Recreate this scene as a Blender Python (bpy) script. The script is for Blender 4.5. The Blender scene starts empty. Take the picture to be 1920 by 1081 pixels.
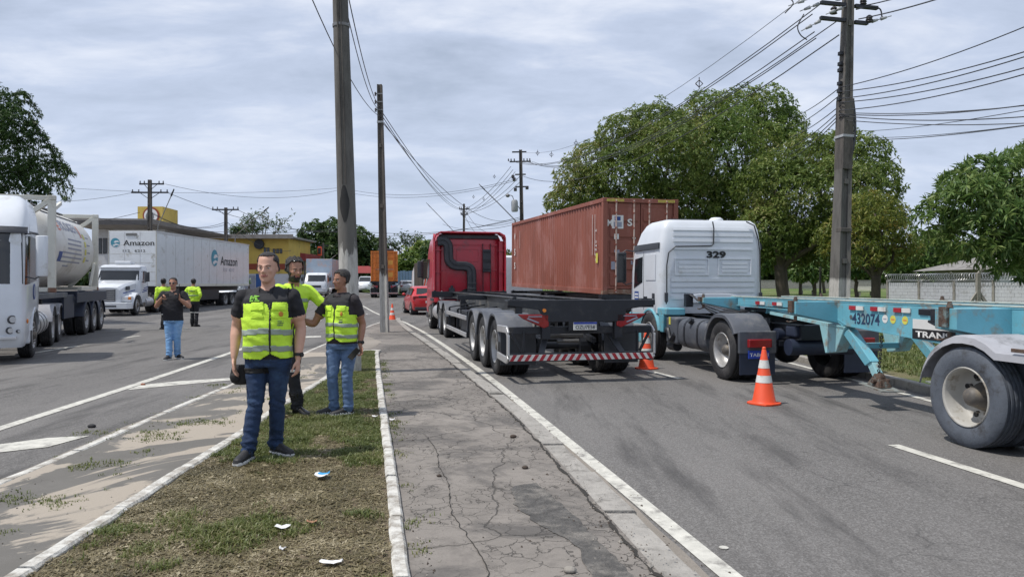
import bpy, bmesh, math, random
import numpy as np
from mathutils import Vector, Matrix, Quaternion, noise as mnoise
from mathutils.kdtree import KDTree
R = math.radians
random.seed(7); rng = np.random.default_rng(7)
sc = bpy.context.scene
COL = sc.collection
# ------------------------------------------------------------------ camera, sky, sun, exposure
F, HOR, CX, CAMZ = 1400.0, 531.0, 960.0, 1.63
cd = bpy.data.cameras.new('camera'); cam = bpy.data.objects.new('camera', cd); COL.objects.link(cam)
cam.location = (0, 0, CAMZ); cam.rotation_euler = (R(90), 0, 0)
cd.sensor_width = 36; cd.lens = 36 * F / 1920; cd.shift_y = -(540.5 - HOR) / 1920
cd.clip_start = 0.1; cd.clip_end = 3000
sc.camera = cam
SUN_EL, SUN_AZ = R(64), R(-108)      # azimuth measured from +Y towards +X: the sun stands to the left
world = bpy.data.worlds.new('World'); sc.world = world; world.use_nodes = True
wn, wl = world.node_tree.nodes, world.node_tree.links
wn.clear()
w_out = wn.new('ShaderNodeOutputWorld'); w_bg = wn.new('ShaderNodeBackground')
w_sky = wn.new('ShaderNodeTexSky'); w_sky.sky_type = 'NISHITA'; w_sky.sun_disc = False
w_sky.sun_elevation = SUN_EL; w_sky.sun_rotation = SUN_AZ; w_sky.air_density = 1.0; w_sky.dust_density = 2.0
w_bg.inputs['Strength'].default_value = 0.1
tc = wn.new('ShaderNodeTexCoord'); sep = wn.new('ShaderNodeSeparateXYZ')
wl.new(tc.outputs['Generated'], sep.inputs[0])
def wmath(op, a, b=None):
    n = wn.new('ShaderNodeMath'); n.operation = op
    for i, v in enumerate((a, b)):
        if v is None: continue
        if isinstance(v, (int, float)): n.inputs[i].default_value = v
        else: wl.new(v, n.inputs[i])
    return n.outputs[0]
zc = wmath('ADD', wmath('MAXIMUM', sep.outputs[2], 0.0), 0.16)
cmb = wn.new('ShaderNodeCombineXYZ')
wl.new(wmath('DIVIDE', sep.outputs[0], zc), cmb.inputs[0]); wl.new(wmath('DIVIDE', sep.outputs[1], zc), cmb.inputs[1])
mp = wn.new('ShaderNodeMapping'); mp.inputs['Scale'].default_value = (0.75, 1.15, 1); mp.inputs['Location'].default_value = (3.1, 1.7, 0)
wl.new(cmb.outputs[0], mp.inputs['Vector'])
n1 = wn.new('ShaderNodeTexNoise'); n1.inputs['Scale'].default_value = 1.5; n1.inputs['Detail'].default_value = 7; n1.inputs['Roughness'].default_value = 0.55; n1.inputs['Distortion'].default_value = 0.35
wl.new(mp.outputs[0], n1.inputs['Vector'])
cr = wn.new('ShaderNodeValToRGB')
cr.color_ramp.elements[0].position = 0.37; cr.color_ramp.elements[0].color = (4.0, 4.65, 5.9, 1)
cr.color_ramp.elements[1].position = 0.66; cr.color_ramp.elements[1].color = (8.1, 8.45, 9.3, 1)
e = cr.color_ramp.elements.new(0.5); e.color = (5.25, 5.95, 7.45, 1)
n2 = wn.new('ShaderNodeTexNoise'); n2.inputs['Scale'].default_value = 4.2; n2.inputs['Detail'].default_value = 8; n2.inputs['Roughness'].default_value = 0.62; n2.inputs['Distortion'].default_value = 0.5
wl.new(mp.outputs[0], n2.inputs['Vector'])
wl.new(wmath('ADD', wmath('MULTIPLY', n1.outputs['Fac'], 0.74), wmath('MULTIPLY', n2.outputs['Fac'], 0.26)), cr.inputs[0])
hz = wn.new('ShaderNodeMapRange'); hz.inputs['From Min'].default_value = 0.0; hz.inputs['From Max'].default_value = 0.28
hz.inputs['To Min'].default_value = 0.75; hz.inputs['To Max'].default_value = 0.0
wl.new(sep.outputs[2], hz.inputs['Value'])
mh = wn.new('ShaderNodeMix'); mh.data_type = 'RGBA'; mh.inputs['B'].default_value = (5.7, 6.5, 8.2, 1)
wl.new(hz.outputs[0], mh.inputs['Factor']); wl.new(cr.outputs[0], mh.inputs['A'])
mx = wn.new('ShaderNodeMix'); mx.data_type = 'RGBA'; mx.inputs['Factor'].default_value = 0.88
wl.new(w_sky.outputs[0], mx.inputs['A']); wl.new(mh.outputs['Result'], mx.inputs['B'])
wl.new(mx.outputs['Result'], w_bg.inputs['Color']); wl.new(w_bg.outputs[0], w_out.inputs[0])
ld = bpy.data.lights.new('sun', 'SUN'); ld.energy = 3.3; ld.angle = R(1.2); ld.color = (1.0, 0.95, 0.88)
sun = bpy.data.objects.new('sun', ld); COL.objects.link(sun)
sdir = Vector((math.sin(SUN_AZ) * math.cos(SUN_EL), math.cos(SUN_AZ) * math.cos(SUN_EL), math.sin(SUN_EL)))
sun.rotation_euler = sdir.to_track_quat('Z', 'Y').to_euler(); sun.location = (0, 0, 60)
sc.view_settings.view_transform = 'Standard'; sc.view_settings.look = 'None'
sc.view_settings.exposure = 0.22; sc.view_settings.gamma = 1.0; sc.view_settings.use_curve_mapping = False
sc.cycles.max_bounces = 6; sc.cycles.transparent_max_bounces = 6

# ------------------------------------------------------------------ placing helpers
def gz(Y):                                   # the road climbs a little beyond 42 m
    return max(0.0, min(Y, 130) - 42) * 0.012
def gp(px, py, z=0.0):                       # where the sight line through a photo point meets height z
    Y = F * (CAMZ - z) / (py - HOR)
    return Vector(((px - CX) * Y / F, Y, z))
def at(px, py, Y):
    return Vector(((px - CX) * Y / F, Y, CAMZ + (HOR - py) * Y / F))

# ------------------------------------------------------------------ materials
MATS = {}
def nodes(m):
    m.use_nodes = True
    nt = m.node_tree; return nt, nt.nodes, nt.links, nt.nodes['Principled BSDF']
def srgb(*c):
    return tuple((x/255/12.92 if x/255 <= .04045 else ((x/255+.055)/1.055)**2.4) for x in c)
def mat(name, c, rough=.6, metal=0, var=.12, scale=3, bump=0, bscale=40, dirt=None, damt=.0, dscale=1.5, coat=0, stretch=(1,1,1), alpha=None, sheen=0, spec=None):
    """base colour with large soft variation, an optional second 'dirt' colour in noisy patches, and fine bump"""
    if name in MATS: return MATS[name]
    m = bpy.data.materials.new(name); nt, N, L, P = nodes(m)
    t = N.new('ShaderNodeTexCoord'); mpn = N.new('ShaderNodeMapping'); mpn.inputs['Scale'].default_value = stretch
    L.new(t.outputs['Object'], mpn.inputs[0])
    nz = N.new('ShaderNodeTexNoise'); nz.inputs['Scale'].default_value = scale; nz.inputs['Detail'].default_value = 6; nz.inputs['Roughness'].default_value = .6
    L.new(mpn.outputs[0], nz.inputs['Vector'])
    ramp = N.new('ShaderNodeValToRGB'); el = ramp.color_ramp.elements
    el[0].position = .3; el[1].position = .7
    el[0].color = tuple(x*(1-var) for x in c) + (1,); el[1].color = tuple(min(1, x*(1+var)) for x in c) + (1,)
    L.new(nz.outputs['Fac'], ramp.inputs[0]); col = ramp.outputs[0]
    if dirt:
        n2 = N.new('ShaderNodeTexNoise'); n2.inputs['Scale'].default_value = dscale; n2.inputs['Detail'].default_value = 9; n2.inputs['Roughness'].default_value = .7
        L.new(mpn.outputs[0], n2.inputs['Vector'])
        r2 = N.new('ShaderNodeMapRange'); r2.inputs['From Min'].default_value = .62 - damt*.3; r2.inputs['From Max'].default_value = .72 - damt*.15
        L.new(n2.outputs['Fac'], r2.inputs['Value'])
        mm = N.new('ShaderNodeMix'); mm.data_type = 'RGBA'; mm.inputs['B'].default_value = tuple(dirt) + (1,)
        L.new(r2.outputs[0], mm.inputs['Factor']); L.new(col, mm.inputs['A']); col = mm.outputs['Result']
    L.new(col, P.inputs['Base Color'])
    rr = N.new('ShaderNodeMapRange'); rr.inputs['To Min'].default_value = max(.05, rough-.08); rr.inputs['To Max'].default_value = min(1, rough+.1)
    L.new(nz.outputs['Fac'], rr.inputs['Value']); L.new(rr.outputs[0], P.inputs['Roughness'])
    P.inputs['Metallic'].default_value = metal
    if coat: P.inputs['Coat Weight'].default_value = coat; P.inputs['Coat Roughness'].default_value = .08
    if spec is not None: P.inputs['Specular IOR Level'].default_value = spec
    if bump:
        n3 = N.new('ShaderNodeTexNoise'); n3.inputs['Scale'].default_value = bscale; n3.inputs['Detail'].default_value = 4
        L.new(mpn.outputs[0], n3.inputs['Vector'])
        b = N.new('ShaderNodeBump'); b.inputs['Strength'].default_value = bump; b.inputs['Distance'].default_value = .02
        L.new(n3.outputs['Fac'], b.inputs['Height']); L.new(b.outputs[0], P.inputs['Normal'])
    MATS[name] = m; return m

M = {}
M['white_paint'] = mat('white_paint', (.66,.69,.72), .32, var=.05, dirt=(.40,.39,.36), damt=.15, dscale=2.2, coat=.4)
M['white_cab'] = mat('white_cab', (.64,.67,.71), .33, var=.04, dirt=(.48,.48,.46), damt=.1, dscale=1.2, coat=.5)
M['cream_paint'] = mat('cream_paint', (.62,.61,.54), .45, var=.06, dirt=(.40,.36,.28), damt=.2, dscale=1.2)
M['tank_white'] = mat('tank_white', (.67,.66,.62), .38, var=.06, dirt=(.42,.39,.33), damt=.25, dscale=.8)
M['red_paint'] = mat('red_paint', (.45,.016,.036), .33, var=.1, dirt=(.20,.03,.04), damt=.1, coat=.4)
M['car_red'] = mat('car_red', (.50,.015,.02), .28, var=.05, coat=.6)
M['cyan_paint'] = mat('cyan_paint', (.135,.385,.475), .5, var=.14, scale=2, dirt=(.24,.20,.15), damt=.32, dscale=3.5, bump=.08)
M['flange_cream'] = mat('flange_cream', (.40,.46,.42), .6, var=.15, dirt=(.2,.15,.10), damt=.4, dscale=5)
M['cyan_pale'] = mat('cyan_pale', (.27,.50,.54), .55, var=.12, scale=2, dirt=(.26,.22,.17), damt=.42, dscale=5)
M['chassis_black'] = mat('chassis_black', (.012,.014,.020), .45, var=.3, dirt=(.038,.037,.036), damt=.25, dscale=3)
M['chassis_navy'] = mat('chassis_navy', (.018,.026,.05), .5, var=.25, dirt=(.05,.05,.055), damt=.25, dscale=3)
M['beam_dark'] = mat('beam_dark', (.05,.055,.06), .42, var=.3, dirt=(.16,.15,.13), damt=.4, dscale=3)
M['plastic_black'] = mat('plastic_black', (.035,.038,.046), .5, var=.2, dirt=(.09,.09,.09), damt=.2)
M['fender_grey'] = mat('fender_grey', (.075,.083,.10), .55, var=.2, dirt=(.15,.15,.15), damt=.35, dscale=2)
M['fender_light'] = mat('fender_light', (.33,.335,.36), .55, var=.15, dirt=(.12,.12,.12), damt=.3, dscale=2)
M['rubber'] = mat('rubber', (.022,.022,.024), .75, var=.3, dirt=(.075,.072,.07), damt=.35, dscale=4, bump=.2, bscale=60)
M['rubber_dusty'] = mat('rubber_dusty', (.095,.11,.135), .85, var=.35, scale=5, dirt=(.045,.047,.052), damt=.45, dscale=5, bump=.2, bscale=60)
M['rim_steel'] = mat('rim_steel', (.42,.42,.42), .45, .4, var=.2, dirt=(.15,.12,.09), damt=.3, dscale=6)
M['rim_cream'] = mat('rim_cream', (.40,.39,.36), .55, 0, var=.15, dirt=(.18,.15,.11), damt=.35, dscale=6)
M['hub_grey'] = mat('hub_grey', (.13,.12,.11), .6, .3, var=.3, dirt=(.2,.17,.13), damt=.4, dscale=9)
M['glass'] = mat('glass', (.012,.015,.018), .08, var=.1, spec=.7)
M['alu'] = mat('alu', (.55,.55,.56), .35, .6, var=.1, dirt=(.3,.29,.27), damt=.2)
M['rust'] = mat('rust', (.085,.055,.04), .85, var=.5, scale=12, dirt=(.16,.22,.22), damt=.35, dscale=9, bump=.6, bscale=50)
M['red_lens'] = mat('red_lens', (.25,.010,.014), .2, var=.1, coat=.5)
M['lamp_lens'] = mat('lamp_lens', (.65,.66,.68), .12, .3, var=.1)
M['amber_lens'] = mat('amber_lens', (.7,.22,.03), .2, var=.1)
M['orange_plastic'] = mat('orange_plastic', (.72,.075,.02), .5, var=.12, dirt=(.4,.09,.05), damt=.2, dscale=6)
M['reflective_white'] = mat('reflective_white', (.66,.66,.63), .45, var=.1, dirt=(.42,.4,.36), damt=.3, dscale=8)
M['reflective_red'] = mat('reflective_red', (.35,.02,.03), .4, var=.15)
M['letter_black'] = mat('letter_black', (.012,.012,.014), .6, var=.1)
M['letter_white'] = mat('letter_white', (.68,.68,.66), .6, var=.1)
M['letter_blue'] = mat('letter_blue', (.02,.06,.25), .5)
M['letter_navy'] = mat('letter_navy', (.02,.04,.09), .5)
M['logo_teal'] = mat('logo_teal', (.05,.26,.36), .5)
M['sticker_orange'] = mat('sticker_orange', (.65,.17,.08), .5)
M['sticker_yellow'] = mat('sticker_yellow', (.62,.58,.10), .5)
M['print_grey'] = mat('print_grey', (.27,.29,.36), .6)
M['plate_blue'] = mat('plate_blue', (.02,.05,.32), .4)
M['road_white'] = mat('road_white', (.50,.49,.44), .8, var=.2, scale=9, dirt=(.17,.16,.15), damt=.35, dscale=5)
M['steel_grey'] = mat('steel_grey', (.2,.2,.2), .5, .6, var=.2, dirt=(.12,.09,.06), damt=.3)
M['yellow_wall'] = mat('yellow_wall', (.52,.38,.09), .85, var=.1, scale=1, dirt=(.27,.20,.08), damt=.2, dscale=.6)
M['redbrown_wall'] = mat('redbrown_wall', (.24,.055,.03), .85)
M['white_wall'] = mat('white_wall', (.50,.52,.55), .85, var=.08, dirt=(.33,.32,.30), damt=.3)
M['block_wall'] = mat('block_wall', (.53,.55,.60), .85, var=.09, scale=2, dirt=(.26,.25,.24), damt=.22, dscale=1.2, bump=.15, bscale=25)
M['blue_wall'] = mat('blue_wall', (.03,.10,.30), .8)
M['grey_roof'] = mat('grey_roof', (.22,.21,.20), .85, var=.25, dirt=(.12,.11,.10), damt=.3)
M['dark_roof'] = mat('dark_roof', (.07,.07,.075), .8, var=.2)
M['red_roof'] = mat('red_roof', (.22,.03,.03), .8, var=.2)
M['brick_red'] = mat('brick_red', (.25,.10,.06), .9, var=.25, scale=20)
M['kerb_conc'] = mat('kerb_conc', (.30,.285,.26), .9, var=.2, scale=5, dirt=(.16,.15,.135), damt=.3, dscale=6, bump=.5, bscale=45)
M['kerb_white'] = mat('kerb_white', (.56,.55,.51), .85, var=.14, scale=6, dirt=(.24,.215,.18), damt=.62, dscale=7, bump=.5, bscale=45)
M['wire'] = mat('wire', (.035,.038,.045), .6)
M['insulator'] = mat('insulator', (.05,.045,.05), .4)
M['porcelain'] = mat('porcelain', (.35,.36,.37), .35)
M['bark'] = mat('bark', (.085,.07,.055), .9, var=.35, scale=5, bump=.8, bscale=18, stretch=(1,1,.3))
M['bark_pale'] = mat('bark_pale', (.19,.17,.14), .9, var=.35, scale=5, bump=.8, bscale=18, stretch=(1,1,.3))
M['orange_cont'] = mat('orange_cont', (.60,.17,.025), .55, var=.15, dirt=(.28,.10,.04), damt=.25)
M['fence_blue'] = mat('fence_blue', (.12,.19,.30), .7)
M['paper_white'] = mat('paper_white', (.66,.66,.66), .8, var=.08)
M['paper_blue'] = mat('paper_blue', (.04,.30,.58), .6)
M['cardboard'] = mat('cardboard', (.32,.17,.10), .85)
M['stone'] = mat('stone', (.27,.25,.22), .9, var=.25, bump=.5)
M['timber_dark'] = mat('timber_dark', (.06,.045,.035), .9)
M['canopy_black'] = mat('canopy_black', (.03,.03,.035), .6)
# people
M['skin_pale'] = mat('skin_pale', (.54,.31,.225), .5, var=.08, scale=9)
M['skin_brown'] = mat('skin_brown', (.33,.16,.10), .5, var=.08, scale=9)
M['skin_tan'] = mat('skin_tan', (.40,.205,.135), .5, var=.08, scale=9)
M['lips'] = mat('lips', (.33,.12,.10), .5)
M['hair_dark'] = mat('hair_dark', (.014,.011,.010), .5, var=.5, scale=60, bump=.8, bscale=120)
M['hair_grey'] = mat('hair_grey', (.085,.08,.075), .6, var=.6, scale=60, bump=.8, bscale=120)
M['eye_white'] = mat('eye_white', (.55,.52,.5), .3)
M['eye_dark'] = mat('eye_dark', (.015,.01,.01), .2)
M['shirt_black'] = mat('shirt_black', (.013,.013,.017), .85, var=.3, bump=.2, bscale=200)
M['shirt_plum'] = mat('shirt_plum', (.03,.024,.028), .85, var=.25, bump=.2, bscale=200)
M['trouser_black'] = mat('trouser_black', (.013,.014,.018), .8, var=.3)
M['denim_dark'] = mat('denim_dark', (.014,.034,.085), .85, var=.28, scale=7, dirt=(.035,.075,.15), damt=.35, dscale=4, bump=.3, bscale=250)
M['denim_mid'] = mat('denim_mid', (.09,.15,.27), .85, var=.2, scale=7, dirt=(.16,.24,.38), damt=.35, dscale=4, bump=.3, bscale=250)
M['denim_light'] = mat('denim_light', (.17,.33,.56), .85, var=.2, scale=7, dirt=(.32,.47,.66), damt=.35, dscale=4)
M['hivis'] = mat('hivis', (.55,.84,.05), .7, var=.13, scale=6, bump=.25, bscale=90)
M['tape_grey'] = mat('tape_grey', (.27,.32,.27), .45, var=.12, scale=10)
M['shoe_black'] = mat('shoe_black', (.015,.015,.017), .6, var=.3)
M['boot_black'] = mat('boot_black', (.012,.012,.012), .25, var=.2)
M['sole_white'] = mat('sole_white', (.6,.6,.58), .6)
M['cordura'] = mat('cordura', (.012,.012,.013), .8, var=.4, bump=.6, bscale=30)
M['print_green'] = mat('print_green', (.25,.60,.06), .7)

def leafmat(name, c1, c2, c3=None, tr=.35, nscale=.35):
    m = bpy.data.materials.new(name); nt, N, L, P = nodes(m)
    t = N.new('ShaderNodeTexCoord'); g = N.new('ShaderNodeNewGeometry')
    nz = N.new('ShaderNodeTexNoise'); nz.inputs['Scale'].default_value = nscale; nz.inputs['Detail'].default_value = 4
    L.new(t.outputs['Object'], nz.inputs['Vector'])
    ad = N.new('ShaderNodeMath'); ad.operation = 'MULTIPLY_ADD'; ad.inputs[1].default_value = .38; 
    L.new(g.outputs['Random Per Island'], ad.inputs[0])
    sb = N.new('ShaderNodeMath'); sb.operation = 'SUBTRACT'; sb.inputs[1].default_value = .19
    L.new(nz.outputs['Fac'], sb.inputs[0]); L.new(sb.outputs[0], ad.inputs[2])
    ramp = N.new('ShaderNodeValToRGB'); el = ramp.color_ramp.elements
    el[0].position = .3; el[0].color = c1 + (1,); el[1].position = .62; el[1].color = c2 + (1,)
    if c3:
        q = el.new(.76); q.color = c3 + (1,)
    L.new(ad.outputs[0], ramp.inputs[0]); L.new(ramp.outputs[0], P.inputs['Base Color'])
    P.inputs['Roughness'].default_value = .45; P.inputs['Specular IOR Level'].default_value = .35
    tl = N.new('ShaderNodeBsdfTranslucent'); L.new(ramp.outputs[0], tl.inputs['Color'])
    ms = N.new('ShaderNodeMixShader'); ms.inputs[0].default_value = tr
    out = N['Material Output']; L.new(P.outputs[0], ms.inputs[1]); L.new(tl.outputs[0], ms.inputs[2]); L.new(ms.outputs[0], out.inputs[0])
    MATS[name] = m; return m
M['leaf_mango'] = leafmat('leaf_mango', (.09,.145,.035), (.20,.26,.06), (.34,.31,.13))
M['leaf_mango_b'] = leafmat('leaf_mango_b', (.085,.15,.035), (.20,.275,.06), (.32,.31,.11))
M['leaf_olive'] = leafmat('leaf_olive', (.095,.14,.03), (.22,.25,.05), (.34,.26,.07), nscale=.8)
M['leaf_right'] = leafmat('leaf_right', (.07,.14,.04), (.17,.25,.07), (.26,.31,.11))
M['leaf_dark'] = leafmat('leaf_dark', (.025,.06,.018), (.06,.115,.03), (.09,.15,.04))
M['leaf_far'] = leafmat('leaf_far', (.035,.075,.025), (.085,.135,.04), None)
M['grass_green'] = leafmat('grass_green', (.095,.125,.035), (.165,.19,.055), (.27,.25,.13), tr=.3, nscale=1.5)
M['grass_dry'] = leafmat('grass_dry', (.10,.085,.04), (.24,.20,.11), (.38,.33,.22), tr=.15, nscale=3)

# ------------------------------------------------------------------ mesh builder
class MB:
    def __init__(s): s.v = []; s.f = []; s.mi = []; s.sm = []; s.m = Matrix.Identity(4); s.cur = 0; s.smooth = False
    def add(s, vs, fs):
        o = len(s.v); s.v += [tuple(s.m @ Vector(p)) for p in vs]
        for f in fs: s.f.append(tuple(i+o for i in f)); s.mi.append(s.cur); s.sm.append(s.smooth)
        return s
    def box(s, x0, x1, y0, y1, z0, z1):
        vs = [(x,y,z) for z in (z0,z1) for y in (y0,y1) for x in (x0,x1)]
        return s.add(vs, [(0,2,3,1),(4,5,7,6),(0,1,5,4),(2,6,7,3),(0,4,6,2),(1,3,7,5)])
    def hexa(s, b, t):           # 4 bottom, 4 top corners
        return s.add(list(b)+list(t), [(3,2,1,0),(4,5,6,7),(0,1,5,4),(1,2,6,5),(2,3,7,6),(3,0,4,7)])
    def prism(s, poly, a, b, axis='x'):   # 2D polygon extruded along an axis
        n = len(poly)
        def P(u, v, w):
            return {'x': (w,u,v), 'y': (u,w,v), 'z': (u,v,w)}[axis]
        vs = [P(u,v,a) for u,v in poly] + [P(u,v,b) for u,v in poly]
        fs = [tuple(range(n))[::-1], tuple(range(n,2*n))] + [(i,(i+1)%n,n+(i+1)%n,n+i) for i in range(n)]
        return s.add(vs, fs)
    def cyl(s, p, q, r, r2=None, n=12, caps=True):
        p, q = Vector(p), Vector(q); r2 = r if r2 is None else r2
        d = (q-p).normalized(); a = d.orthogonal().normalized(); b = d.cross(a)
        vs = []
        for c, rr in ((p,r),(q,r2)):
            vs += [c + rr*(math.cos(2*math.pi*i/n)*a + math.sin(2*math.pi*i/n)*b) for i in range(n)]
        fs = [(i,(i+1)%n,n+(i+1)%n,n+i) for i in range(n)]
        if caps: fs += [tuple(range(n))[::-1], tuple(range(n,2*n))]
        return s.add(vs, fs)
    def tube(s, pts, r, n=6, caps=True):
        pts = [Vector(p) for p in pts]; rs = r if isinstance(r, (list,tuple)) else [r]*len(pts)
        vs = []; prev = None
        for i, p in enumerate(pts):
            d = (pts[min(i+1,len(pts)-1)] - pts[max(i-1,0)]).normalized()
            if prev is None: a = d.orthogonal().normalized()
            else:
                a = prev - d*prev.dot(d)
                a = a.normalized() if a.length > 1e-6 else d.orthogonal().normalized()
            prev = a; b = d.cross(a)
            vs += [p + rs[i]*(math.cos(2*math.pi*k/n)*a + math.sin(2*math.pi*k/n)*b) for k in range(n)]
        fs = [(j*n+k, j*n+(k+1)%n, (j+1)*n+(k+1)%n, (j+1)*n+k) for j in range(len(pts)-1) for k in range(n)]
        if caps: fs += [tuple(range(n))[::-1], tuple(range((len(pts)-1)*n, len(pts)*n))]
        return s.add(vs, fs)
    def lathe(s, prof, c=(0,0,0), axis='x', n=32, closed=False):   # prof: (along axis, radius)
        vs = []; c = Vector(c)
        for (a, r) in prof:
            for k in range(n):
                u, v = r*math.cos(2*math.pi*k/n), r*math.sin(2*math.pi*k/n)
                vs.append(c + Vector({'x': (a,u,v), 'y': (u,a,v), 'z': (u,v,a)}[axis]))
        m = len(prof); rng_ = range(m if closed else m-1)
        fs = [(j*n+k, j*n+(k+1)%n, ((j+1)%m)*n+(k+1)%n, ((j+1)%m)*n+k) for j in rng_ for k in range(n)]
        return s.add(vs, fs)
    def ball(s, c, rx, ry=None, rz=None, n=12, m=8):
        ry = rx if ry is None else ry; rz = rx if rz is None else rz; c = Vector(c); vs = []
        for j in range(m+1):
            th = math.pi*j/m
            for k in range(n):
                ph = 2*math.pi*k/n
                vs.append(c + Vector((rx*math.sin(th)*math.cos(ph), ry*math.sin(th)*math.sin(ph), rz*math.cos(th))))
        return s.add(vs, [(j*n+k,(j+1)*n+k,(j+1)*n+(k+1)%n,j*n+(k+1)%n) for j in range(m) for k in range(n)])
    def loft(s, rings, caps=True):     # rings: lists of points of equal length
        n = len(rings[0]); vs = [p for r in rings for p in r]
        fs = [(j*n+k,j*n+(k+1)%n,(j+1)*n+(k+1)%n,(j+1)*n+k) for j in range(len(rings)-1) for k in range(n)]
        if caps: fs += [tuple(range(n))[::-1], tuple(range((len(rings)-1)*n, len(rings)*n))]
        return s.add(vs, fs)
    def mesh(s, name, mats):
        me = bpy.data.meshes.new(name); me.from_pydata(s.v, [], s.f); me.validate(clean_customdata=False)
        for m in (mats if isinstance(mats, (list,tuple)) else [mats]): me.materials.append(M[m] if isinstance(m, str) else m)
        if len(me.polygons) == len(s.mi):
            me.polygons.foreach_set('material_index', s.mi)
            me.polygons.foreach_set('use_smooth', s.sm)
        bm = bmesh.new(); bm.from_mesh(me); bmesh.ops.recalc_face_normals(bm, faces=bm.faces); bm.to_mesh(me); bm.free()
        me.update(); return me
    def obj(s, name, mats, parent=None, bevel=0, seg=2, kind=None, label=None, smooth_angle=None):
        me = s.mesh(name, mats)
        o = bpy.data.objects.new(name, me); COL.objects.link(o)
        if parent: o.parent = parent
        if bevel:
            b = o.modifiers.new('b', 'BEVEL'); b.width = bevel; b.segments = seg; b.limit_method = 'ANGLE'; b.angle_limit = R(35)
            b.harden_normals = False
        if smooth_angle is not None:
            me.shade_smooth()
            try: me.set_sharp_from_angle(angle=R(smooth_angle))
            except Exception: pass
        if kind: o['kind'] = kind
        if label: o['label'] = label
        return o
def tag(o, label, cat, group=None):
    o['label'] = label; o['category'] = cat
    if group: o['group'] = group
    return o
def empty(name, loc=(0,0,0), rz=0, label=None, cat=None, group=None, rx=0):
    o = bpy.data.objects.new(name, None); COL.objects.link(o); o.location = loc; o.rotation_euler = (rx,0,rz)
    o.empty_display_size = .2
    if label: tag(o, label, cat, group)
    return o
KIDS = {}
def copy_tree(o, parent=None):
    c = o.copy(); COL.objects.link(c)
    if parent: c.parent = parent
    for ch in list(o.children): copy_tree(ch, c)
    return c
def spl(pts, n=6):                      # Catmull-Rom through points
    P = [Vector(p) for p in pts]; P = [2*P[0]-P[1]] + P + [2*P[-1]-P[-2]]; out = []
    for i in range(1, len(P)-2):
        for k in range(n):
            t = k/n; a,b,c,d = P[i-1:i+3]
            out.append(.5*((2*b)+(c-a)*t+(2*a-5*b+4*c-d)*t*t+(3*b-a-3*c+d)*t**3))
    out.append(P[-2]); return out
def text_mesh(txt, mname, w, h, parent, origin, right, up, name='lettering', off=.003, bold=.0, depth=.001):
    """letters as thin raised print fitted to w x h; origin = centre, right/up = directions"""
    cu = bpy.data.curves.new('txt', 'FONT'); cu.body = txt; cu.align_x = 'LEFT'; cu.offset = bold; cu.resolution_u = 3
    cu.extrude = 0
    t = bpy.data.objects.new('txt', cu); COL.objects.link(t)
    dg = bpy.context.evaluated_depsgraph_get(); me = bpy.data.meshes.new_from_object(t.evaluated_get(dg))
    bpy.data.objects.remove(t); bpy.data.curves.remove(cu)
    co = np.zeros(len(me.vertices)*3); me.vertices.foreach_get('co', co); co = co.reshape(-1,3)
    mn, mxx = co.min(0), co.max(0); sx = w/(mxx[0]-mn[0]); sy = h/(mxx[1]-mn[1])
    r, u = Vector(right).normalized(), Vector(up).normalized(); n_ = r.cross(u)
    o3 = Vector(origin) + n_*off
    q = co - (mn+mxx)/2
    out = np.outer(q[:,0]*sx, np.array(r)) + np.outer(q[:,1]*sy, np.array(u)) + np.array(o3)
    me.vertices.foreach_set('co', out.ravel()); me.update(); me.name = name
    me.materials.clear(); me.materials.append(M[mname])
    o = bpy.data.objects.new(name, me); COL.objects.link(o); o.parent = parent; return o
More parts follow.
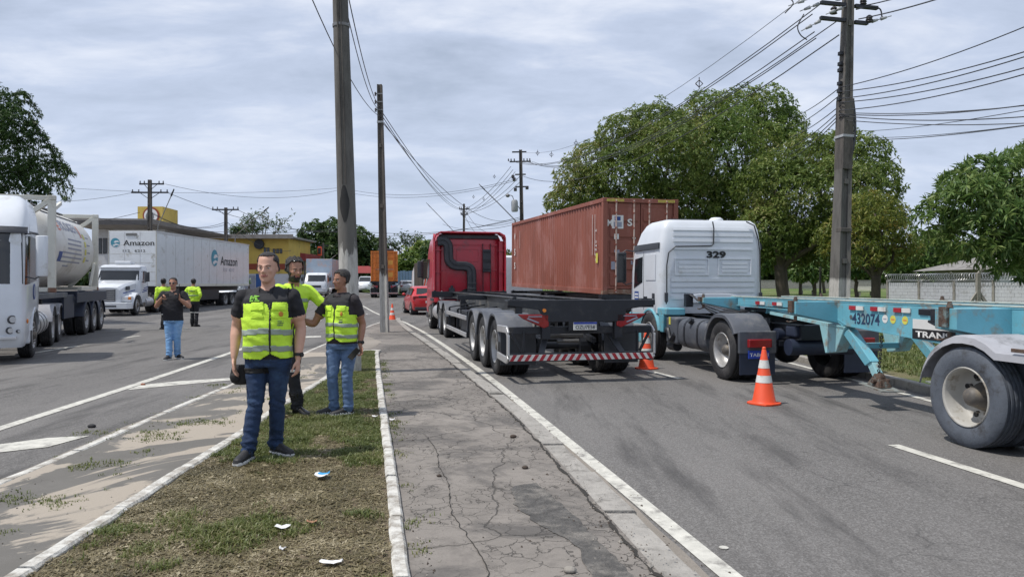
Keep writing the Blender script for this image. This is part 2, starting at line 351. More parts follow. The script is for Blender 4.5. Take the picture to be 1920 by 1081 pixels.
# ------------------------------------------------------------------ ground materials
def groundmat(name, kind):
    m = bpy.data.materials.new(name); nt, N, L, P = nodes(m)
    t = N.new('ShaderNodeTexCoord'); V = t.outputs['Object']
    def noise(scale, det=6, rough=.6, st=(1,1,1), dist=0):
        mp_ = N.new('ShaderNodeMapping'); mp_.inputs['Scale'].default_value = st; L.new(V, mp_.inputs[0])
        n = N.new('ShaderNodeTexNoise'); n.inputs['Scale'].default_value = scale; n.inputs['Detail'].default_value = det
        n.inputs['Roughness'].default_value = rough; n.inputs['Distortion'].default_value = dist; L.new(mp_.outputs[0], n.inputs['Vector']); return n.outputs['Fac']
    def rng_(v, a, b, c=0., d=1.):
        r = N.new('ShaderNodeMapRange'); 
        for k, x in zip(('From Min','From Max','To Min','To Max'), (a,b,c,d)): r.inputs[k].default_value = x
        L.new(v, r.inputs['Value']); return r.outputs[0]
    def mixc(f, a, b):
        x = N.new('ShaderNodeMix'); x.data_type = 'RGBA'
        if isinstance(f, (int,float)): x.inputs['Factor'].default_value = f
        else: L.new(f, x.inputs['Factor'])
        for k, v in (('A',a),('B',b)):
            if isinstance(v, tuple): x.inputs[k].default_value = v + (1,)
            else: L.new(v, x.inputs[k])
        return x.outputs['Result']
    def ma(op, a, b=None):
        x = N.new('ShaderNodeMath'); x.operation = op
        for i, v in enumerate((a,b)):
            if v is None: continue
            if isinstance(v, (int,float)): x.inputs[i].default_value = v
            else: L.new(v, x.inputs[i])
        return x.outputs[0]
    def vor_edge(scale, warp=.25, wscale=3):
        n = N.new('ShaderNodeTexNoise'); n.inputs['Scale'].default_value = wscale; n.inputs['Detail'].default_value = 5; L.new(V, n.inputs['Vector'])
        s = N.new('ShaderNodeVectorMath'); s.operation = 'SUBTRACT'; s.inputs[1].default_value = (.5,.5,.5); L.new(n.outputs['Color'], s.inputs[0])
        s2 = N.new('ShaderNodeVectorMath'); s2.operation = 'SCALE'; s2.inputs['Scale'].default_value = warp; L.new(s.outputs[0], s2.inputs[0])
        ad = N.new('ShaderNodeVectorMath'); ad.operation = 'ADD'; L.new(V, ad.inputs[0]); L.new(s2.outputs[0], ad.inputs[1])
        v = N.new('ShaderNodeTexVoronoi'); v.feature = 'DISTANCE_TO_EDGE'; v.inputs['Scale'].default_value = scale; L.new(ad.outputs[0], v.inputs['Vector'])
        return v.outputs['Distance']
    hgt = None
    if kind == 'asphalt':
        big = noise(.35, 5, .6, (1.6,.35,1)); fine = noise(95, 3, .7); mid = noise(6, 5)
        c = mixc(rng_(big, .3, .7), (.098,.094,.090), (.168,.160,.152))
        v = N.new('ShaderNodeTexVoronoi'); v.inputs['Scale'].default_value = 75; L.new(V, v.inputs['Vector'])
        c = mixc(rng_(v.outputs['Color'], .35, .95, 0, .75), c, (.235,.228,.22))
        c = mixc(rng_(fine, .52, .70, 0, .8), c, (.035,.034,.034))
        cr_ = vor_edge(1.6, .5, 2)
        msk = ma('MULTIPLY', rng_(cr_, .0, .016, 1, 0), rng_(noise(.5,3), .52, .62))
        c = mixc(ma('MULTIPLY', msk, .55), c, (.03,.03,.03))
        c = mixc(rng_(noise(.9, 7, .7, (1.8,.25,1)), .50, .68, 0, .85), c, (.055,.053,.052))   # oil and tyre streaks along the lanes
        c = mixc(rng_(noise(3.2, 8, .75), .66, .78, 0, .5), c, (.22,.20,.18))                   # dust
        hgt = ma('ADD', ma('MULTIPLY', fine, .5), ma('MULTIPLY', v.outputs['Distance'], 1.2)); bs, bd = .55, .006
        rough = .85
    elif kind == 'paving':
        big = noise(.8, 7, .65); mid = noise(5, 7, .7); fine = noise(70, 4, .7)
        c = mixc(rng_(big, .3, .7), (.165,.15,.135), (.255,.232,.208))
        c = mixc(rng_(mid, .48, .70, 0, .75), c, (.115,.105,.095))
        c = mixc(rng_(noise(.55, 8, .7, (1,1,1), .6), .50, .58, 0, .75), c, (.085,.08,.076))   # darker patched asphalt
        c = mixc(rng_(fine, .55, .75, 0, .55), c, (.09,.085,.08))
        c1 = vor_edge(5.5, .42, 5); c2 = vor_edge(.38, .5, 2)
        m1 = ma('MULTIPLY', rng_(c1, 0, .03, 1, 0), rng_(noise(.7, 4), .44, .56)); m2 = rng_(c2, 0, .0035, 1, 0)
        ck = ma('MAXIMUM', m1, m2)
        c = mixc(ma('MULTIPLY', ck, .72), c, (.04,.037,.033))
        hgt = ma('ADD', ma('MULTIPLY', ck, -1.2), ma('ADD', ma('MULTIPLY', fine, .25), ma('MULTIPLY', mid, .5))); bs, bd = .7, .012
        rough = .92
    elif kind == 'paving_left':
        big = noise(.7, 7, .65); mid = noise(5, 7, .7); fine = noise(80, 4, .7)
        c = mixc(rng_(big, .3, .7), (.115,.11,.10), (.165,.157,.145))
        # drifts of pale sand lying on the strip, stretched along the road
        sand = noise(.62, 9, .62, (1.0,.62,1), .8)
        c = mixc(rng_(mid, .5, .78, 0, .5), c, (.085,.08,.075))
        c = mixc(rng_(sand, .492, .512), c, (.34,.30,.25))
        c = mixc(rng_(fine, .55, .75, 0, .35), c, (.13,.115,.095))
        c = mixc(rng_(noise(1.7, 8, .75), .66, .74, 0, .55), c, (.085,.10,.035))
        hgt = ma('ADD', ma('MULTIPLY', sand, .8), ma('MULTIPLY', fine, .25)); bs, bd = .6, .02
        rough = .95
    elif kind == 'soil':
        big = noise(.5, 6, .65); mid = noise(4, 8, .7); fine = noise(40, 6, .75)
        c = mixc(rng_(mid, .35, .7), (.15,.115,.078), (.27,.22,.155))
        c = mixc(rng_(fine, .5, .7, 0, .7), c, (.06,.042,.026))
        c = mixc(rng_(big, .5, .66, 0, .6), c, (.085,.105,.03))
        hgt = ma('ADD', ma('MULTIPLY', mid, 1.0), ma('MULTIPLY', fine, .8)); bs, bd = 1.0, .03
        rough = .95
    elif kind == 'lawn':
        big = noise(.25, 6, .65); mid = noise(3, 8, .7); fine = noise(30, 6, .75)
        c = mixc(rng_(mid, .35, .7), (.07,.115,.028), (.13,.185,.045))
        c = mixc(rng_(big, .52, .66, 0, .8), c, (.24,.20,.12))
        c = mixc(rng_(fine, .5, .75, 0, .6), c, (.035,.06,.015))
        hgt = fine; bs, bd = 1.0, .05; rough = .95
    else:   # sidewalk sand
        big = noise(.5, 6, .65); fine = noise(30, 6, .75)
        c = mixc(rng_(big, .35, .7), (.21,.19,.165), (.30,.27,.235))
        c = mixc(rng_(fine, .5, .75, 0, .4), c, (.13,.115,.10))
        hgt = fine; bs, bd = .6, .02; rough = .95
    L.new(c, P.inputs['Base Color']); P.inputs['Roughness'].default_value = rough; P.inputs['Specular IOR Level'].default_value = .3
    b = N.new('ShaderNodeBump'); b.inputs['Strength'].default_value = bs; b.inputs['Distance'].default_value = bd
    L.new(hgt, b.inputs['Height']); L.new(b.outputs[0], P.inputs['Normal']); M[name] = m; return m
for k in ('asphalt','paving','paving_left','soil','lawn','sidewalk'): groundmat(k, k)

# ------------------------------------------------------------------ plan of the place: X as a function of Y
def lin(pts):
    ys, xs = [p[0] for p in pts], [p[1] for p in pts]
    def f(Y):
        if Y <= ys[0]: return xs[0]
        if Y >= ys[-1]: return xs[-1]
        return float(np.interp(Y, ys, xs))
    g = [sum(f(y+d)*w for d, w in ((-.8,.25),(0,.5),(.8,.25))) for y in np.arange(-10, 140, .5)]
    gy = np.arange(-10, 140, .5)
    return lambda Y: float(np.interp(Y, gy, g))
KR = lin([(-10,3.5),(0,1.55),(4.15,.845),(5.45,.66),(8.81,.126),(11.76,-.504),(15.3,-1.25),(20.4,-2.4),(25.1,-3.5),(31.7,-4.85),(34,-5.2),(140,-5.2)])
KL = lin([(-10,-3.6),(0,-3.75),(5.73,-3.93),(7,-3.98),(8.71,-4.11),(11.5,-4.25),(17,-4.6),(26.4,-5.1),(33,-5.28),(140,-5.3)])
WR = lin([(-10,3.9),(0,1.97),(4.15,1.215),(6.98,.70),(9.35,.267),(12.2,-.26),(15.3,-.875),(20.4,-1.95),(25.6,-3.1),(31.3,-4.5),(34,-5.35),(38,-6.65),(53.7,-10.97),(63,-14.5),(80,-21),(140,-50)])
WL = lin([(-10,-4.3),(2,-5.2),(8.39,-5.75),(11.47,-6.0),(17.55,-6.6),(27.8,-7.8),(33,-8.45),(40,-9.8),(55,-14.5),(140,-50)])
GR = lin([(-10,2.1),(0,.17),(3.77,-.55),(5.6,-.9),(9.05,-1.57),(16.7,-3.04),(140,-3.1)])
GL = lin([(-10,-2.3),(3.77,-2.54),(4.83,-2.60),(5.7,-2.64),(7.3,-2.71),(9.7,-2.87),(11.7,-2.94),(16.4,-3.33),(140,-3.4)])
VR = lin([(-10,6.3),(2,6.2),(10.9,6.07),(13,6.04),(18,5.9),(23,5.6),(32,4.0),(42,1.4),(56,-3.5),(72,-9.5),(92,-20),(130,-45),(140,-52)])
LL = lin([(-10,-17.5),(15,-19),(26,-22),(36,-24.5),(60,-26),(80,-31),(100,-42),(130,-66),(140,-75)])
def sheet(name, fa, fb, y0, y1, z, m, step=1.0, nx=1, kind='structure', jag=0):
    ys = list(np.arange(y0, y1, step)) + [y1]; mb = MB(); vs = []
    for i, y in enumerate(ys):
        a, b = fa(y), fb(y)
        if jag: b += jag*mnoise.noise(Vector((y*2.1, 3, 0)))
        for k in range(nx+1): vs.append((a+(b-a)*k/nx, y, z+gz(y)))
    fs = [(i*(nx+1)+k, i*(nx+1)+k+1, (i+1)*(nx+1)+k+1, (i+1)*(nx+1)+k) for i in range(len(ys)-1) for k in range(nx)]
    mb.add(vs, fs); return mb.obj(name, m, kind=kind)
# far ground: one sheet to the horizon
mb = MB(); ys = [-60,-10,42]+list(range(50,131,8))+[130,400,1500]; vs = []
for y in ys:
    for x in (-1500,-300,-80,80,300,1500): vs.append((x, y, gz(y)-.03))
mb.add(vs, [(i*6+k,i*6+k+1,(i+1)*6+k+1,(i+1)*6+k) for i in range(len(ys)-1) for k in range(5)])
mb.obj('ground', 'lawn', kind='structure')
sheet('road', lambda y: LL(y)-.02, lambda y: VR(y)+.02, -10, 135, 0, 'asphalt', nx=4)
sheet('verge', lambda y: VR(y)+.14, lambda y: VR(y)+60, -10, 135, .11, 'lawn', nx=3)
sheet('left_pavement', lambda y: LL(y)-60, lambda y: LL(y)-.14, -10, 135, .11, 'sidewalk', nx=2)
# the raised median: left strip, grass bed, right strip, and the tip beyond the bed
EB = 16.6
sheet('median_left_strip', lambda y: KL(y)+.03, lambda y: GL(y)-.02, -10, EB, .10, 'paving_left', step=.5, nx=2)
sheet('median_right_strip', lambda y: GR(y)+.02, lambda y: KR(y)-.10, -10, EB, .10, 'paving', step=.25, nx=2)
sheet('median_tip', lambda y: KL(y)+.03, lambda y: max(KR(y)-.10, KL(y)+.1), EB, 34, .10, 'paving', step=.5, nx=3)
# grass bed soil, lumpy
ys = np.arange(-3, EB, .12); mb = MB(); mb.smooth = True; vs = []; NX = 14
for y in ys:
    a, b = GL(y)+.03, GR(y)-.03
    for k in range(NX+1):
        x = a+(b-a)*k/NX
        vs.append((x, y, .115 + .022*mnoise.noise(Vector((x*3,y*3,0))) + .010*mnoise.noise(Vector((x*11,y*11,2)))))
mb.add(vs, [(i*(NX+1)+k,i*(NX+1)+k+1,(i+1)*(NX+1)+k+1,(i+1)*(NX+1)+k) for i in range(len(ys)-1) for k in range(NX)])
mb.obj('grass_bed', 'soil', kind='structure')
def bed_z(x, y): return .115 + .022*mnoise.noise(Vector((x*3,y*3,0))) + .010*mnoise.noise(Vector((x*11,y*11,2)))

# kerbs, stone by stone
def kerb(name, f, y0, y1, w, ztop, m, length=1.0, jit=.006, side=0, extra=None):
    root = empty(name); root['kind'] = 'structure'
    y = y0; i = 0
    path = []
    while y < y1 - .05:
        L_ = length*random.uniform(.9,1.12); ye = min(y+L_, y1); g = .006
        mb = MB(); rows = []
        n = 4
        dx, zt = random.uniform(-jit,jit), ztop + random.uniform(-jit,jit)
        for k in range(n+1):
            yy = y+g+(ye-y-2*g)*k/n; x = f(yy)+dx
            w2 = w/2*(1+.10*mnoise.noise(Vector((yy*4,x,side)))); j = .012*mnoise.noise(Vector((yy*6,9,side)))
            zz = gz(yy)
            rows.append([(x-w2+j,yy,-.05+zz),(x-w2+j,yy,zt-.015+zz),(x-w2+.015+j,yy,zt+zz),(x+w2-.015+j,yy,zt+zz+.004*mnoise.noise(Vector((yy*9,0,0)))),(x+w2+j,yy,zt-.015+zz),(x+w2+j,yy,-.05+zz)])
        mb.loft(rows); o = mb.obj('kerb_stone', m, root); y = ye; i += 1
    return root
kerb('kerb_inner_right', GR, 1.0, EB, .09, .145, 'kerb_white', side=1)
kerb('kerb_inner_left', GL, 1.0, EB, .105, .145, 'kerb_white', side=2)
kerb('kerb_outer_left', KL, 3.0, 33.4, .10, .106, 'kerb_white', side=3)
kerb('kerb_outer_right', lambda y: KR(y), 1.0, 33.6, .24, .085, 'kerb_conc', side=4, jit=.012)
kerb('kerb_verge', lambda y: VR(y)+.07, 3, 60, .15, .13, 'kerb_conc', side=5)
kerb('kerb_left_pavement', lambda y: LL(y)-.07, 26, 64, .15, .13, 'kerb_conc', side=6, length=2)
# cross kerb closing the bed
mb = MB(); mb.box(GL(EB)-.065, GR(EB)+.058, EB+.003, EB+.11, -.05, .149); mb.obj('kerb_bed_end', 'kerb_white', kind='structure', bevel=.015)

# painted markings
def band(name, f, y0, y1, w, z=.006, m='road_white', off=0, step=.5):
    ys = list(np.arange(y0, y1, step))+[y1]; vs = []
    for y in ys:
        d = (f(y+.2)-f(y-.2))/.4; c = math.sqrt(1+d*d)*w/2; x = f(y)+off
        vs += [(x-c,y,z+gz(y)),(x+c,y,z+gz(y))]
    mb = MB(); mb.add(vs, [(2*i,2*i+1,2*i+3,2*i+2) for i in range(len(ys)-1)]); return mb.obj(name, m, kind='structure')
band('edge_line_right', WR, -6, 62, .13)
band('edge_line_left', WL, -6, 33, .15)
band('edge_line_verge', lambda y: VR(y)-.28, 4, 20, .11)
def quad(name, pts, z=.006, m='road_white'):
    mb = MB(); mb.add([(p[0],p[1],z) for p in pts], [tuple(range(len(pts)))]); return mb.obj(name, m, kind='structure')
def stripe(name, a, b, w):
    a, b = Vector(a[:2]), Vector(b[:2]); d = (b-a).normalized(); n = Vector((-d.y,d.x))*w/2
    quad(name, [a-n, a+n, b+n, b-n])
stripe('lane_dash', gp(1675,834), gp(2030,947), .13)
stripe('lane_dash', gp(1193,689.5), gp(1275,710), .13)
stripe('lane_dash', gp(60,662), gp(148,648), .13)
stripe('lane_dash', gp(228,634), gp(262,629), .13)
stripe('lane_dash', gp(330,618), gp(352,615.5), .13)
p = [gp(-200,851), gp(-200,872), gp(0,848), gp(90,838), gp(168,817), gp(90,821), gp(0,833)]
quad('chevron_bar', [(v.x,v.y) for v in p])
p = [gp(238,731), gp(330,722), gp(440,712), gp(440,708), gp(330,715), gp(262,722)]
quad('chevron_bar', [(v.x,v.y) for v in p])
p = [gp(545,634.5), gp(602,632), gp(602,629.5), gp(560,630.5)]
quad('chevron_bar', [(v.x,v.y) for v in p])

# sandy gutter between the left kerb and the asphalt, and dust along the right kerb
sheet('gutter_left', lambda y: KL(y)-.30-.10*mnoise.noise(Vector((y*.8,1,0))), lambda y: KL(y)-.05, 1, 30, .005, 'sidewalk', step=.2)
sheet('gutter_right', lambda y: KR(y)+.11, lambda y: KR(y)+.17+.12*(1-min(y/14,1))+.06*mnoise.noise(Vector((y*1.3,5,0))), 1, 26, .0045, 'sidewalk', step=.2)

# ------------------------------------------------------------------ grass and dead leaves of the bed
def blades(name, pts, hts, m, width=.006, bend=.6, per=5, spread=.03, kind='stuff', flat=0):
    """pts (N,3) tufts, each of 'per' blades: a folded strip of 2 quads tapering to a point"""
    N_ = len(pts); n = N_*per
    base = np.repeat(pts, per, 0) + np.c_[rng.normal(0, spread, (n,2)), np.zeros(n)]
    h = np.repeat(hts, per)*rng.uniform(.5, 1.2, n); az = rng.uniform(0, 2*np.pi, n)
    d = np.c_[np.cos(az), np.sin(az), np.zeros(n)]; s = np.c_[-np.sin(az), np.cos(az), np.zeros(n)]*width*rng.uniform(.6,1.5,n)[:,None]
    lean = rng.uniform(.2, 1, n)*bend
    up = np.array([0,0,1.])
    p1 = base + (d*(lean*.35)[:,None] + up*(1-flat))*(h*.55)[:,None]; p2 = base + (d*lean[:,None]*1.3 + up*(1-flat)*(1-lean*.45)[:,None])*h[:,None]
    v = np.empty((n,5,3)); v[:,0] = base-s; v[:,1] = base+s; v[:,2] = p1+s*.8; v[:,3] = p1-s*.8; v[:,4] = p2
    me = bpy.data.meshes.new(name); idx = np.arange(n)[:,None]*5
    quads = idx+np.array([0,1,2,3]); tris = idx+np.array([3,2,4])
    me.vertices.add(n*5); me.vertices.foreach_set('co', v.ravel())
    loops = np.concatenate([quads.ravel(), tris.ravel()]); me.loops.add(len(loops)); me.loops.foreach_set('vertex_index', loops.astype(np.int32))
    me.polygons.add(2*n); me.polygons.foreach_set('loop_start', np.concatenate([np.arange(n)*4, n*4+np.arange(n)*3]).astype(np.int32))
    me.update(calc_edges=True); me.validate(); me.materials.append(M[m])
    o = bpy.data.objects.new(name, me); COL.objects.link(o); o['kind'] = kind; return o
pts, hts, dpts = [], [], []
def in_bed(x, y): return GL(y)+.08 < x < GR(y)-.08
while len(pts) < 24000:
    y = 2.5 + 14*random.random()**1.35; x = random.uniform(GL(y)+.06, GR(y)-.06)
    g = mnoise.noise(Vector((x*1.3, y*1.0, 4))) + .6*mnoise.noise(Vector((x*4, y*4, 7)))
    green = .45*min(1,max(0,(y-5.2)/2.2)) - .27 + (.25 if x < -1.9 and y > 6.5 else 0) - (.5 if (x+1.9)**2+(y-6)**2 < .35 else 0) - (.25 if y > 9.5 and y < 12.5 and x > -2.3 else 0)
    if g + green > random.uniform(-.12,.28):
        pts.append((x,y,bed_z(x,y)-.004)); hts.append(.030+.025*random.random()+ (.02 if random.random()<.05 else 0))
    elif random.random() < .9: dpts.append((x,y,bed_z(x,y)))
blades('grass', np.array(pts), np.array(hts), 'grass_green', width=.0035, per=6, spread=.022, bend=1.0)
dp = np.array(dpts[:20000])
blades('dry_grass', dp, np.full(len(dp), .045), 'grass_dry', width=.004, per=5, spread=.035, bend=1.2, flat=.72)
# fallen leaves and chips in the bed
n = 2600; mb = MB()
for i in range(n):
    y = 2.6 + 10*random.random()**1.6; x = random.uniform(GL(y)+.08, GR(y)-.08); z = bed_z(x,y)+.012
    a = random.uniform(0, 6.28); l, w = random.uniform(.012,.035), random.uniform(.005,.012); c, s = math.cos(a), math.sin(a)
    t = random.uniform(-.008,.012)
    mb.add([(x-l*c,y-l*s,z),(x+w*s,y-w*c,z+t),(x+l*c,y+l*s,z+t*.5),(x-w*s,y+w*c,z+.004)], [(0,1,2,3)])
mb.obj('fallen_leaves', 'grass_dry', kind='stuff')
# weeds in the joints of kerbs and sand strip
pts = []
for i in range(46):
    y = random.uniform(3.6, 15); x = GR(y)+.09+abs(random.gauss(0,.03))
    for k in range(random.randint(2,12)): pts.append((x+random.gauss(0,.04), y+random.gauss(0,.06), .10))
for i in range(34):
    y = random.uniform(4.5, 14); x = KL(y)+random.choice([-.16, random.uniform(.2,1.1)])
    for k in range(random.randint(3,18)): pts.append((x+random.gauss(0,.08), y+random.gauss(0,.06), .10 if x > KL(y) else .01))
for q in (gp(10,935,.1), gp(95,940,.1), gp(190,870,.1), gp(340,795,.1), gp(380,790,.1), gp(300,812,.1), gp(178,812,0), gp(385,745,0), gp(412,722,0), gp(285,822,.1)):
    for k in range(45): pts.append((q.x+random.gauss(0,.13), q.y+random.gauss(0,.08), q.z))
P_ = np.array(pts); blades('weeds', P_, rng.uniform(.014,.038,len(P_)), 'grass_green', width=.0035, per=4, spread=.02, bend=1.2)
# verge grass near the truck
pts = []
for i in range(9000):
    y = 8+ 18*random.random(); x = VR(y)+.6+ 5*random.random()**1.2
    pts.append((x,y,.108))
P_ = np.array(pts); blades('verge_grass', P_, rng.uniform(.05,.12,len(P_)), 'grass_green', width=.008, per=5, spread=.06, bend=.9)

# litter
def litter(name, px, py, z, w, h, m, label, m2=None, cat='litter'):
    q = gp(px, py, z); mb = MB(); n = 6; vs = []
    for j in range(n+1):
        for i in range(n+1):
            u, v = (i/n-.5), (j/n-.5)
            vs.append((q.x+u*w*(1-.3*abs(v)), q.y+v*h*(1-.25*abs(u)), q.z+.010+.018*abs(mnoise.noise(Vector((u*5+px, v*5, py))))+.03*u*u))
    mb.add(vs, [(j*(n+1)+i, j*(n+1)+i+1, (j+1)*(n+1)+i+1, (j+1)*(n+1)+i) for j in range(n) for i in range(n)])
    for k in range(len(mb.mi)):
        if m2 and (k//n) >= n//2 and k % n > 0: mb.mi[k] = 1
    o = mb.obj(name, [m]+([m2] if m2 else []), smooth_angle=50); so = o.modifiers.new('s','SOLIDIFY'); so.thickness = .0012
    return tag(o, label, cat)
litter('crumpled_wrapper', 604, 892, .14, .11, .13, 'paper_white', 'blue and white crumpled wrapper lying on the grass bed', 'paper_blue')
litter('paper_scrap', 530, 991, .13, .10, .06, 'paper_white', 'small white paper scrap on bare soil below the blue wrapper')
litter('paper_scrap', 621, 1057, .13, .13, .05, 'paper_white', 'white paper scrap on dry soil beside the pale stone by the kerb')
litter('paper_scrap', 530, 1032, .13, .04, .03, 'paper_white', 'tiny white scrap on dry grass nearest below another paper scrap')
litter('cardboard_scrap', 585, 981, .13, .07, .04, 'cardboard', 'small reddish brown cardboard scrap on dry soil of the bed')
litter('paper_scrap', 703, 782, .13, .07, .05, 'paper_white', 'white scrap in the grass bed close to the inner kerb')
litter('plastic_scrap', 735, 788, .105, .06, .05, 'paper_white', 'white plastic scrap on cracked paving just outside the inner kerb')
litter('plastic_scrap', 690, 589, 0, .22, .15, 'paper_white', 'white plastic bag scrap on the asphalt near the median tip')
def pebble(name, px, py, z, r, m, label, cat='stone'):
    q = gp(px, py, z); mb = MB(); mb.smooth = True; mb.ball((0,0,r*.4), r, r*.75, r*.55, 10, 7)
    mb.v = [(x*(1+.25*mnoise.noise(Vector((x*30+px,y*30,z_*30)))), y*(1+.25*mnoise.noise(Vector((x*30,y*30+px,z_*30)))), z_) for x,y,z_ in mb.v]
    o = mb.obj(name, m); o.location = q; return tag(o, label, cat)
pebble('stone', 1068, 1072, .10, .035, 'stone', 'small loose grey stone on the cracked paving at bottom centre')
pebble('stone', 172, 801, 0, .045, 'rubber', 'dark lump on the asphalt between edge line and pale wedge marking')
pebble('stone', 962, 820, .10, .035, 'timber_dark', 'dark debris lump lying at the broken edge of the right kerb')
pebble('stone', 985, 878, .10, .028, 'timber_dark', 'dark twisted debris on paving near the outer right kerb')
pebble('stone', 823, 893, .10, .022, 'timber_dark', 'small dark twig lump on the middle of the cracked paving')
pebble('stone', 268, 722, 0, .04, 'brick_red', 'small red lump on asphalt beside the chevron bar')

q = gp(1357,1027); mb = MB(); mb.cyl((q.x,q.y,.0045),(q.x,q.y,.007),.03,n=9); mb.obj('paint_spot', 'road_white', kind='structure')

# broken dark asphalt strip at the paving edge, the crumbled crack beside the kerb, and grit
groundmat('patch_dark', 'asphalt')
M['crack_dark'] = mat('crack_dark', (.03,.027,.023), .95, var=.4, scale=30, bump=.8)
def patch(name, pts, z, m, amp=.03):
    P_ = [gp(x,y,z) for x,y in pts]; out = []
    for a, b in zip(P_, P_[1:]+P_[:1]):
        n = max(2,int((b-a).length/.03))
        for k in range(n):
            p = a.lerp(b,k/n); out.append((p.x+amp*(mnoise.noise(Vector((p.x*9,p.y*9,1)))+.5*mnoise.noise(Vector((p.x*30,p.y*30,1)))), p.y+amp*1.4*mnoise.noise(Vector((p.x*9,p.y*9,5))), z))
    mb = MB(); mb.add(out,[tuple(range(len(out)))]); me = mb.mesh(name, m); bm = bmesh.new(); bm.from_mesh(me); bmesh.ops.triangulate(bm, faces=bm.faces); bm.to_mesh(me); bm.free()
    o = bpy.data.objects.new(name, me); COL.objects.link(o); o['kind'] = 'structure'; return o
M['patch_paving'] = mat('patch_paving', (.085,.081,.076), .9, var=.45, scale=14, dirt=(.20,.185,.165), damt=.5, dscale=6, bump=.9, bscale=60)
patch('asphalt_patch', [(958,912),(1005,903),(1055,945),(1118,1005),(1186,1081),(1290,1200),(1200,1200),(1112,1081),(1092,1040),(1070,1012),(1015,985),(968,948)], .104, 'patch_paving')
patch('asphalt_patch', [(735,690),(800,688),(850,720),(880,760),(820,765),(760,745)], .1035, 'patch_paving', .06) if False else None
patch('sand_patch', [(640,640),(690,630),(716,640),(700,652),(655,655)], .1035, 'sidewalk', .05)
vs = []; ys = np.arange(3.4, 26, .04)
for y in ys:
    x = KR(y)-.135+.03*mnoise.noise(Vector((y*3,0,0)))+.015*mnoise.noise(Vector((y*13,0,0))); w = max(.002, .012+.022*mnoise.noise(Vector((y*5,8,0)))+ .012*mnoise.noise(Vector((y*19,8,0))))
    vs += [(x-w,y,.1055),(x+w*.8,y,.1055)]
mb = MB(); mb.add(vs,[(2*i,2*i+1,2*i+3,2*i+2) for i in range(len(ys)-1)]); mb.obj('edge_crack','crack_dark',kind='structure')
vs = []; ys = np.arange(3.4, 7.6, .03)
for y in ys:
    x = GR(y)+.42+.10*mnoise.noise(Vector((y*1.1,2,0)))+.02*mnoise.noise(Vector((y*11,0,0))); w = max(.0008,.003+.004*mnoise.noise(Vector((y*7,3,0)))); vs += [(x-w,y,.1055),(x+w,y,.1055)]
mb = MB(); mb.add(vs,[(2*i,2*i+1,2*i+3,2*i+2) for i in range(len(ys)-1)]); mb.obj('edge_crack','crack_dark',kind='structure')
mb = MB(); mb2 = MB()
for i in range(1500):
    y = 3.6+16*random.random()**1.7; r_ = random.random()
    if r_ < .45: x = KR(y)-.13+random.gauss(0,.10); z = .105
    elif r_ < .6: x = GR(y)+.10+abs(random.gauss(0,.09)); z = .102
    elif r_ < .75: x = random.uniform(GR(y)+.1, KR(y)-.1); z = .102
    elif r_ < .88: x = KR(y)+.14+abs(random.gauss(0,.12)); z = .006
    else: x = random.uniform(KL(y), GL(y)); z = .102
    s = random.uniform(.003,.010)*(2.2 if random.random()<.05 else 1); a = random.uniform(0,6.3)
    q = [(x+s*math.cos(a+k*2.1)*random.uniform(.6,1.4), y+s*1.3*math.sin(a+k*2.1), z) for k in range(3)]
    (mb if i % 3 else mb2).add(q+[(x,y,z+s*.8)],[(0,1,3),(1,2,3),(2,0,3),(0,2,1)])
mb.obj('grit','stone',kind='stuff'); mb2.obj('grit','timber_dark',kind='stuff')
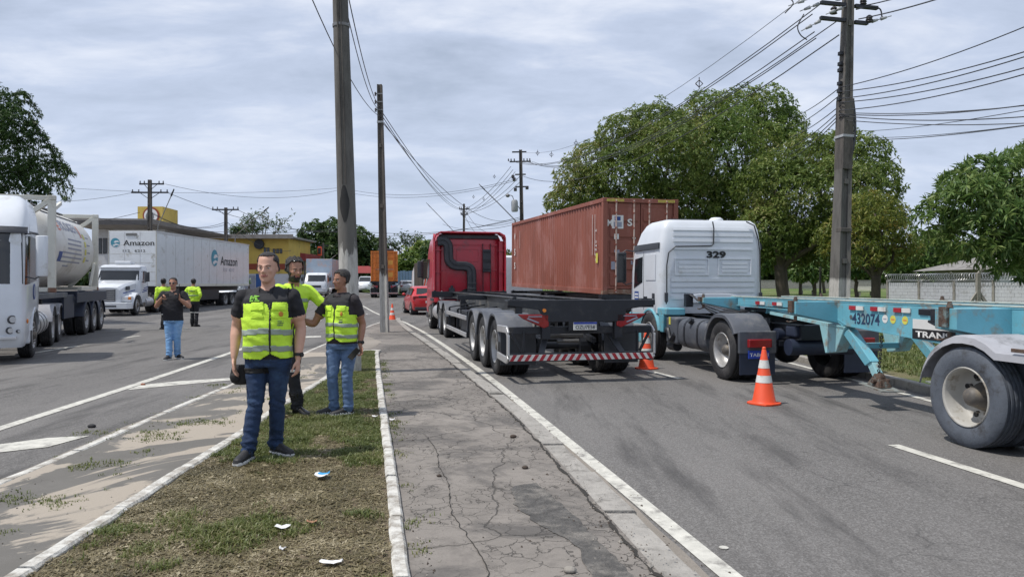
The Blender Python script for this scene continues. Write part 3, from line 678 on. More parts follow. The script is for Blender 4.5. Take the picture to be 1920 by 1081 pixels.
# ------------------------------------------------------------------ wheels
def tyre_mesh(name, m, r=.5, w=.27, grooves=4):
    h = w/2; p = [(-h*.84,r*.58),(-h*.98,r*.66),(-h*1.04,r*.80),(-h*.97,r*.91),(-h*.84,r*.975)]
    xs = np.linspace(-h*.76, h*.76, grooves*2+2)
    for i in range(0, len(xs)-1, 2):
        p += [(xs[i], r*(.995 if 0<i<len(xs)-2 else .99)), (xs[i+1], r*.995)]
        if i+2 < len(xs): p += [(xs[i+1]+.002, r*.965), (xs[i+2]-.002, r*.965)]
    p += [(h*.84,r*.975),(h*.97,r*.91),(h*1.04,r*.80),(h*.98,r*.66),(h*.84,r*.58),(0,r*.55)]
    mb = MB(); mb.smooth = True; mb.lathe(p, n=48, closed=True); me = mb.mesh(name, m)
    try: me.set_sharp_from_angle(angle=R(40))
    except Exception: pass
    return me
def rim_mesh(name, m, m2, kind, r=.5, w=.27):
    h = w/2; mb = MB(); mb.smooth = True
    if kind == 'dish':
        mb.lathe([(h*.86,r*.60),(h*.98,r*.585),(h*.80,r*.555),(h*.2,r*.53),(-h*.45,r*.50),(-h*.62,r*.42),(-h*.62,r*.27)], n=40)
        mb.lathe([(-h*.86,r*.60),(-h*.75,r*.55),(h*.2,r*.54)], n=40)
        hx, hr = h*.75, r*.17
        nuts = (-h*.62, r*.34)
    else:
        mb.lathe([(h*.86,r*.60),(h*.98,r*.585),(h*.75,r*.55),(h*.35,r*.53),(h*.55,r*.46),(h*.95,r*.34),(h*.9,r*.24)], n=40)
        hx, hr = h*1.35, r*.18
        nuts = (h*.93, r*.30)
    mb.cur = 1
    if kind == 'dish': mb.lathe([(-h*.64,r*.29),(-h*.3,r*.25),(h*.1,r*.21),(hx-.03,hr),(hx,hr*.6),(hx,0.001)], n=20)
    else: mb.lathe([(h*.88,r*.25),(hx-.02,hr),(hx,hr*.7),(hx,.001)], n=20)
    for k in range(10):
        a = 2*math.pi*k/10; y, z = nuts[1]*math.cos(a), nuts[1]*math.sin(a); mb.cyl((nuts[0]-.005,y,z),(nuts[0]+.03,y,z),.013,n=6)
    mb.cur = 2; mb.smooth = False
    hx2 = (-h*.60) if kind == 'dish' else h*.70
    for k in range(8 if kind=='dish' else 10):
        a = 2*math.pi*(k+.5)/(8 if kind=='dish' else 10); rr = r*.415; y, z = rr*math.cos(a), rr*math.sin(a)
        mb.cyl((hx2-.004,y,z),(hx2+.012,y,z),.026,n=10)
    return mb.mesh(name, [m, m2, 'letter_black'])
T_BLACK = tyre_mesh('tyre', 'rubber'); T_DUST = tyre_mesh('tyre', 'rubber_dusty')
RIM = {('dish','steel'): rim_mesh('rim','rim_steel','hub_grey','dish'), ('front','steel'): rim_mesh('rim','rim_steel','hub_grey','front'),
       ('dish','cream'): rim_mesh('rim','rim_cream','hub_grey','dish')}
def link(name, me, parent, loc=(0,0,0), rz=0, sc_=None):
    o = bpy.data.objects.new(name, me); COL.objects.link(o); o.parent = parent; o.location = loc; o.rotation_euler = (0,0,rz)
    if sc_: o.scale = sc_
    return o
def wheel(parent, side, y, x_out=1.22, r=.5, kind='dish', dual=True, col='steel', tyre=None, steer=0):
    """wheel empty at the hub, its outer face at x_out on that side; twin tyres when dual"""
    w = empty('wheel'); w.parent = parent; x = x_out-.135; w.location = (side*x, y, r); w.rotation_euler = (0,0,(0 if side > 0 else math.pi)+steer)
    s = (1, r/.5, r/.5)
    link('tyre', tyre or T_BLACK, w, sc_=s)
    if dual: link('tyre', tyre or T_BLACK, w, (-.31,0,0), sc_=s)
    link('rim', RIM[(kind,col)], w, sc_=s); return w
def fender(parent, side, y, x_in, x_out, r, a0, a1, m, r0=.5, thick=.025, lip=.05, name='mudguard', n=14, flat=None, profile=None):
    """curved mudguard shell over a wheel at y; angles measured from straight forward (0) over the top (90) to the rear (180)"""
    mb = MB(); mb.smooth = True; rings = []
    for i in range(n+1):
        a = R(a0+(a1-a0)*i/n); rr = r
        if flat: rr = min(r, flat/max(.2,math.sin(a))) if math.sin(a) > .2 else r
        c, s = math.cos(a), math.sin(a)
        def P(x, q): return (side*x, y+q*c, r0+q*s)
        rings.append([P(x_in,rr), P(x_out-.04,rr), P(x_out,rr-.015), P(x_out,rr-lip), P(x_out-.02,rr-lip), P(x_out-.03,rr-thick), P(x_in,rr-thick)])
    mb.loft(rings); return mb.obj(name, m, parent, smooth_angle=40)
def rail(parent, name, pts, w, h, m, bevel=.006, up=(0,0,1)):
    """flat bar of section w x h following a polyline in a vertical plane"""
    mb = MB(); pts = [Vector(p) for p in pts]
    for a, b in zip(pts, pts[1:]):
        d = (b-a).normalized(); s = Vector((1,0,0)) if abs(d.x) < .9 else Vector((0,1,0)); u = d.cross(s).normalized(); s = u.cross(d)
        a2, b2 = a - d*h*.0, b + d*h*.0
        mb.hexa([a2-s*w/2-u*h/2, a2+s*w/2-u*h/2, b2+s*w/2-u*h/2, b2-s*w/2-u*h/2], [a2-s*w/2+u*h/2, a2+s*w/2+u*h/2, b2+s*w/2+u*h/2, b2-s*w/2+u*h/2])
    return mb.obj(name, m, parent, bevel=bevel)
def bx(parent, name, m, x0,x1,y0,y1,z0,z1, bevel=.01, label=None):
    mb = MB(); mb.box(x0,x1,y0,y1,z0,z1); return mb.obj(name, m, parent, bevel=bevel, label=label)
def ibeam(mb, x, ys, zt, zb, fw=.14, ft=.018, wt=.012):
    """I-beam at x along y; zt top, zb(y) bottom as list matching ys"""
    for i in range(len(ys)-1):
        y0,y1,b0,b1 = ys[i],ys[i+1],zb[i],zb[i+1]
        H = lambda x0,x1,l0,l1,t0,t1: mb.hexa([(x0,y0,l0),(x1,y0,l0),(x1,y1,l1),(x0,y1,l1)],[(x0,y0,t0),(x1,y0,t0),(x1,y1,t1),(x0,y1,t1)])
        H(x-fw/2,x+fw/2,zt-ft,zt-ft,zt,zt); H(x-fw/2,x+fw/2,b0,b1,b0+ft,b1+ft); H(x-wt/2,x+wt/2,b0+ft,b1+ft,zt-ft,zt-ft)

# ------------------------------------------------------------------ black skeletal container trailers
def skeletal_trailer(loc, rz, label, plate=None, axles=(1.45,2.7,3.95), L_=12.4, m='chassis_black', beam='beam_dark', cat='trailer', lights=True, fend='fender_grey', zr=1.36):
    t = empty('container_trailer', loc, rz, label, cat)
    for s in (-1,1):
        mb = MB(); ibeam(mb, s*.5, [.1, 8.6, 9.4, L_], zr-.01, [.98,.98,1.16,1.18]); mb.obj('main_beam', beam, t)
    for y in (1.0,2.1,3.3,4.6,5.6,6.8,8.0,9.2,10.3,11.3):
        bx(t, 'cross_member', m, -.49,.49, y-.04,y+.04, 1.08 if y<9 else 1.2, zr-.06)
    bx(t, 'front_bolster', m, -1.22,1.22, L_-.2, L_, 1.18, zr+.01)
    mb = MB(); mb.prism([(-1.26,zr-.09),(-1.26,zr),(1.26,zr),(1.26,zr-.09),(.75,zr-.16),(.72,zr-.36),(-.62,zr-.36),(-.75,zr-.16)], 0, .06, 'y')
    mb.box(-1.26,1.26,.06,.30,zr-.13,zr-.004); mb.obj('rear_bolster', m, t, bevel=.008)
    for s in (-1,1):
        for yy in (.12, L_-.1):
            mb = MB(); mb.box(s*1.13-.09, s*1.13+.09, yy-.09, yy+.09, zr+.002, zr+.02); mb.cyl((s*1.13,yy,zr+.02),(s*1.13,yy,zr+.05),.035,n=8); mb.obj('twist_lock', m, t)
    mb = MB(); mb.box(-1.13,-1.02,.02,.1,zr-.22,zr-.1); mb.obj('lock_handle', m, t)
    # mid bolster
    mb = MB(); mb.box(-1.22,1.22,6.2,6.38,zr-.13,zr-.02); mb.obj('mid_bolster', m, t)
    # rear frame under the bolster, bumper and its stripes
    for s in (-1,1):
        mb = MB(); mb.box(s*.62-.07, s*.62+.07, .02,.14, .72, zr-.14); mb.obj('bumper_post', m, t, bevel=.006)
        mb = MB(); mb.hexa([(s*.45-.09,.5,.86),(s*.45+.09,.5,.86),(s*.45+.09,.62,.86),(s*.45-.09,.62,.86)][::1] if False else [(s*.62-.05,.14,.80),(s*.62+.06,.14,.80),(s*.62+.06,.2,.80),(s*.62-.05,.2,.80)], [(s*.62-.05,.04,1.05),(s*.62+.06,.04,1.05),(s*.62+.06,.12,1.05),(s*.62-.05,.12,1.05)]); mb.obj('gusset', m, t)
        rail(t, 'bumper_strut', [(s*(.55),.30,.80),(s*.70,.06,.47)], .10, .05, 'plastic_black')
        for a, b in (((s*1.2,.10,.84),(s*1.02,.10,.50)), ((s*.98,.10,.84),(s*.98,.10,.50))):
            rail(t, 'bumper_brace', [a,b], .04, .04, m)
    bx(t, 'light_carrier', m, -1.23,1.23, .10,.20, .80,.92)
    bx(t, 'rear_bumper', m, -1.24,1.24, .03,.12, .36,.495)
    mb = MB(); mb.box(-1.235,1.235,.022,.0295,.375,.475); mb.obj('bumper_sheet', 'reflective_white', t)
    w = .062
    mbm = MB(); mbm.hexa([(0,0,0),(w,0,0),(w,.004,0),(0,.004,0)], [(w*1.0,0,.098),(w*2.0,0,.098),(w*2,.004,.098),(w,.004,.098)]); me_s = mbm.mesh('red_stripe', 'reflective_red')
    mbm = MB(); mbm.hexa([(w,0,0),(w*2,0,0),(w*2,.004,0),(w,.004,0)], [(0,0,.098),(w,0,.098),(w,.004,.098),(0,.004,.098)]); me_s2 = mbm.mesh('red_stripe', 'reflective_red')
    for k in range(10):
        link('red_stripe', me_s, t, (-1.232+k*.1225,.0175,.376)); link('red_stripe', me_s2, t, (1.232-.124-k*.1225,.0175,.376))
    if lights:
        for s in (-1,1):
            mb = MB(); mb.prism([(s*.58,.93),(s*.58,1.13),(s*1.10,1.13),(s*1.02,1.06),(s*.66,.90)], .0,.07,'y')
            l = mb.obj('tail_light', 'red_lens', t, bevel=.015)
            mb = MB(); mb.prism([(s*.70,1.085),(s*.93,1.085),(s*.93,1.10),(s*.70,1.10)],-.004,0,'y'); mb.prism([(s*.93,1.075),(s*.955,1.055),(s*.76,.985),(s*.745,.998)],-.004,0,'y'); mb.obj('light_strip', 'print_grey', l)
    if plate:
        p = empty('number_plate'); p.parent = t; p.location = (.03,.0,.93)
        bx(p, 'plate', 'reflective_white', -.2,.2,-.012,0,-.065,.065, .004); bx(p, 'plate_header', 'plate_blue', -.2,.2,-.0155,-.0125,.033,.065, 0)
        text_mesh(plate, 'letter_black', .33,.062,p,(0,-.0125,-.016),(1,0,0),(0,0,1),'plate_number',bold=.012)
        bx(t, 'plate_bracket', m, -.25,.27, .0,.03, .85,1.02)
    for i, y in enumerate(axles):
        for s in (-1,1):
            wheel(t, s, y); fender(t, s, y, .62, 1.25, .62, 8, 168, fend, flat=.60)
        mb = MB(); mb.cyl((-1.0,y,.5),(1.0,y,.5),.065,n=12); mb.cyl((-.55,y,.5),(-.35,y,.5),.2,n=16); mb.cyl((.35,y,.5),(.55,y,.5),.2,n=16); mb.obj('axle', m, t)
        for s in (-1,1):
            mb = MB(); mb.prism([(y-.5,.58),(y-.5,.66),(y,.72),(y+.5,.66),(y+.5,.58),(y,.62)], s*.5-.04, s*.5+.04); mb.obj('leaf_spring', m, t)
            mb = MB(); mb.prism([(y+.5,.6),(y+.72,.6),(y+.72,.99),(y+.45,.99)], s*.5-.05, s*.5+.05); mb.obj('spring_hanger', m, t)
    mb = MB(); mb.cyl((-.36,1.0,.72),(.30,1.0,.72),.055,n=12); mb.cyl((-.2,.9,.62),(.2,.9,.62),.03,n=8); mb.obj('brake_rod', 'steel_grey', t)
    mb = MB(); mb.cyl((-.44,4.9,.85),(.44,4.9,.85),.14,n=16); mb.obj('air_tank', m, t)
    # mud flaps
    for s in (-1,1): bx(t, 'mud_flap', 'plastic_black', s*.93-.31, s*.93+.31, axles[0]-.72, axles[0]-.70, .24,.80, 0)
    # pale side guards
    for s in (-1,1):
        rail(t, 'side_guard', [(s*1.25,.92,.86),(s*1.25,.16,.88),(s*1.25,.05,.80),(s*1.25,.05,.46),(s*1.25,.16,.38),(s*1.25,.92,.40)], .035,.115,'alu', .01)
        for z in (.86,.48): rail(t, 'side_guard', [(s*1.23,4.75,z),(s*1.23,8.3,z)], .03,.10,'alu', .008)
        for y in (4.85,6.5,8.1): rail(t, 'guard_post', [(s*1.18,y,.42),(s*1.18,y,1.0),(s*.5,y,1.1)], .05,.03, m)
    bx(t, 'tool_box', m, -1.15,-.6, 5.2,6.1, .5,1.0, .02)
    for s in (-1,1):
        mb = MB(); mb.box(s*.75-.07,s*.75+.07,8.55,8.69,.45,1.25); mb.box(s*.75-.05,s*.75+.05,8.57,8.67,.28,.45); mb.box(s*.75-.13,s*.75+.13,8.50,8.74,.25,.28); mb.obj('landing_leg', m, t)
    return t
black_trailer = skeletal_trailer((1.17,12.26,0), R(12), 'empty black skeletal container trailer behind the red cab, striped rear bumper', plate='OZU7E58')
mb = MB(); mb.cyl((-.66,.02,1.19),(-.66,-.02,1.19),.03,n=10); mb.obj('marker_light', 'amber_lens', black_trailer)

# ------------------------------------------------------------------ cab shells
class Shell:
    """cab body: superellipse rings; levels = [(z, half width, y back, y front)]"""
    def __init__(s, levels, n=7.): s.lv = levels; s.n = n
    def at(s, z):
        zs = [l[0] for l in s.lv]; return [float(np.interp(z, zs, [l[i] for l in s.lv])) for i in (1,2,3)]
    def pt(s, t, z, off=0):
        hw, yb, yf = s.at(z); yc, hl = (yb+yf)/2, (yf-yb)/2; e = 2/s.n
        c, q = math.cos(t), math.sin(t)
        x = (hw+off)*math.copysign(abs(c)**e, c); y = yc+(hl+off)*math.copysign(abs(q)**e, q); return (x,y,z)
    def t_y(s, y, z, side=-1):
        hw, yb, yf = s.at(z); yc, hl = (yb+yf)/2, (yf-yb)/2; v = max(-.999,min(.999,(y-yc)/hl)); q = math.copysign(abs(v)**(s.n/2), v)
        a = math.asin(q); return a if side > 0 else math.pi-a
    def t_x(s, x, z, front=True):
        hw, yb, yf = s.at(z); v = max(-.999,min(.999,x/hw)); c = math.copysign(abs(v)**(s.n/2), v); a = math.acos(c); return a if front else -a
    def body(s, name, m, parent, nt=72, bevel=0, mats=None):
        mb = MB(); mb.smooth = True
        zs = [l[0] for l in s.lv]
        rings = [[s.pt(2*math.pi*(k+.5)/nt, z) for k in range(nt)] for z in zs]
        top = s.lv[-1]
        for q in (.6,.2):
            yc = (top[2]+top[3])/2
            rings.append([(p[0]*q, yc+(p[1]-yc)*q, top[0]+.03*(1-q)) for p in rings[len(zs)-1]])
        mb.loft(rings); return mb.obj(name, m, parent, smooth_angle=38)
    def patch(s, name, m, parent, corners, off=.008, nu=8, nv=5, thick=.02, rnd=0):
        """panel lying on the shell; corners: function (u,v)->(t,z)"""
        mb = MB(); mb.smooth = True; vs = []
        for side in (0,1):
            for j in range(nv+1):
                for i in range(nu+1):
                    t, z = corners(i/nu, j/nv); vs.append(s.pt(t, z, off if side == 0 else off-thick))
        n = (nu+1)*(nv+1); fs = []
        for j in range(nv):
            for i in range(nu):
                a = j*(nu+1)+i; q = (a,a+1,a+nu+2,a+nu+1); fs += [q, tuple(n+k for k in q[::-1])]
        edge = [i for i in range(nu+1)] + [j*(nu+1)+nu for j in range(1,nv+1)] + [nv*(nu+1)+i for i in range(nu-1,-1,-1)] + [j*(nu+1) for j in range(nv-1,0,-1)]
        for a, b in zip(edge, edge[1:]+edge[:1]): fs.append((a,b,n+b,n+a))
        mb.add(vs, fs); return mb.obj(name, m, parent, smooth_angle=40)
    def side_panel(s, name, m, parent, side, poly, off=.008, thick=.02):
        """quad on a side: poly = (y,z) of rear-bottom, front-bottom, front-top, rear-top"""
        a,b,c,d = poly
        def f(u, v):
            y = (a[0]*(1-u)+b[0]*u)*(1-v)+(d[0]*(1-u)+c[0]*u)*v; z = (a[1]*(1-u)+b[1]*u)*(1-v)+(d[1]*(1-u)+c[1]*u)*v
            return s.t_y(y, z, side), z
        return s.patch(name, m, parent, f, off, 6, 4, thick)
    def face_panel(s, name, m, parent, front, x0,x1,x2,x3, z0,z1, off=.008, thick=.02, nu=10):
        def f(u, v):
            x = (x0*(1-u)+x1*u)*(1-v)+(x3*(1-u)+x2*u)*v; z = z0+(z1-z0)*v; return s.t_x(x, z, front), z
        return s.patch(name, m, parent, f, off, nu, 5, thick)
def mirror(parent, x, y, z, side, m='plastic_black', h=.62, m2=None):
    mr = empty('mirror'); mr.parent = parent; mr.location = (x,y,z)
    mb = MB(); mb.smooth = True; mb.loft([[(side*.0+sx*.11, sy*.06, zz*1.0) for sx, sy in ((-1,-1),(1,-1),(1,.4),(.6,1),(-.6,1),(-1,.4))] for zz in (-h/2, h/2)]); mb.obj('mirror_housing', m2 or m, mr, bevel=.02)
    mb = MB(); mb.box(-.09,.09,-.068,-.0605,-h/2+.04,h/2-.04); mb.obj('mirror_glass', 'glass', mr)
    mb = MB(); mb.tube([(0,0,h/2-.03),(-side*.12,0,h/2+.05),(-side*.30,0,h/2+.02)], .014); mb.obj('mirror_arm', 'plastic_black', mr); mb = MB(); mb.tube([(0,0,-h/2+.03),(-side*.12,0,-h/2-.05),(-side*.30,0,-h/2+.0)], .014); mb.obj('mirror_arm', 'plastic_black', mr)
    return mr
def tractor_frame(t, y0, y1, m='chassis_black'):
    for s in (-1,1):
        mb = MB(); ibeam(mb, s*.42, [y0,y1], .98, [.74,.74], fw=.09); mb.obj('frame_rail', m, t)
    mb = MB(); mb.box(-.42,.42,y0,y0+.08,.74,.97); mb.obj('frame_end', m, t)
def fifth_wheel(t, y, z=1.2):
    mb = MB(); mb.prism([(-.42,y-.42),(.42,y-.42),(.45,y+.3),(.25,y+.45),(-.25,y+.45),(-.45,y+.3)], z-.05, z, 'z'); mb.box(-.45,.45,y-.12,y+.12,.98,z-.06); mb.obj('fifth_wheel', 'chassis_black', t)

# ------------------------------------------------------------------ red tractor, seen from behind
t = red = empty('truck_tractor', (-.85,22.86,0), R(12), 'dark red truck tractor with black snorkel pulling the empty black trailer', 'truck')
tractor_frame(t, -.9, 5.4); fifth_wheel(t, .9, 1.18)
for y in (0,1.3):
    for s in (-1,1): wheel(t, s, y, 1.23)
for s in (-1,1):
    wheel(t, s, 4.55, 1.22, kind='front', dual=False)
    fender(t, s, 0, .62,1.26,.60,35,165,'fender_grey', flat=.58); fender(t, s, 1.3, .62,1.26,.60,15,145,'fender_grey', flat=.58)
sh = Shell([(.55,1.20,5.0,5.75),(.75,1.23,4.9,5.85),(1.0,1.24,3.05,5.85),(1.3,1.245,3.0,5.82),(2.2,1.24,3.0,5.72),(2.75,1.22,3.0,5.58),(3.15,1.17,3.0,5.3),(3.32,1.08,3.05,5.0),(3.36,.95,3.1,4.85)])
sh.body('cab', 'red_paint', t)
sh.face_panel('windscreen', 'glass', t, True, -1.12,1.12,1.05,-1.05, 1.75,2.6)
for s in (-1,1):
    sh.side_panel('side_window', 'glass', t, s, [(4.35,1.85),(5.35,1.7),(5.2,2.5),(4.35,2.5)])
    mirror(t, s*1.48, 5.35, 2.15, s)
    # side fins behind the cab
    mb = MB(); rr = []
    mb.prism([(2.72,1.12),(3.1,1.12),(3.1,3.26),(2.95,3.33),(2.78,3.22),(2.74,2.9)], s*1.20, s*1.25); mb.obj('side_fin', 'red_paint', t, bevel=.015)
    mb = MB(); mb.box(s*1.02 if s>0 else s*1.18, s*1.18 if s>0 else s*1.02, 2.90,3.02, 1.2,3.1); mb.obj('corner_rib', 'red_paint', t, bevel=.03)
    for z in (1.35,2.0,2.75):
        mb = MB(); mb.box(min(s*1.0,s*1.2),max(s*1.0,s*1.2),2.82,2.99,z,z+.03); mb.obj('fin_bracket','red_paint',t)
mb = MB(); mb.prism([(-1.25,3.14),(-1.2,3.30),(-1.02,3.40),(1.02,3.40),(1.2,3.30),(1.25,3.14),(1.21,3.14),(1.16,3.25),(1.0,3.345),(-1.0,3.345),(-1.16,3.25),(-1.21,3.14)], 2.74, 3.2, 'y'); mb.obj('roof_lip', 'red_paint', t, bevel=.012)
bx(t, 'painted_roof_shade', 'plastic_black', -1.0,1.0, 2.93,3.0, 3.16,3.30, .02)  # solid black bar standing in for the shade under the roof lip
# back wall pressings
def frame_rect(parent, name, m, x0,x1,z0,z1,y,w=.02,d=.012):
    mb = MB(); mb.prism([(x0,z0),(x1,z0),(x1,z0+w),(x0,z0+w)],y-d,y,'y'); mb.prism([(x0,z1-w),(x1,z1-w),(x1,z1),(x0,z1)],y-d,y,'y')
    mb.prism([(x0,z0+w),(x0+w,z0+w),(x0+w,z1-w),(x0,z1-w)],y-d,y,'y'); mb.prism([(x1-w,z0+w),(x1,z0+w),(x1,z1-w),(x1-w,z1-w)],y-d,y,'y'); return mb.obj(name, m, parent, bevel=.005)
frame_rect(t,'pressed_panel','red_paint',-.45,.32,2.38,2.82,3.0,.025)
frame_rect(t,'pressed_panel','red_paint',-.80,.42,1.3,2.93,3.002,.02)
frame_rect(t,'pressed_panel','red_paint',.44,.98,1.25,2.93,3.002,.02)
for z in (2.08,2.95): bx(t,'pressed_rib','red_paint',-.98,.98,2.985,3.004,z,z+.04,.006)
path = spl([(-1.12,2.86,3.06),(-.90,2.86,3.07),(-.76,2.86,2.93),(-.74,2.86,2.6),(-.70,2.86,2.38),(-.50,2.86,2.24),(-.15,2.86,2.22),(.03,2.86,2.10),(.06,2.86,1.8),(.06,2.86,1.15)], 6)
rings = []
for i, p in enumerate(path):
    d = (path[min(i+1,len(path)-1)]-path[max(i-1,0)]).normalized(); n_ = Vector((0,1,0)); s_ = d.cross(n_).normalized()
    ww, dd = .155, .10
    rings.append([p+s_*a*ww+n_*b*dd for a,b in ((-1,-.6),(-.75,-1),(-.16,-1),(-.12,-.75),(.12,-.75),(.16,-1),(.75,-1),(1,-.6),(1,.8),(-1,.8))])
mb = MB(); mb.loft(rings); sn = mb.obj('snorkel', 'plastic_black', t, smooth_angle=30)
for z in (1.62,1.45,1.3): bx(sn, 'snorkel_rib', 'plastic_black', -.09,.21, 2.74,2.95, z-.02,z+.02, .006)
v = empty('vent_ladder'); v.parent = t
bx(v,'vent_frame','plastic_black',.45,.74,2.86,3.0,2.02,2.80,.02)
for z in (2.1,2.36,2.42,2.70): bx(v,'vent_step','chassis_black',.48,.71,2.83,2.86,z,z+.05,.005)
mb = MB(); mb.tube([(.46,2.93,3.0),(.47,2.93,1.15)],.015); mb.tube([(.73,2.93,3.0),(.74,2.93,1.15)],.015); mb.obj('cable','wire',t)
mb = MB(); mb.prism([(x*.40-.02, 1.08+ .38*math.sqrt(max(0,1-x*x))) for x in np.linspace(-1,1,15)], 2.975, 2.996,'y'); mb.obj('rear_opening','letter_black',t)
bx(t,'valve_box','plastic_black',-.72,-.52,2.88,2.99,1.25,1.48,.02); mb = MB(); mb.cyl((-.62,2.93,1.48),(-.62,2.93,1.56),.05,n=10); mb.obj('valve_cap','plastic_black',t)
bx(t,'catwalk','chassis_black',-1.0,1.0,2.0,2.85,1.10,1.15,.01)
mb = MB(); mb.smooth=True; mb.ball((-.98,2.86,1.22),.10,.07,.16,10,7); bag = mb.obj('rag_bundle','paper_white',t)
for s in (-1,1):
    mb = MB(); mb.smooth = True; mb.cyl((s*.92,2.1,.66),(s*.92,3.5,.66),.30,n=20); mb.obj('fuel_tank','alu',t,smooth_angle=40)
    bx(t,'side_skirt','plastic_black',min(s*1.12,s*1.2),max(s*1.12,s*1.2),3.55,4.0,.45,1.05,.02)
mb = MB(); mb.smooth=True; mb.cyl((-1.0,3.72,.72),(-1.0,3.95,.72),.11,n=12); mb.obj('blue_canister','letter_blue',t)
sh.side_panel('mud_step','plastic_black',t,-1,[(3.3,1.02),(4.0,1.02),(4.0,1.12),(3.3,1.12)])
bx(t,'front_bumper','plastic_black',-1.22,1.22,5.3,5.86,.35,.6,.05)

# ------------------------------------------------------------------ white tractor number 329
t = w329 = empty('truck_tractor', (4.75,12.9,0), R(10), 'white truck tractor numbered 329 with grey tank, coupled to the cyan trailer', 'truck')
tractor_frame(t, -1.15, 4.6); fifth_wheel(t, .35, 1.2)
for s in (-1,1): wheel(t, s, 0, 1.22); wheel(t, s, 3.55, 1.2, kind='front', dual=False)
sh = Shell([(.62,1.12,3.95,4.85),(.95,1.15,4.05,4.95),(1.0,1.16,2.96,4.95),(1.23,1.165,2.92,4.94),(1.9,1.165,2.90,4.88),(2.35,1.155,2.90,4.72),(2.42,1.15,2.90,4.66),(2.75,1.10,2.93,4.40),(2.90,1.05,2.98,4.18),(2.97,.97,3.04,4.08)], n=12)
sh.body('cab', 'white_cab', t)
sh.face_panel('windscreen','glass',t,True,-1.02,1.02,.98,-.98,1.6,2.3)
for s in (-1,1):
    w = sh.side_panel('side_window','glass',t,s,[(4.0,1.66),(4.55,1.52),(4.48,2.18),(4.0,2.22)])
    sh.side_panel('door_seam','plastic_black',t,s,[(3.93,1.05),(3.945,1.05),(3.945,2.32),(3.93,2.32)],off=.004)
    sh.side_panel('side_panel','white_cab',t,s,[(3.2,1.7),(3.78,1.7),(3.78,2.25),(3.2,2.25)],off=.012)
    sh.side_panel('wind_deflector','plastic_black',t,s,[(3.05,2.36),(4.62,2.36),(4.5,2.49),(3.05,2.49)],off=.035,thick=.04)
    mirror(t, s*1.42, 4.72, 2.0, s, h=.7)
    mb = MB(); mb.box(min(s*1.165,s*1.195),max(s*1.165,s*1.195),3.25,3.35,1.30,1.42); mb.obj('door_handle','plastic_black',t,bevel=.01)
bd = sh.side_panel('blue_sticker','letter_blue',t,-1,[(4.25,1.18),(4.52,1.18),(4.52,1.45),(4.25,1.45)],off=.004,thick=.003)
for i, z in enumerate((1.22,1.30,1.37)): sh.side_panel('sticker_line','letter_white',bd,-1,[(4.28,z),(4.49,z),(4.49,z+.035),(4.28,z+.035)],off=.006,thick=.002)
# back wall: pressed ribs
def rib(x0,x1,z0,z1,d=.024,name='pressed_rib',off=0):
    return sh.face_panel(name,'white_cab',t,False,x1,x0,x0,x1,z0,z1,off=d,thick=.03)
for z in (2.50,2.62,2.74): rib(-.88,.88,z,z+.07)
for z in (1.44,1.555,1.67): rib(-.92,.92,z,z+.06)
rib(-.92,-.42,1.30,1.385); rib(.42,.92,1.30,1.385); rib(-.88,.88,2.335,2.36)
for s in (-1,1):
    a, b = (-.85,-.10) if s < 0 else (.10,.85)
    def ring_rect(x0,x1,z0,z1,w,d,nm):
        for q in ((x0,x1,z0,z0+w),(x0,x1,z1-w,z1),(x0,x0+w,z0+w,z1-w),(x1-w,x1,z0+w,z1-w)): rib(*q,d=d,name=nm)
    ring_rect(a,b,1.80,2.16,.024,.024,'pressed_frame')
    for z in (1.86,1.945,2.03): rib(a+.09,b-.09,z,z+.055,.02)
text_mesh('329','letter_black',.43,.15,t,(.06,2.884,2.235),(1,0,0),(0,0,1),'cab_number',off=.004,bold=.045)
mb = MB(); mb.tube([(-.02,2.885,2.93),(.0,2.87,2.78),(-.01,2.865,2.46),(-.05,2.865,2.42),(-.4,2.865,2.41),(-.85,2.865,2.40),(-1.0,2.875,2.27),(-1.04,2.885,2.0),(-1.04,2.885,1.5),(-1.05,2.885,1.2)],.014,6)
mb.tube([(.75,2.90,2.94),(.93,2.90,2.86),(1.03,2.905,2.55),(1.06,2.90,2.3),(1.06,2.89,1.7),(1.08,2.89,1.3)],.014,6); mb.obj('cable','wire',t)
for x in (-1.05,1.07): bx(t,'cable_clip','plastic_black',x-.035,x+.035,2.86,2.91,1.24,1.44,.012)
mb = MB(); mb.smooth=True; mb.lathe([(2.965,.15),(3.01,.15),(3.05,.10),(3.06,.001)],(.25,3.3,0),'z',20); mb.obj('roof_beacon','white_paint',t)
mb = MB(); mb.box(-.85,-.1,3.15,3.9,2.97,3.0); mb.obj('roof_hatch','plastic_black',t,bevel=.01)
mb = MB(); mb.prism([(x*.62, 1.22+ .20*math.sqrt(max(0,1-abs(x)**4))) for x in np.linspace(-1,1,17)], 2.86, 2.90,'y'); mb.obj('rear_hump','white_cab',t,bevel=.01)
# cyan sill, steps, tanks, pipes
for s in (-1,1):
    fender(t,s,3.55,.75,1.19,.60,20,165,'cyan_paint',r0=.5,flat=.60,name='front_wheel_arch')
    bx(t,'sill','cyan_paint',min(s*.75,s*1.17),max(s*.75,s*1.17),2.6,3.1,.98,1.12,.02)
    mb = MB(); mb.prism([(2.78,.62),(2.95,.62),(3.03,1.0),(2.74,1.0)], min(s*.8,s*1.17),max(s*.8,s*1.17)); mb.obj('sill_corner','cyan_paint',t,bevel=.02)
    mb = MB(); mb.prism([(4.10,.30),(4.85,.32),(4.95,.5),(4.95,.96),(4.15,.98),(4.18,.6)], min(s*.9,s*1.16),max(s*.9,s*1.16)); mb.obj('step_panel','cyan_paint',t,bevel=.03)
bx(t,'front_bumper','cyan_paint',-1.12,1.12,4.6,5.02,.35,.75,.06)
tk = empty('fuel_tank'); tk.parent = t
mb = MB(); mb.smooth = True
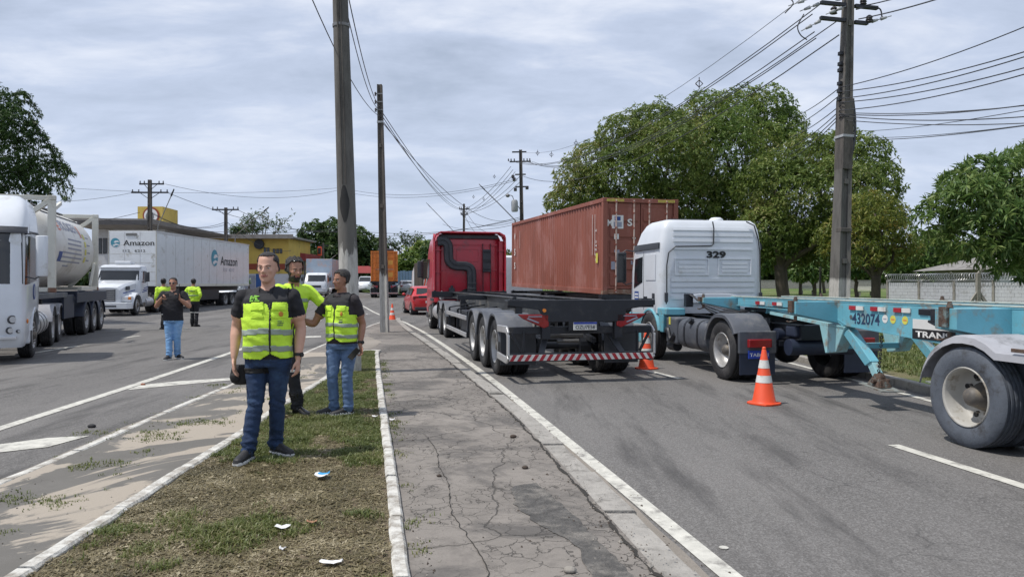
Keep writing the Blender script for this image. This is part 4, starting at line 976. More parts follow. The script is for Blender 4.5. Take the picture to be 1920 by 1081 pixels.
ring = lambda y,q: [(-.84+.30*q*math.copysign(abs(math.cos(a))**.6,math.cos(a)), y, .66+.29*q*math.copysign(abs(math.sin(a))**.6,math.sin(a))) for a in np.linspace(0,2*math.pi,25)[:-1]]
mb.loft([ring(.86,.86),ring(.92,.98),ring(.96,1),ring(2.0,1),ring(2.06,.97)]); mb.obj('tank_body','fender_grey',tk,smooth_angle=35)
for y in (1.15,1.75): 
    mb = MB(); mb.loft([ring(y-.035,1.02),ring(y+.035,1.02)]); mb.obj('tank_strap','chassis_black',tk)
mb = MB(); mb.cyl((-1.1,1.45,.9),(-1.16,1.45,.94),.06,n=12); mb.obj('tank_cap','chassis_black',tk)
bx(t,'battery_box','fender_grey',-1.14,-.7,2.12,2.68,.42,.95,.04); bx(t,'yellow_tag','sticker_yellow',-1.15,-1.14,2.42,2.50,.80,.95,.002)
mb = MB(); mb.tube(spl([(-1.15,2.62,.66),(-1.17,2.5,.70),(-1.17,2.35,.5),(-1.14,2.2,.62)]),.05,8); mb.cyl((-1.0,2.4,.36),(-1.0,2.75,.36),.10,n=12); mb.obj('air_filter','chassis_black',t,smooth_angle=40)
mb = MB(); mb.box(-.78,-.62,2.5,2.62,1.15,1.42); mb.obj('hose_bracket','chassis_black',t,bevel=.01)
mb = MB(); 
for k in range(4): mb.tube(spl([(-.70+.02*k,2.5,1.4),(-.55+.05*k,2.2,1.25-.06*k),(-.30,1.6,1.12-.05*k),(-.1,1.0,1.15)]),.014,6)
mb.obj('air_hoses','wire',t,smooth_angle=60)
mb = MB(); mb.smooth=True; mb.ball((.0,1.9,.95),.35,.5,.2,12,8); mb.box(-.4,.4,1.2,2.8,.75,.95); mb.obj('gearbox','chassis_black',t)
for s in (-1,1):
    fender(t,s,0,.60,1.25,.64,12,150,'fender_grey',flat=.62,lip=.07)
    mb = MB(); mb.box(min(s*.60,s*1.25),max(s*.60,s*1.25),-.72,-.66,.50,.86); mb.obj('light_panel','fender_grey',t,bevel=.015)
    bx(t,'mud_flap','chassis_navy',min(s*.62,s*1.23),max(s*.62,s*1.23),-.705,-.685,.16,.50,0)
    bx(t,'tail_light','red_lens',min(s*.72,s*1.12),max(s*.72,s*1.12),-.80,-.725,.60,.735,.015)
mb = MB(); mb.box(-1.10,-.74,-.745,-.722,.42,.55); pl = mb.obj('number_plate','plate_blue',t); text_mesh('TAB6J41','letter_white',.32,.07,pl,(-.92,-.7455,.475),(1,0,0),(0,0,1),'plate_number',bold=.01)
mb = MB(); mb.cyl((-.98,0,.5),(.98,0,.5),.09,n=12); mb.ball((0,0,.5),.24,.24,.24,16,10); mb.obj('drive_axle','chassis_black',t,smooth_angle=40)
for y,z,r in ((-.98,.62,.13),(-.60,.80,.10)):
    mb = MB(); mb.smooth=True; mb.cyl((-.55,y,z),(.55,y,z),r,n=18); mb.obj('air_tank','chassis_navy',t,smooth_angle=40)
for s in (-1,1):
    mb = MB(); mb.prism([(-.75,.62),(-.75,.70),(0,.80),(.75,.70),(.75,.62),(0,.68)], s*.52-.04,s*.52+.04); mb.obj('leaf_spring','chassis_black',t)
    mb = MB(); mb.cyl((s*.56,-.35,.62),(s*.56,-.3,1.05),.07,n=12); mb.obj('air_bag','chassis_black',t)
bx(t,'rear_cross_box','chassis_navy',-.5,.55,-1.1,-.8,.78,.96,.03)
# ------------------------------------------------------------------ cyan trailer 432074
t = cyan = empty('container_trailer', (5.70,7.64,0), R(10), 'worn cyan container trailer numbered 432074 with pale grey mudguards', 'trailer')
ZT = 1.385
for s in (-1,1):
    mb = MB(); ibeam(mb, s*.5, [-6.5,1.0,2.85,3.3,6.3], ZT, [.90,.93,1.04,1.19,1.23], fw=.16, ft=.02)
    o = mb.obj('main_beam', 'cyan_paint', t)
    mb = MB(); mb.box(s*.5-.085,s*.5+.085,-6.5,6.3,ZT+.001,ZT+.016); mb.obj('top_flange','flange_cream',t)
    mb = MB(); mb.hexa([(s*.5-.09,2.9,.985),(s*.5+.09,2.9,.985),(s*.5+.09,4.9,1.12),(s*.5-.09,4.9,1.12)],[(s*.5-.09,2.9,1.03),(s*.5+.09,2.9,1.03),(s*.5+.09,4.9,1.165),(s*.5-.09,4.9,1.165)]); mb.obj('neck_flange','cyan_pale',t)
for y in (-5,-3.6,-2.2,-.8,.6,1.8,3.0,4.2,5.2): bx(t,'cross_member','cyan_paint',-.49,.49,y-.04,y+.04,1.12,ZT-.05)
def outrigger(y, w=.22, z0=1.2, name='outrigger', lock=True, m='cyan_paint'):
    for s in (-1,1):
        mb = MB(); mb.hexa([(s*.51,y-w/2,z0-.10),(s*1.22,y-w/2,z0+.04),(s*1.22,y+w/2,z0+.04),(s*.51,y+w/2,z0-.10)],[(s*.51,y-w/2,ZT-.01),(s*1.22,y-w/2,ZT-.01),(s*1.22,y+w/2,ZT-.01),(s*.51,y+w/2,ZT-.01)]); mb.obj(name, m, t, bevel=.006)
        if lock:
            mb = MB(); mb.box(s*1.2-.06,s*1.2+.032,y-.055,y+.055,z0+.06,ZT+.003); mb.cyl((s*1.17,y,ZT),(s*1.17,y,ZT+.06),.035,.02,8); mb.cyl((s*1.17,y,z0-.06),(s*1.17,y,z0+.01),.025,n=8); mb.tube([(s*1.17,y,z0-.05),(s*1.2,y+.12,z0-.08),(s*1.2,y+.18,z0-.07)],.012); mb.obj('twist_lock','rust',t,bevel=.008)
outrigger(6.2,.24,1.24,'front_bolster'); outrigger(3.15,.18,1.16); outrigger(.25,.3,1.12); outrigger(-5.9,.3,1.12)
mb = MB(); mb.box(-.95,-.62,.42,.80,1.20,1.35); mb.box(-.90,-.7,.80,1.05,1.27,1.34); mb.cyl((-.85,.55,1.2),(-.85,.55,1.12),.06,n=10); mb.cyl((-.72,.75,1.2),(-.72,.75,1.15),.04,n=10); mb.tube([(-.7,.45,1.2),(-.9,.7,1.15),(-.8,1.0,1.2)],.02); mb.obj('lock_mechanism','chassis_black',t,bevel=.01)
# face plates over the web so that the sides read as box beams
for k,(y,wl) in enumerate([(5.55,.15),(5.0,0),(4.75,.15),(4.0,.15),(3.6,0)]):
    pass
for y in (5.3,4.75,4.2,3.7, 2.7,2.25,1.8,1.35,-.45,-1.0,-1.6):
    rt = bx(t,'reflector','reflective_red',-.597,-.581,y-.07,y+.07,ZT-.115,ZT-.06,0)
    bx(t,'reflector','reflective_white',-.597,-.581,y-.23,y-.08,ZT-.115,ZT-.06,0)
mb = MB(); mb.box(-.576,-.510,-6.5,.9,.945,ZT-.022); mb.hexa([(-.576,.902,.945),(-.510,.902,.945),(-.510,2.948,1.045),(-.576,2.948,1.045)],[(-.576,.902,ZT-.022),(-.510,.902,ZT-.022),(-.510,2.948,ZT-.022),(-.576,2.948,ZT-.022)]); mb.hexa([(-.576,2.95,1.03),(-.510,2.95,1.03),(-.510,3.35,1.215),(-.576,3.35,1.215)],[(-.576,2.95,ZT-.022),(-.510,2.95,ZT-.022),(-.510,3.35,ZT-.022),(-.576,3.35,ZT-.022)]); mb.box(-.576,-.510,3.352,6.05,1.245,ZT-.022); mb.obj('side_plate','cyan_paint',t,bevel=.004)
text_mesh('432074','letter_navy',.57,.150,t,(-.576,2.44,1.155),(0,-1,0),(0,0,1),'serial_number',off=.003,bold=.02)
for y,m_ in ((2.05,'letter_white'),(1.90,'sticker_yellow'),(1.68,'sticker_yellow')):
    mb = MB(); mb.cyl((-.5765,y,1.175),(-.5795,y,1.175),.052,n=20); st = mb.obj('round_sticker',m_,t)
    mb = MB(); mb.box(-.5805,-.5797,y-.03,y+.03,1.168,1.182); mb.obj('sticker_print','print_grey' if m_=='letter_white' else 'sticker_orange',st)
mb = MB(); mb.cyl((-.577,2.75,1.17),(-.582,2.75,1.17),.03,n=14); mb.obj('plug','steel_grey',t)
bx(t,'name_board_white','letter_white',-.582,-.5765,.86,1.54,1.085,1.20,0)
nb = bx(t,'name_board','letter_black',-.588,-.5765,.86,1.54,.965,1.084,0); text_mesh('TRANS','letter_white',.56,.075,nb,(-.588,1.20,1.025),(0,-1,0),(0,0,1),'board_lettering',off=.003,bold=.03)
M['foot_plate'] = mat('foot_plate', (.20,.22,.21), .8, var=.2, dirt=(.10,.07,.05), damt=.5, dscale=8)
# landing legs folded back
LY = .62
for s in (-1,1):
    mb = MB(); mb.prism([(3.02+LY-.15,1.04),(2.35+LY-.1,1.03),(2.46+LY,.66),(2.72+LY,.62)], s*.5-.09,s*.5+.09); mb.obj('leg_bracket','cyan_pale',t,bevel=.01)
    q = lambda y,z,w: [(s*.5-w,y,z),(s*.5+w,y,z)]
    mb = MB(); mb.hexa([(s*.5-.065,1.98+LY-.25,.60),(s*.5+.065,1.98+LY-.25,.60),(s*.5+.065,2.10+LY-.25,.53),(s*.5-.065,2.10+LY-.25,.53)][::-1],[(s*.5-.065,2.36+LY-.15,1.0),(s*.5+.065,2.36+LY-.15,1.0),(s*.5+.065,2.49+LY-.15,.93),(s*.5-.065,2.49+LY-.15,.93)][::-1]); lg = mb.obj('landing_leg','cyan_paint',t,bevel=.008)
    mb = MB(); mb.hexa([(s*.5-.045,1.86+LY-.25,.42),(s*.5+.045,1.86+LY-.25,.42),(s*.5+.045,1.95+LY-.25,.37),(s*.5-.045,1.95+LY-.25,.37)][::-1],[(s*.5-.045,2.0+LY-.25,.61),(s*.5+.045,2.0+LY-.25,.61),(s*.5+.045,2.09+LY-.25,.56),(s*.5-.045,2.09+LY-.25,.56)][::-1]); mb.obj('leg_slide','cyan_pale',lg,bevel=.004)
    yy = 1.90+LY-.25
    mb = MB(); mb.ball((s*.5,yy,.39),.08,.08,.08,10,7); mb.cyl((s*.5-.12,yy-.02,.36),(s*.5+.12,yy-.02,.36),.035,n=10); mb.hexa([(s*.5-.10,yy-.12,.28),(s*.5+.10,yy-.12,.28),(s*.5+.10,yy+.12,.30),(s*.5-.10,yy+.12,.30)],[(s*.5-.04,yy-.06,.42),(s*.5+.04,yy-.06,.42),(s*.5+.04,yy+.06,.42),(s*.5-.04,yy+.06,.42)]); mb.cyl((s*.5-.09,yy-.16,.29),(s*.5-.09,yy-.16,.38),.018,n=6); mb.obj('leg_ankle','rust',lg)
    mb = MB(); mb.hexa([(s*.5-.16,yy-.26,.245),(s*.5+.16,yy-.26,.235),(s*.5+.16,yy+.20,.285),(s*.5-.16,yy+.20,.295)],[(s*.5-.16,yy-.26,.26),(s*.5+.16,yy-.26,.25),(s*.5+.16,yy+.20,.30),(s*.5-.16,yy+.20,.31)]); mb.obj('leg_foot','foot_plate',lg)
    mb = MB()
    for k in range(9):
        z = .93-.055*k; mb.lathe([(.018*math.cos(a)*.6,.018+.006*math.sin(a)) for a in np.linspace(0,2*math.pi,7)[:-1]],(s*.5-.02,yy-.02+.012*(8-k)*-.6,z),'x' if k%2 else 'y',8,True)
    mb.obj('chain','chassis_black',t)
bx(t,'leg_brace','cyan_paint',-.42,.42,2.55+LY-.1,2.63+LY-.1,.70,.78,.01)
mb = MB(); mb.box(-.49,.49,5.2,5.5,1.14,1.2); mb.obj('kingpin_plate','chassis_black',t)
for i in range(3):
    y = -1.28*i
    for s in (-1,1):
        wheel(t, s, y, 1.225, col='cream', tyre=T_DUST if i == 0 or True else None)
    mb = MB(); mb.cyl((-1,y,.5),(1,y,.5),.07,n=12); mb.cyl((-.7,y,.5),(-.5,y,.5),.2,n=16); mb.cyl((.5,y,.5),(.7,y,.5),.2,n=16); mb.obj('axle','chassis_black',t)
    for s in (-1,1):
        mb = MB(); mb.prism([(y-.5,.6),(y-.5,.68),(y,.74),(y+.5,.68),(y+.5,.6),(y,.64)], s*.48-.04,s*.48+.04); mb.obj('leaf_spring','chassis_black',t)
# pale one-piece mudguard, arches joined
for s in (-1,1):
    mb = MB(); mb.smooth = True; prof = []
    def seg(yc, a0, a1, n=9, rr=.625):
        return [(yc+rr*math.cos(R(a0+(a1-a0)*k/n)), .5+min(.62, rr*math.sin(R(a0+(a1-a0)*k/n)))) for k in range(n+1)]
    prof = seg(0,14,128)+seg(-1.28,52,128)+seg(-2.56,52,166)
    rings = [[(s*.60,y,z),(s*1.18,y,z),(s*1.225,y,z-.02),(s*1.24,y,z-.085),(s*1.22,y,z-.085),(s*1.20,y,z-.03),(s*.60,y,z-.03)] for y,z in prof]
    mb.loft(rings); mg = mb.obj('mudguard','fender_light',t,smooth_angle=40)
    if s < 0: bx(mg,'side_marker','rust',-1.243,-1.225,-.74,-.58,1.0,1.035,.004)
# ------------------------------------------------------------------ traffic cones
def cone(px, py, label, lean=0, z=0):
    q = gp(px, py, z); c = empty('traffic_cone', q, random.uniform(0,1), label, 'traffic cone', 'orange traffic cones along the lane')
    mb = MB(); mb.prism([(.19*math.cos(a)*min(1.18,1/max(abs(math.cos(a)),abs(math.sin(a)))), .19*math.sin(a)*min(1.18,1/max(abs(math.cos(a)),abs(math.sin(a))))) for a in np.linspace(0,2*math.pi,17)[:-1]],.0,.03,'z'); mb.obj('cone_base','orange_plastic',c,bevel=.008)
    rz_ = lambda h: .15*(1-h)+.028*h
    mb = MB(); mb.smooth=True; mb.lathe([(.03,.165),(.05,rz_(0)),(.735,rz_(1)),(.75,.02),(.75,.001)],n=28,axis='z'); mb.obj('cone_body','orange_plastic',c,smooth_angle=50)
    for h0,h1 in ((.36,.50),(.64,.80)):
        mb = MB(); mb.smooth=True; f_ = lambda h: rz_(h)+.003
        mb.lathe([(.05+.685*h0,f_(h0)),(.05+.685*h1,f_(h1))],n=28,axis='z'); mb.obj('cone_band','reflective_white',c)
    mb = MB(); mb.smooth=True; mb.ball((0,0,.755),.028,.028,.02,10,6); mb.obj('cone_cap','orange_plastic',c)
    return c
cone(1432.5,757,'orange traffic cone standing alone in front of the white truck mudflap')
cone(1212,691,'orange traffic cone half hidden behind the striped bumper end')
cone(735.5,603,'orange traffic cone on the median tip beside the thin pole',z=.0)

# ------------------------------------------------------------------ shipping containers
def corrugated(L_, H_, side_x, z0, pitch=.28, d=.036, y0=0):
    """one corrugated side wall as real folds, standing in the plane x = side_x, folding inwards"""
    mb = MB(); s = -1 if side_x > 0 else 1; pts = []; y = y0
    n = int(L_/pitch); p = L_/n
    for k in range(n):
        b = y0+k*p; pts += [(side_x, b), (side_x, b+p*.26), (side_x+s*d, b+p*.5), (side_x+s*d, b+p*.76)]
    pts.append((side_x, y0+L_))
    vs = [(x,yy,z0) for x,yy in pts]+[(x,yy,z0+H_) for x,yy in pts]; m_ = len(pts)
    mb.add(vs, [(i,i+1,m_+i+1,m_+i) for i in range(m_-1)]); return mb
def container(loc, rz, L_, H_, m, label, rx=0, detail=True, stripes=False, z=0, doormat=None, rusty='rust'):
    c = empty('shipping_container', loc, rz, label, 'container', rx=rx); W = 1.219
    for s in (-1,1):
        corrugated(L_-.24, H_-.27, s*(W-.03), .15, y0=.12).obj('side_wall', m, c)
        bx(c,'bottom_rail',m,min(s*W,s*(W-.06)),max(s*W,s*(W-.06)),.17,L_-.17,0,.155,.005)
        bx(c,'top_rail',m,min(s*W,s*(W-.06)),max(s*W,s*(W-.06)),.17,L_-.17,H_-.125,H_-.004,.005)
        for y in (0,L_):
            ya,yb = (y,y+.16) if y == 0 else (y-.16,y)
            bx(c,'corner_post',m,min(s*W,s*(W-.15)),max(s*W,s*(W-.15)),ya+.004,yb-.004,.12,H_-.12,.008)
            for zz in (0,H_-.118):
                bx(c,'corner_casting',rusty if zz==0 else m,min(s*(W+.003),s*(W-.16)),max(s*(W+.003),s*(W-.16)),ya-.003,yb+.003,zz-.001,zz+.119,.01)
    bx(c,'roof',m,-W+.06,W-.06,.1,L_-.1,H_-.06,H_-.03,0); bx(c,'floor',m,-W+.06,W-.06,.1,L_-.1,.05,.14,0)
    mb = corrugated(2*W-.2, H_-.26, 0, .14, y0=-W+.1); mb.v = [(v[1], L_-.06+v[0], v[2]) for v in mb.v]; mb.obj('front_wall', m, c)
    bx(c,'door_header',m,-W+.165,W-.165,.0,.12,H_-.13,H_-.006,.006); bx(c,'door_sill',rusty,-W+.165,W-.165,.01,.12,.01,.15,.006)
    bx(c,'front_rail',m,-W+.165,W-.165,L_-.12,L_,.01,.13,.006); bx(c,'front_rail',m,-W+.165,W-.165,L_-.12,L_,H_-.13,H_-.006,.006)
    for s in (-1,1):
        d_ = empty('door'); d_.parent = c
        x0,x1 = (.012,W-.165) if s > 0 else (-W+.165,-.012)
        mb = MB(); mb.box(x0,x1,.05,.085,.165,H_-.145); mb.obj('door_panel', m, d_, bevel=.004)
        nb_ = 5; zz0, zz1 = .24, H_-.22; st = (zz1-zz0)/nb_
        for k in range(nb_): bx(d_,'door_pressing',m,x0+.07,x1-.07,.016,.049,zz0+st*k+.02,zz0+st*(k+1)-.07,.02)
        for xr in ((x0+.25),(x1-.22)):
            rd = empty('locking_bar'); rd.parent = d_
            mb = MB(); mb.cyl((xr,-.012,.06),(xr,-.012,H_-.05),.025,n=8); mb.obj('bar','bar_pale' if detail else m,rd)
            mb = MB()
            for zz in (.12,.55,1.0,1.5,2.0,2.45,H_-.12):
                if zz < H_-.05: mb.box(xr-.035,xr+.035,-.036,.03,zz-.03,zz+.03)
            mb.obj('bar_guides',m,rd,bevel=.004)
            mb = MB(); mb.box(xr-.02,xr+.30*(-s if False else (1 if xr < (x0+x1)/2 else -1)),-.045,-.03,1.08,1.12) if False else mb.box(min(xr,xr+s*.0+.28*(1 if xr<(x0+x1)/2 else -1)),max(xr,xr+.28*(1 if xr<(x0+x1)/2 else -1)),-.045,-.03,1.06,1.10); mb.obj('bar_handle','bar_pale',rd)
        for zz in (.3,.95,1.6,2.25):
            xh = x1+.01 if s>0 else x0-.01; bx(d_,'hinge',m,xh-.03,xh+.03,.01,.05,zz,zz+.12,.004)
    return c
M['bar_pale'] = mat('bar_pale', (.52,.41,.36), .55, .2, var=.25, dirt=(.22,.09,.06), damt=.4, dscale=7)
M['cont_red'] = mat('cont_red', (.25,.082,.056), .62, var=.16, scale=1.3, dirt=(.36,.17,.145), damt=.35, dscale=1.1, stretch=(1,1,.35), bump=.05)
M['corten'] = mat('corten', (.20,.105,.07), .8, var=.3, dirt=(.30,.24,.19), damt=.4, dscale=5)
PH = R(13)
cc = Vector((2.72+1.22*math.cos(PH), 22.4+1.22*math.sin(PH), 1.30))
redc = container(cc, PH, 12.19, 2.896, 'cont_red', 'long faded red corrugated shipping container riding behind the white cab', rx=R(.9), rusty='corten')
for i,(ch,z) in enumerate((('W',2.25),('5',1.55),('S',.95))): text_mesh(ch,'letter_white',.22,.30,redc,(-1.219,11.55,z),(0,-1,0),(0,0,1),'side_letter',off=.004,bold=.02)
for k,z in enumerate((1.95,1.6,1.48,1.36,1.2,1.05)): text_mesh('U 22G1 4 RS'.split()[k%4],'letter_white',.16,.07,redc,(-1.219,.62,z),(0,-1,0),(0,0,1),'side_letter',off=.004,bold=.01)
bx(redc,'yellow_sticker','sticker_yellow',-1.224,-1.2195,.45,.63,.95,1.25,0)
for y in (.72,.95,10.6): bx(redc,'scratch','letter_white',-1.2225,-1.2195,y,y+.02,1.2 if y<9 else 1.7,2.45,0)
for x0,z0,w_,h_,m_ in ((-.93,1.98,.36,.40,'letter_white'),(-.86,1.66,.15,.16,'letter_white'),(-.85,1.26,.16,.08,'print_grey'),(-.95,.75,.24,.24,'print_grey'),(-.32,.9,.14,.12,'print_grey')):
    bx(redc,'door_sticker',m_,x0,x0+w_,.006,.0155,z0,z0+h_,0)
bx(redc,'sticker_emblem','letter_blue',-.85,-.66,.002,.0055,2.22,2.34,0); bx(redc,'sticker_print','print_grey',-.88,-.62,.002,.0055,2.03,2.18,0)
mb = MB(); mb.prism([(-.28,1.72),(-.16,1.72),(-.22,1.60)],.006,.0155,'y'); mb.obj('warning_triangle','letter_white',redc)
text_mesh('S','letter_white',.16,.22,redc,(-.36,.0145,2.17),(1,0,0),(0,0,1),'door_letter',off=.005,bold=.03); text_mesh('T','letter_white',.14,.2,redc,(.66,.0145,2.1),(1,0,0),(0,0,1),'door_letter',off=.005,bold=.03)
text_mesh('M','letter_white',.18,.2,redc,(-1.0,.0145,2.15),(1,0,0),(0,0,1),'door_letter',off=.005,bold=.03)
for k in range(14):       # hazard stripes on the high-cube top rail
    for s in (0,1): bx(redc,'hazard_stripe','sticker_yellow',-1.10+k*.04+s*1.65,-1.08+k*.04+s*1.65,-.008,-.004,2.79,2.87,0)
ct = skeletal_trailer((cc.x+.05*math.sin(PH), cc.y-.05, 0), PH, 'dark container trailer carrying the long faded red container', zr=1.28, plate=None)
# the tractor pulling it, mostly hidden
t = empty('truck_tractor', (cc.x-12.6*math.sin(PH), cc.y+12.6*math.cos(PH)-1.2, 0), PH, 'truck tractor hidden ahead of the long faded red container', 'truck')
tractor_frame(t,-.9,4.9); sh = Shell([(.5,1.15,4.3,5.1),(1.0,1.22,2.9,5.2),(2.3,1.22,2.9,5.05),(2.9,1.12,2.95,4.7),(3.0,1.0,3.1,4.5)]); sh.body('cab','white_cab',t); sh.face_panel('windscreen','glass',t,True,-1.1,1.1,1.0,-1.0,1.7,2.4)
for s in (-1,1):
    sh.side_panel('side_window','glass',t,s,[(3.9,1.75),(4.8,1.6),(4.7,2.3),(3.9,2.3)])
    for y in (0,1.3): wheel(t,s,y,1.22)
    wheel(t,s,4.2,1.2,kind='front',dual=False)
# small cable-end things on the trailer deck
# ------------------------------------------------------------------ tank truck on the left, facing us
PT = R(199.3); h_ = Vector((-math.sin(PT), math.cos(PT), 0)); r_ = Vector((math.cos(PT), math.sin(PT), 0))
PT2 = R(205.5); r2_ = Vector((math.cos(PT2), math.sin(PT2), 0)); h2_ = Vector((-math.sin(PT2), math.cos(PT2), 0))
O = Vector((-10.56,16.5,0)) - h2_*4.85 + r2_*1.22
t = tankt = empty('truck_tractor', O, PT2, 'white flat fronted truck tractor cut off by the left picture edge', 'truck')
tractor_frame(t,-.9,5.6); fifth_wheel(t,.6,1.18)
for y in (0,1.45):
    for s in (-1,1): wheel(t,s,y,1.22)
for s in (-1,1):
    wheel(t,s,4.85,1.22,kind='front',dual=False)
    for y,a0,a1 in ((0,30,165),(1.45,15,150)): fender(t,s,y,.6,1.26,.60,a0,a1,'fender_light',flat=.58)
sh = Shell([(.32,1.16,5.55,6.20),(.5,1.22,5.45,6.30),(.9,1.24,5.40,6.34),(1.05,1.245,4.0,6.34),(1.6,1.25,3.95,6.30),(2.5,1.245,3.93,6.18),(2.7,1.24,3.93,6.12),(3.1,1.20,3.95,5.85),(3.4,1.12,4.0,5.45),(3.52,.98,4.1,5.15)], n=9)
sh.body('cab','white_cab',t)
ws = sh.face_panel('windscreen','glass',t,True,-1.19,1.19,1.16,-1.16,1.62,2.66)
sh.face_panel('sun_visor','plastic_black',t,True,-1.2,1.2,1.2,-1.2,2.66,2.80,off=.05,thick=.05)
sh.face_panel('grille','plastic_black',t,True,-.75,.75,.8,-.8,.8,1.35)
for s in (-1,1):
    sh.side_panel('side_window','glass',t,s,[(4.75,1.70),(6.12,1.60),(5.98,2.62),(4.75,2.62)])
    sh.side_panel('door_seam','plastic_black',t,s,[(4.45,1.1),(4.465,1.1),(4.465,2.7),(4.45,2.7)],off=.004)
    sh.side_panel('roof_seam','plastic_black',t,s,[(4.0,2.72),(5.9,2.68),(5.9,2.72),(4.0,2.78)],off=.006)
    mirror(t, s*1.50, 6.0, 2.2, s, h=.85, m2='white_cab')
    hl = empty('headlight'); hl.parent = t
    for (x,z,r) in ((1.02,.90,.085),(.98,.68,.07),(1.12,.66,.035)):
        p0 = Vector(sh.pt(sh.t_x(s*x, z), z, -.01)); p1 = Vector(sh.pt(sh.t_x(s*x, z), z, .02))
        mb = MB(); mb.cyl(p0,p1,r,n=16); mb.obj('lamp_rim','plastic_black',hl); mb = MB(); mb.cyl(p1,p1+(p1-p0)*.3,r*.75,n=16); mb.obj('lamp','lamp_lens',hl)
    a = sh.pt(sh.t_y(6.0,.85,s),.85,.012); mb = MB(); mb.ball(a,.02,.05,.05,8,6); mb.obj('side_marker','amber_lens',t)
    mb = MB(); mb.box(min(s*.7,s*1.1),max(s*.7,s*1.1),6.20,6.36,.50,.56); mb.obj('fog_lamp','lamp_lens',t,bevel=.01)
    fender(t,s,4.85,.7,1.26,.62,12,160,'white_cab',r0=.5,flat=.62,name='front_wheel_arch')
    bx(t,'entry_step','white_cab',min(s*.8,s*1.23),max(s*.8,s*1.23),5.42,5.62,.35,1.0,.04)
    tk = empty('fuel_tank'); tk.parent = t
    mb = MB(); mb.smooth=True; mb.cyl((s*.92,2.35,.66),(s*.92,4.2,.66),.30,n=22); mb.obj('tank_body','alu',tk,smooth_angle=40)
    for y in (2.7,3.2,3.8): 
        mb = MB(); mb.cyl((s*.92,y-.03,.66),(s*.92,y+.03,.66),.308,n=22); mb.obj('tank_strap','chassis_black',tk)
# round blue door emblem
c0 = Vector(sh.pt(sh.t_y(5.1,1.45,-1),1.45,.004)); mb = MB(); mb.cyl(c0,c0+Vector((-.006,0,0)),.17,n=24); em = mb.obj('door_emblem','letter_blue',t)
mb = MB(); mb.cyl(c0+Vector((-.007,0,.0)),c0+Vector((-.010,0,.0)),.12,n=20); mb.obj('emblem_centre','print_grey',em)
# its trailer
OT = Vector((-14.4,26.2,0)) + r_*1.22 - h_*.9
t = tankr = empty('container_trailer', OT, PT, 'dark navy trailer carrying the white tank container', 'trailer')
for s in (-1,1):
    mb = MB(); ibeam(mb, s*.5, [.1,8.2,8.9,10.3], 1.38, [.98,.98,1.2,1.2]); mb.obj('main_beam','chassis_navy',t)
    bx(t,'side_plate','chassis_navy',min(s*1.18,s*1.24),max(s*1.18,s*1.24),.05,4.9,1.05,1.36,.01)
    bx(t,'side_plate','chassis_navy',min(s*1.10,s*1.16),max(s*1.10,s*1.16),4.9,6.2,.62,1.30,.01)
    bx(t,'side_rail','fender_grey',min(s*1.15,s*1.24),max(s*1.15,s*1.24),6.25,9.6,1.24,1.38,.01)
    for y in (.9,2.15,3.4):
        wheel(t,s,y); fender(t,s,y,.6,1.25,.60,10,170,'chassis_navy',flat=.59)
for y in (.9,2.15,3.4): mb = MB(); mb.cyl((-1,y,.5),(1,y,.5),.065,n=10); mb.obj('axle','chassis_black',t)
for y in (.12,1.6,3.0,4.5,6.0,7.5,9.0,10.2): bx(t,'cross_member','chassis_navy',-1.2,1.2,y-.07,y+.07,1.24,1.37,.01)
bx(t,'rear_bumper','chassis_navy',-1.2,1.2,0,.08,.4,.5,.01)
for s in (-1,1): bx(t,'landing_leg','chassis_black',s*.75-.06,s*.75+.06,7.0,7.12,.3,1.24,.01)
# tank container: frame and barrel
TC = OT + h_*1.45
c = empty('tank_container', TC + Vector((0,0,1.39)), PT, 'white tank container with blue and orange lettering in a cream steel frame', 'tank')
Hf, Lf, Wf = 2.59, 6.06, 1.22
for y in (.075, Lf-.075):
    for s in (-1,1):
        bx(c,'corner_post','cream_paint',min(s*Wf,s*(Wf-.18)),max(s*Wf,s*(Wf-.18)),y-.073,y+.073,.12,Hf-.12,.01)
        for zz in (0,Hf-.118): bx(c,'corner_casting','cream_paint' if zz else 'corten',min(s*(Wf+.004),s*(Wf-.165)),max(s*(Wf+.004),s*(Wf-.165)),y-.082,y+.082,zz,zz+.118,.01)
        for z0,z1 in ((Hf-.12,Hf-.62),(.12,.95)):
            rail(c,'end_brace',[(s*(Wf-.12),y,z0 if z0>1 else z1),(s*(.45 if z0>1 else .35),y,z1 if z0>1 else z0)],.12,.15,'cream_paint')
    bx(c,'end_rail','cream_paint',-Wf+.17,Wf-.17,y-.06,y+.06,Hf-.13,Hf-.01,.01); bx(c,'end_rail','cream_paint',-Wf+.17,Wf-.17,y-.06,y+.06,.01,.13,.01)
for s in (-1,1):
    bx(c,'bottom_rail','cream_paint',min(s*(Wf-.02),s*(Wf-.14)),max(s*(Wf-.02),s*(Wf-.14)),.16,2.6,.02,.14,.01)
    rail(c,'side_brace',[(s*(Wf-.07),Lf-.2,Hf-.35),(s*(Wf-.07),Lf-.95,Hf-.12)],.07,.10,'cream_paint')
    rail(c,'side_brace',[(s*(Wf-.1),.2,.9),(s*(Wf-.1),.9,.14)],.07,.10,'cream_paint')
mb = MB(); mb.smooth=True; RT = 1.17
mb.lathe([(.12,.001),(.14,.45),(.22,.82),(.36,1.06),(.58,RT),(Lf-.58,RT),(Lf-.36,1.06),(Lf-.22,.82),(Lf-.14,.45),(Lf-.12,.001)],(0,0,1.30),'y',48); tb = mb.obj('tank_barrel','tank_white',c,smooth_angle=60)
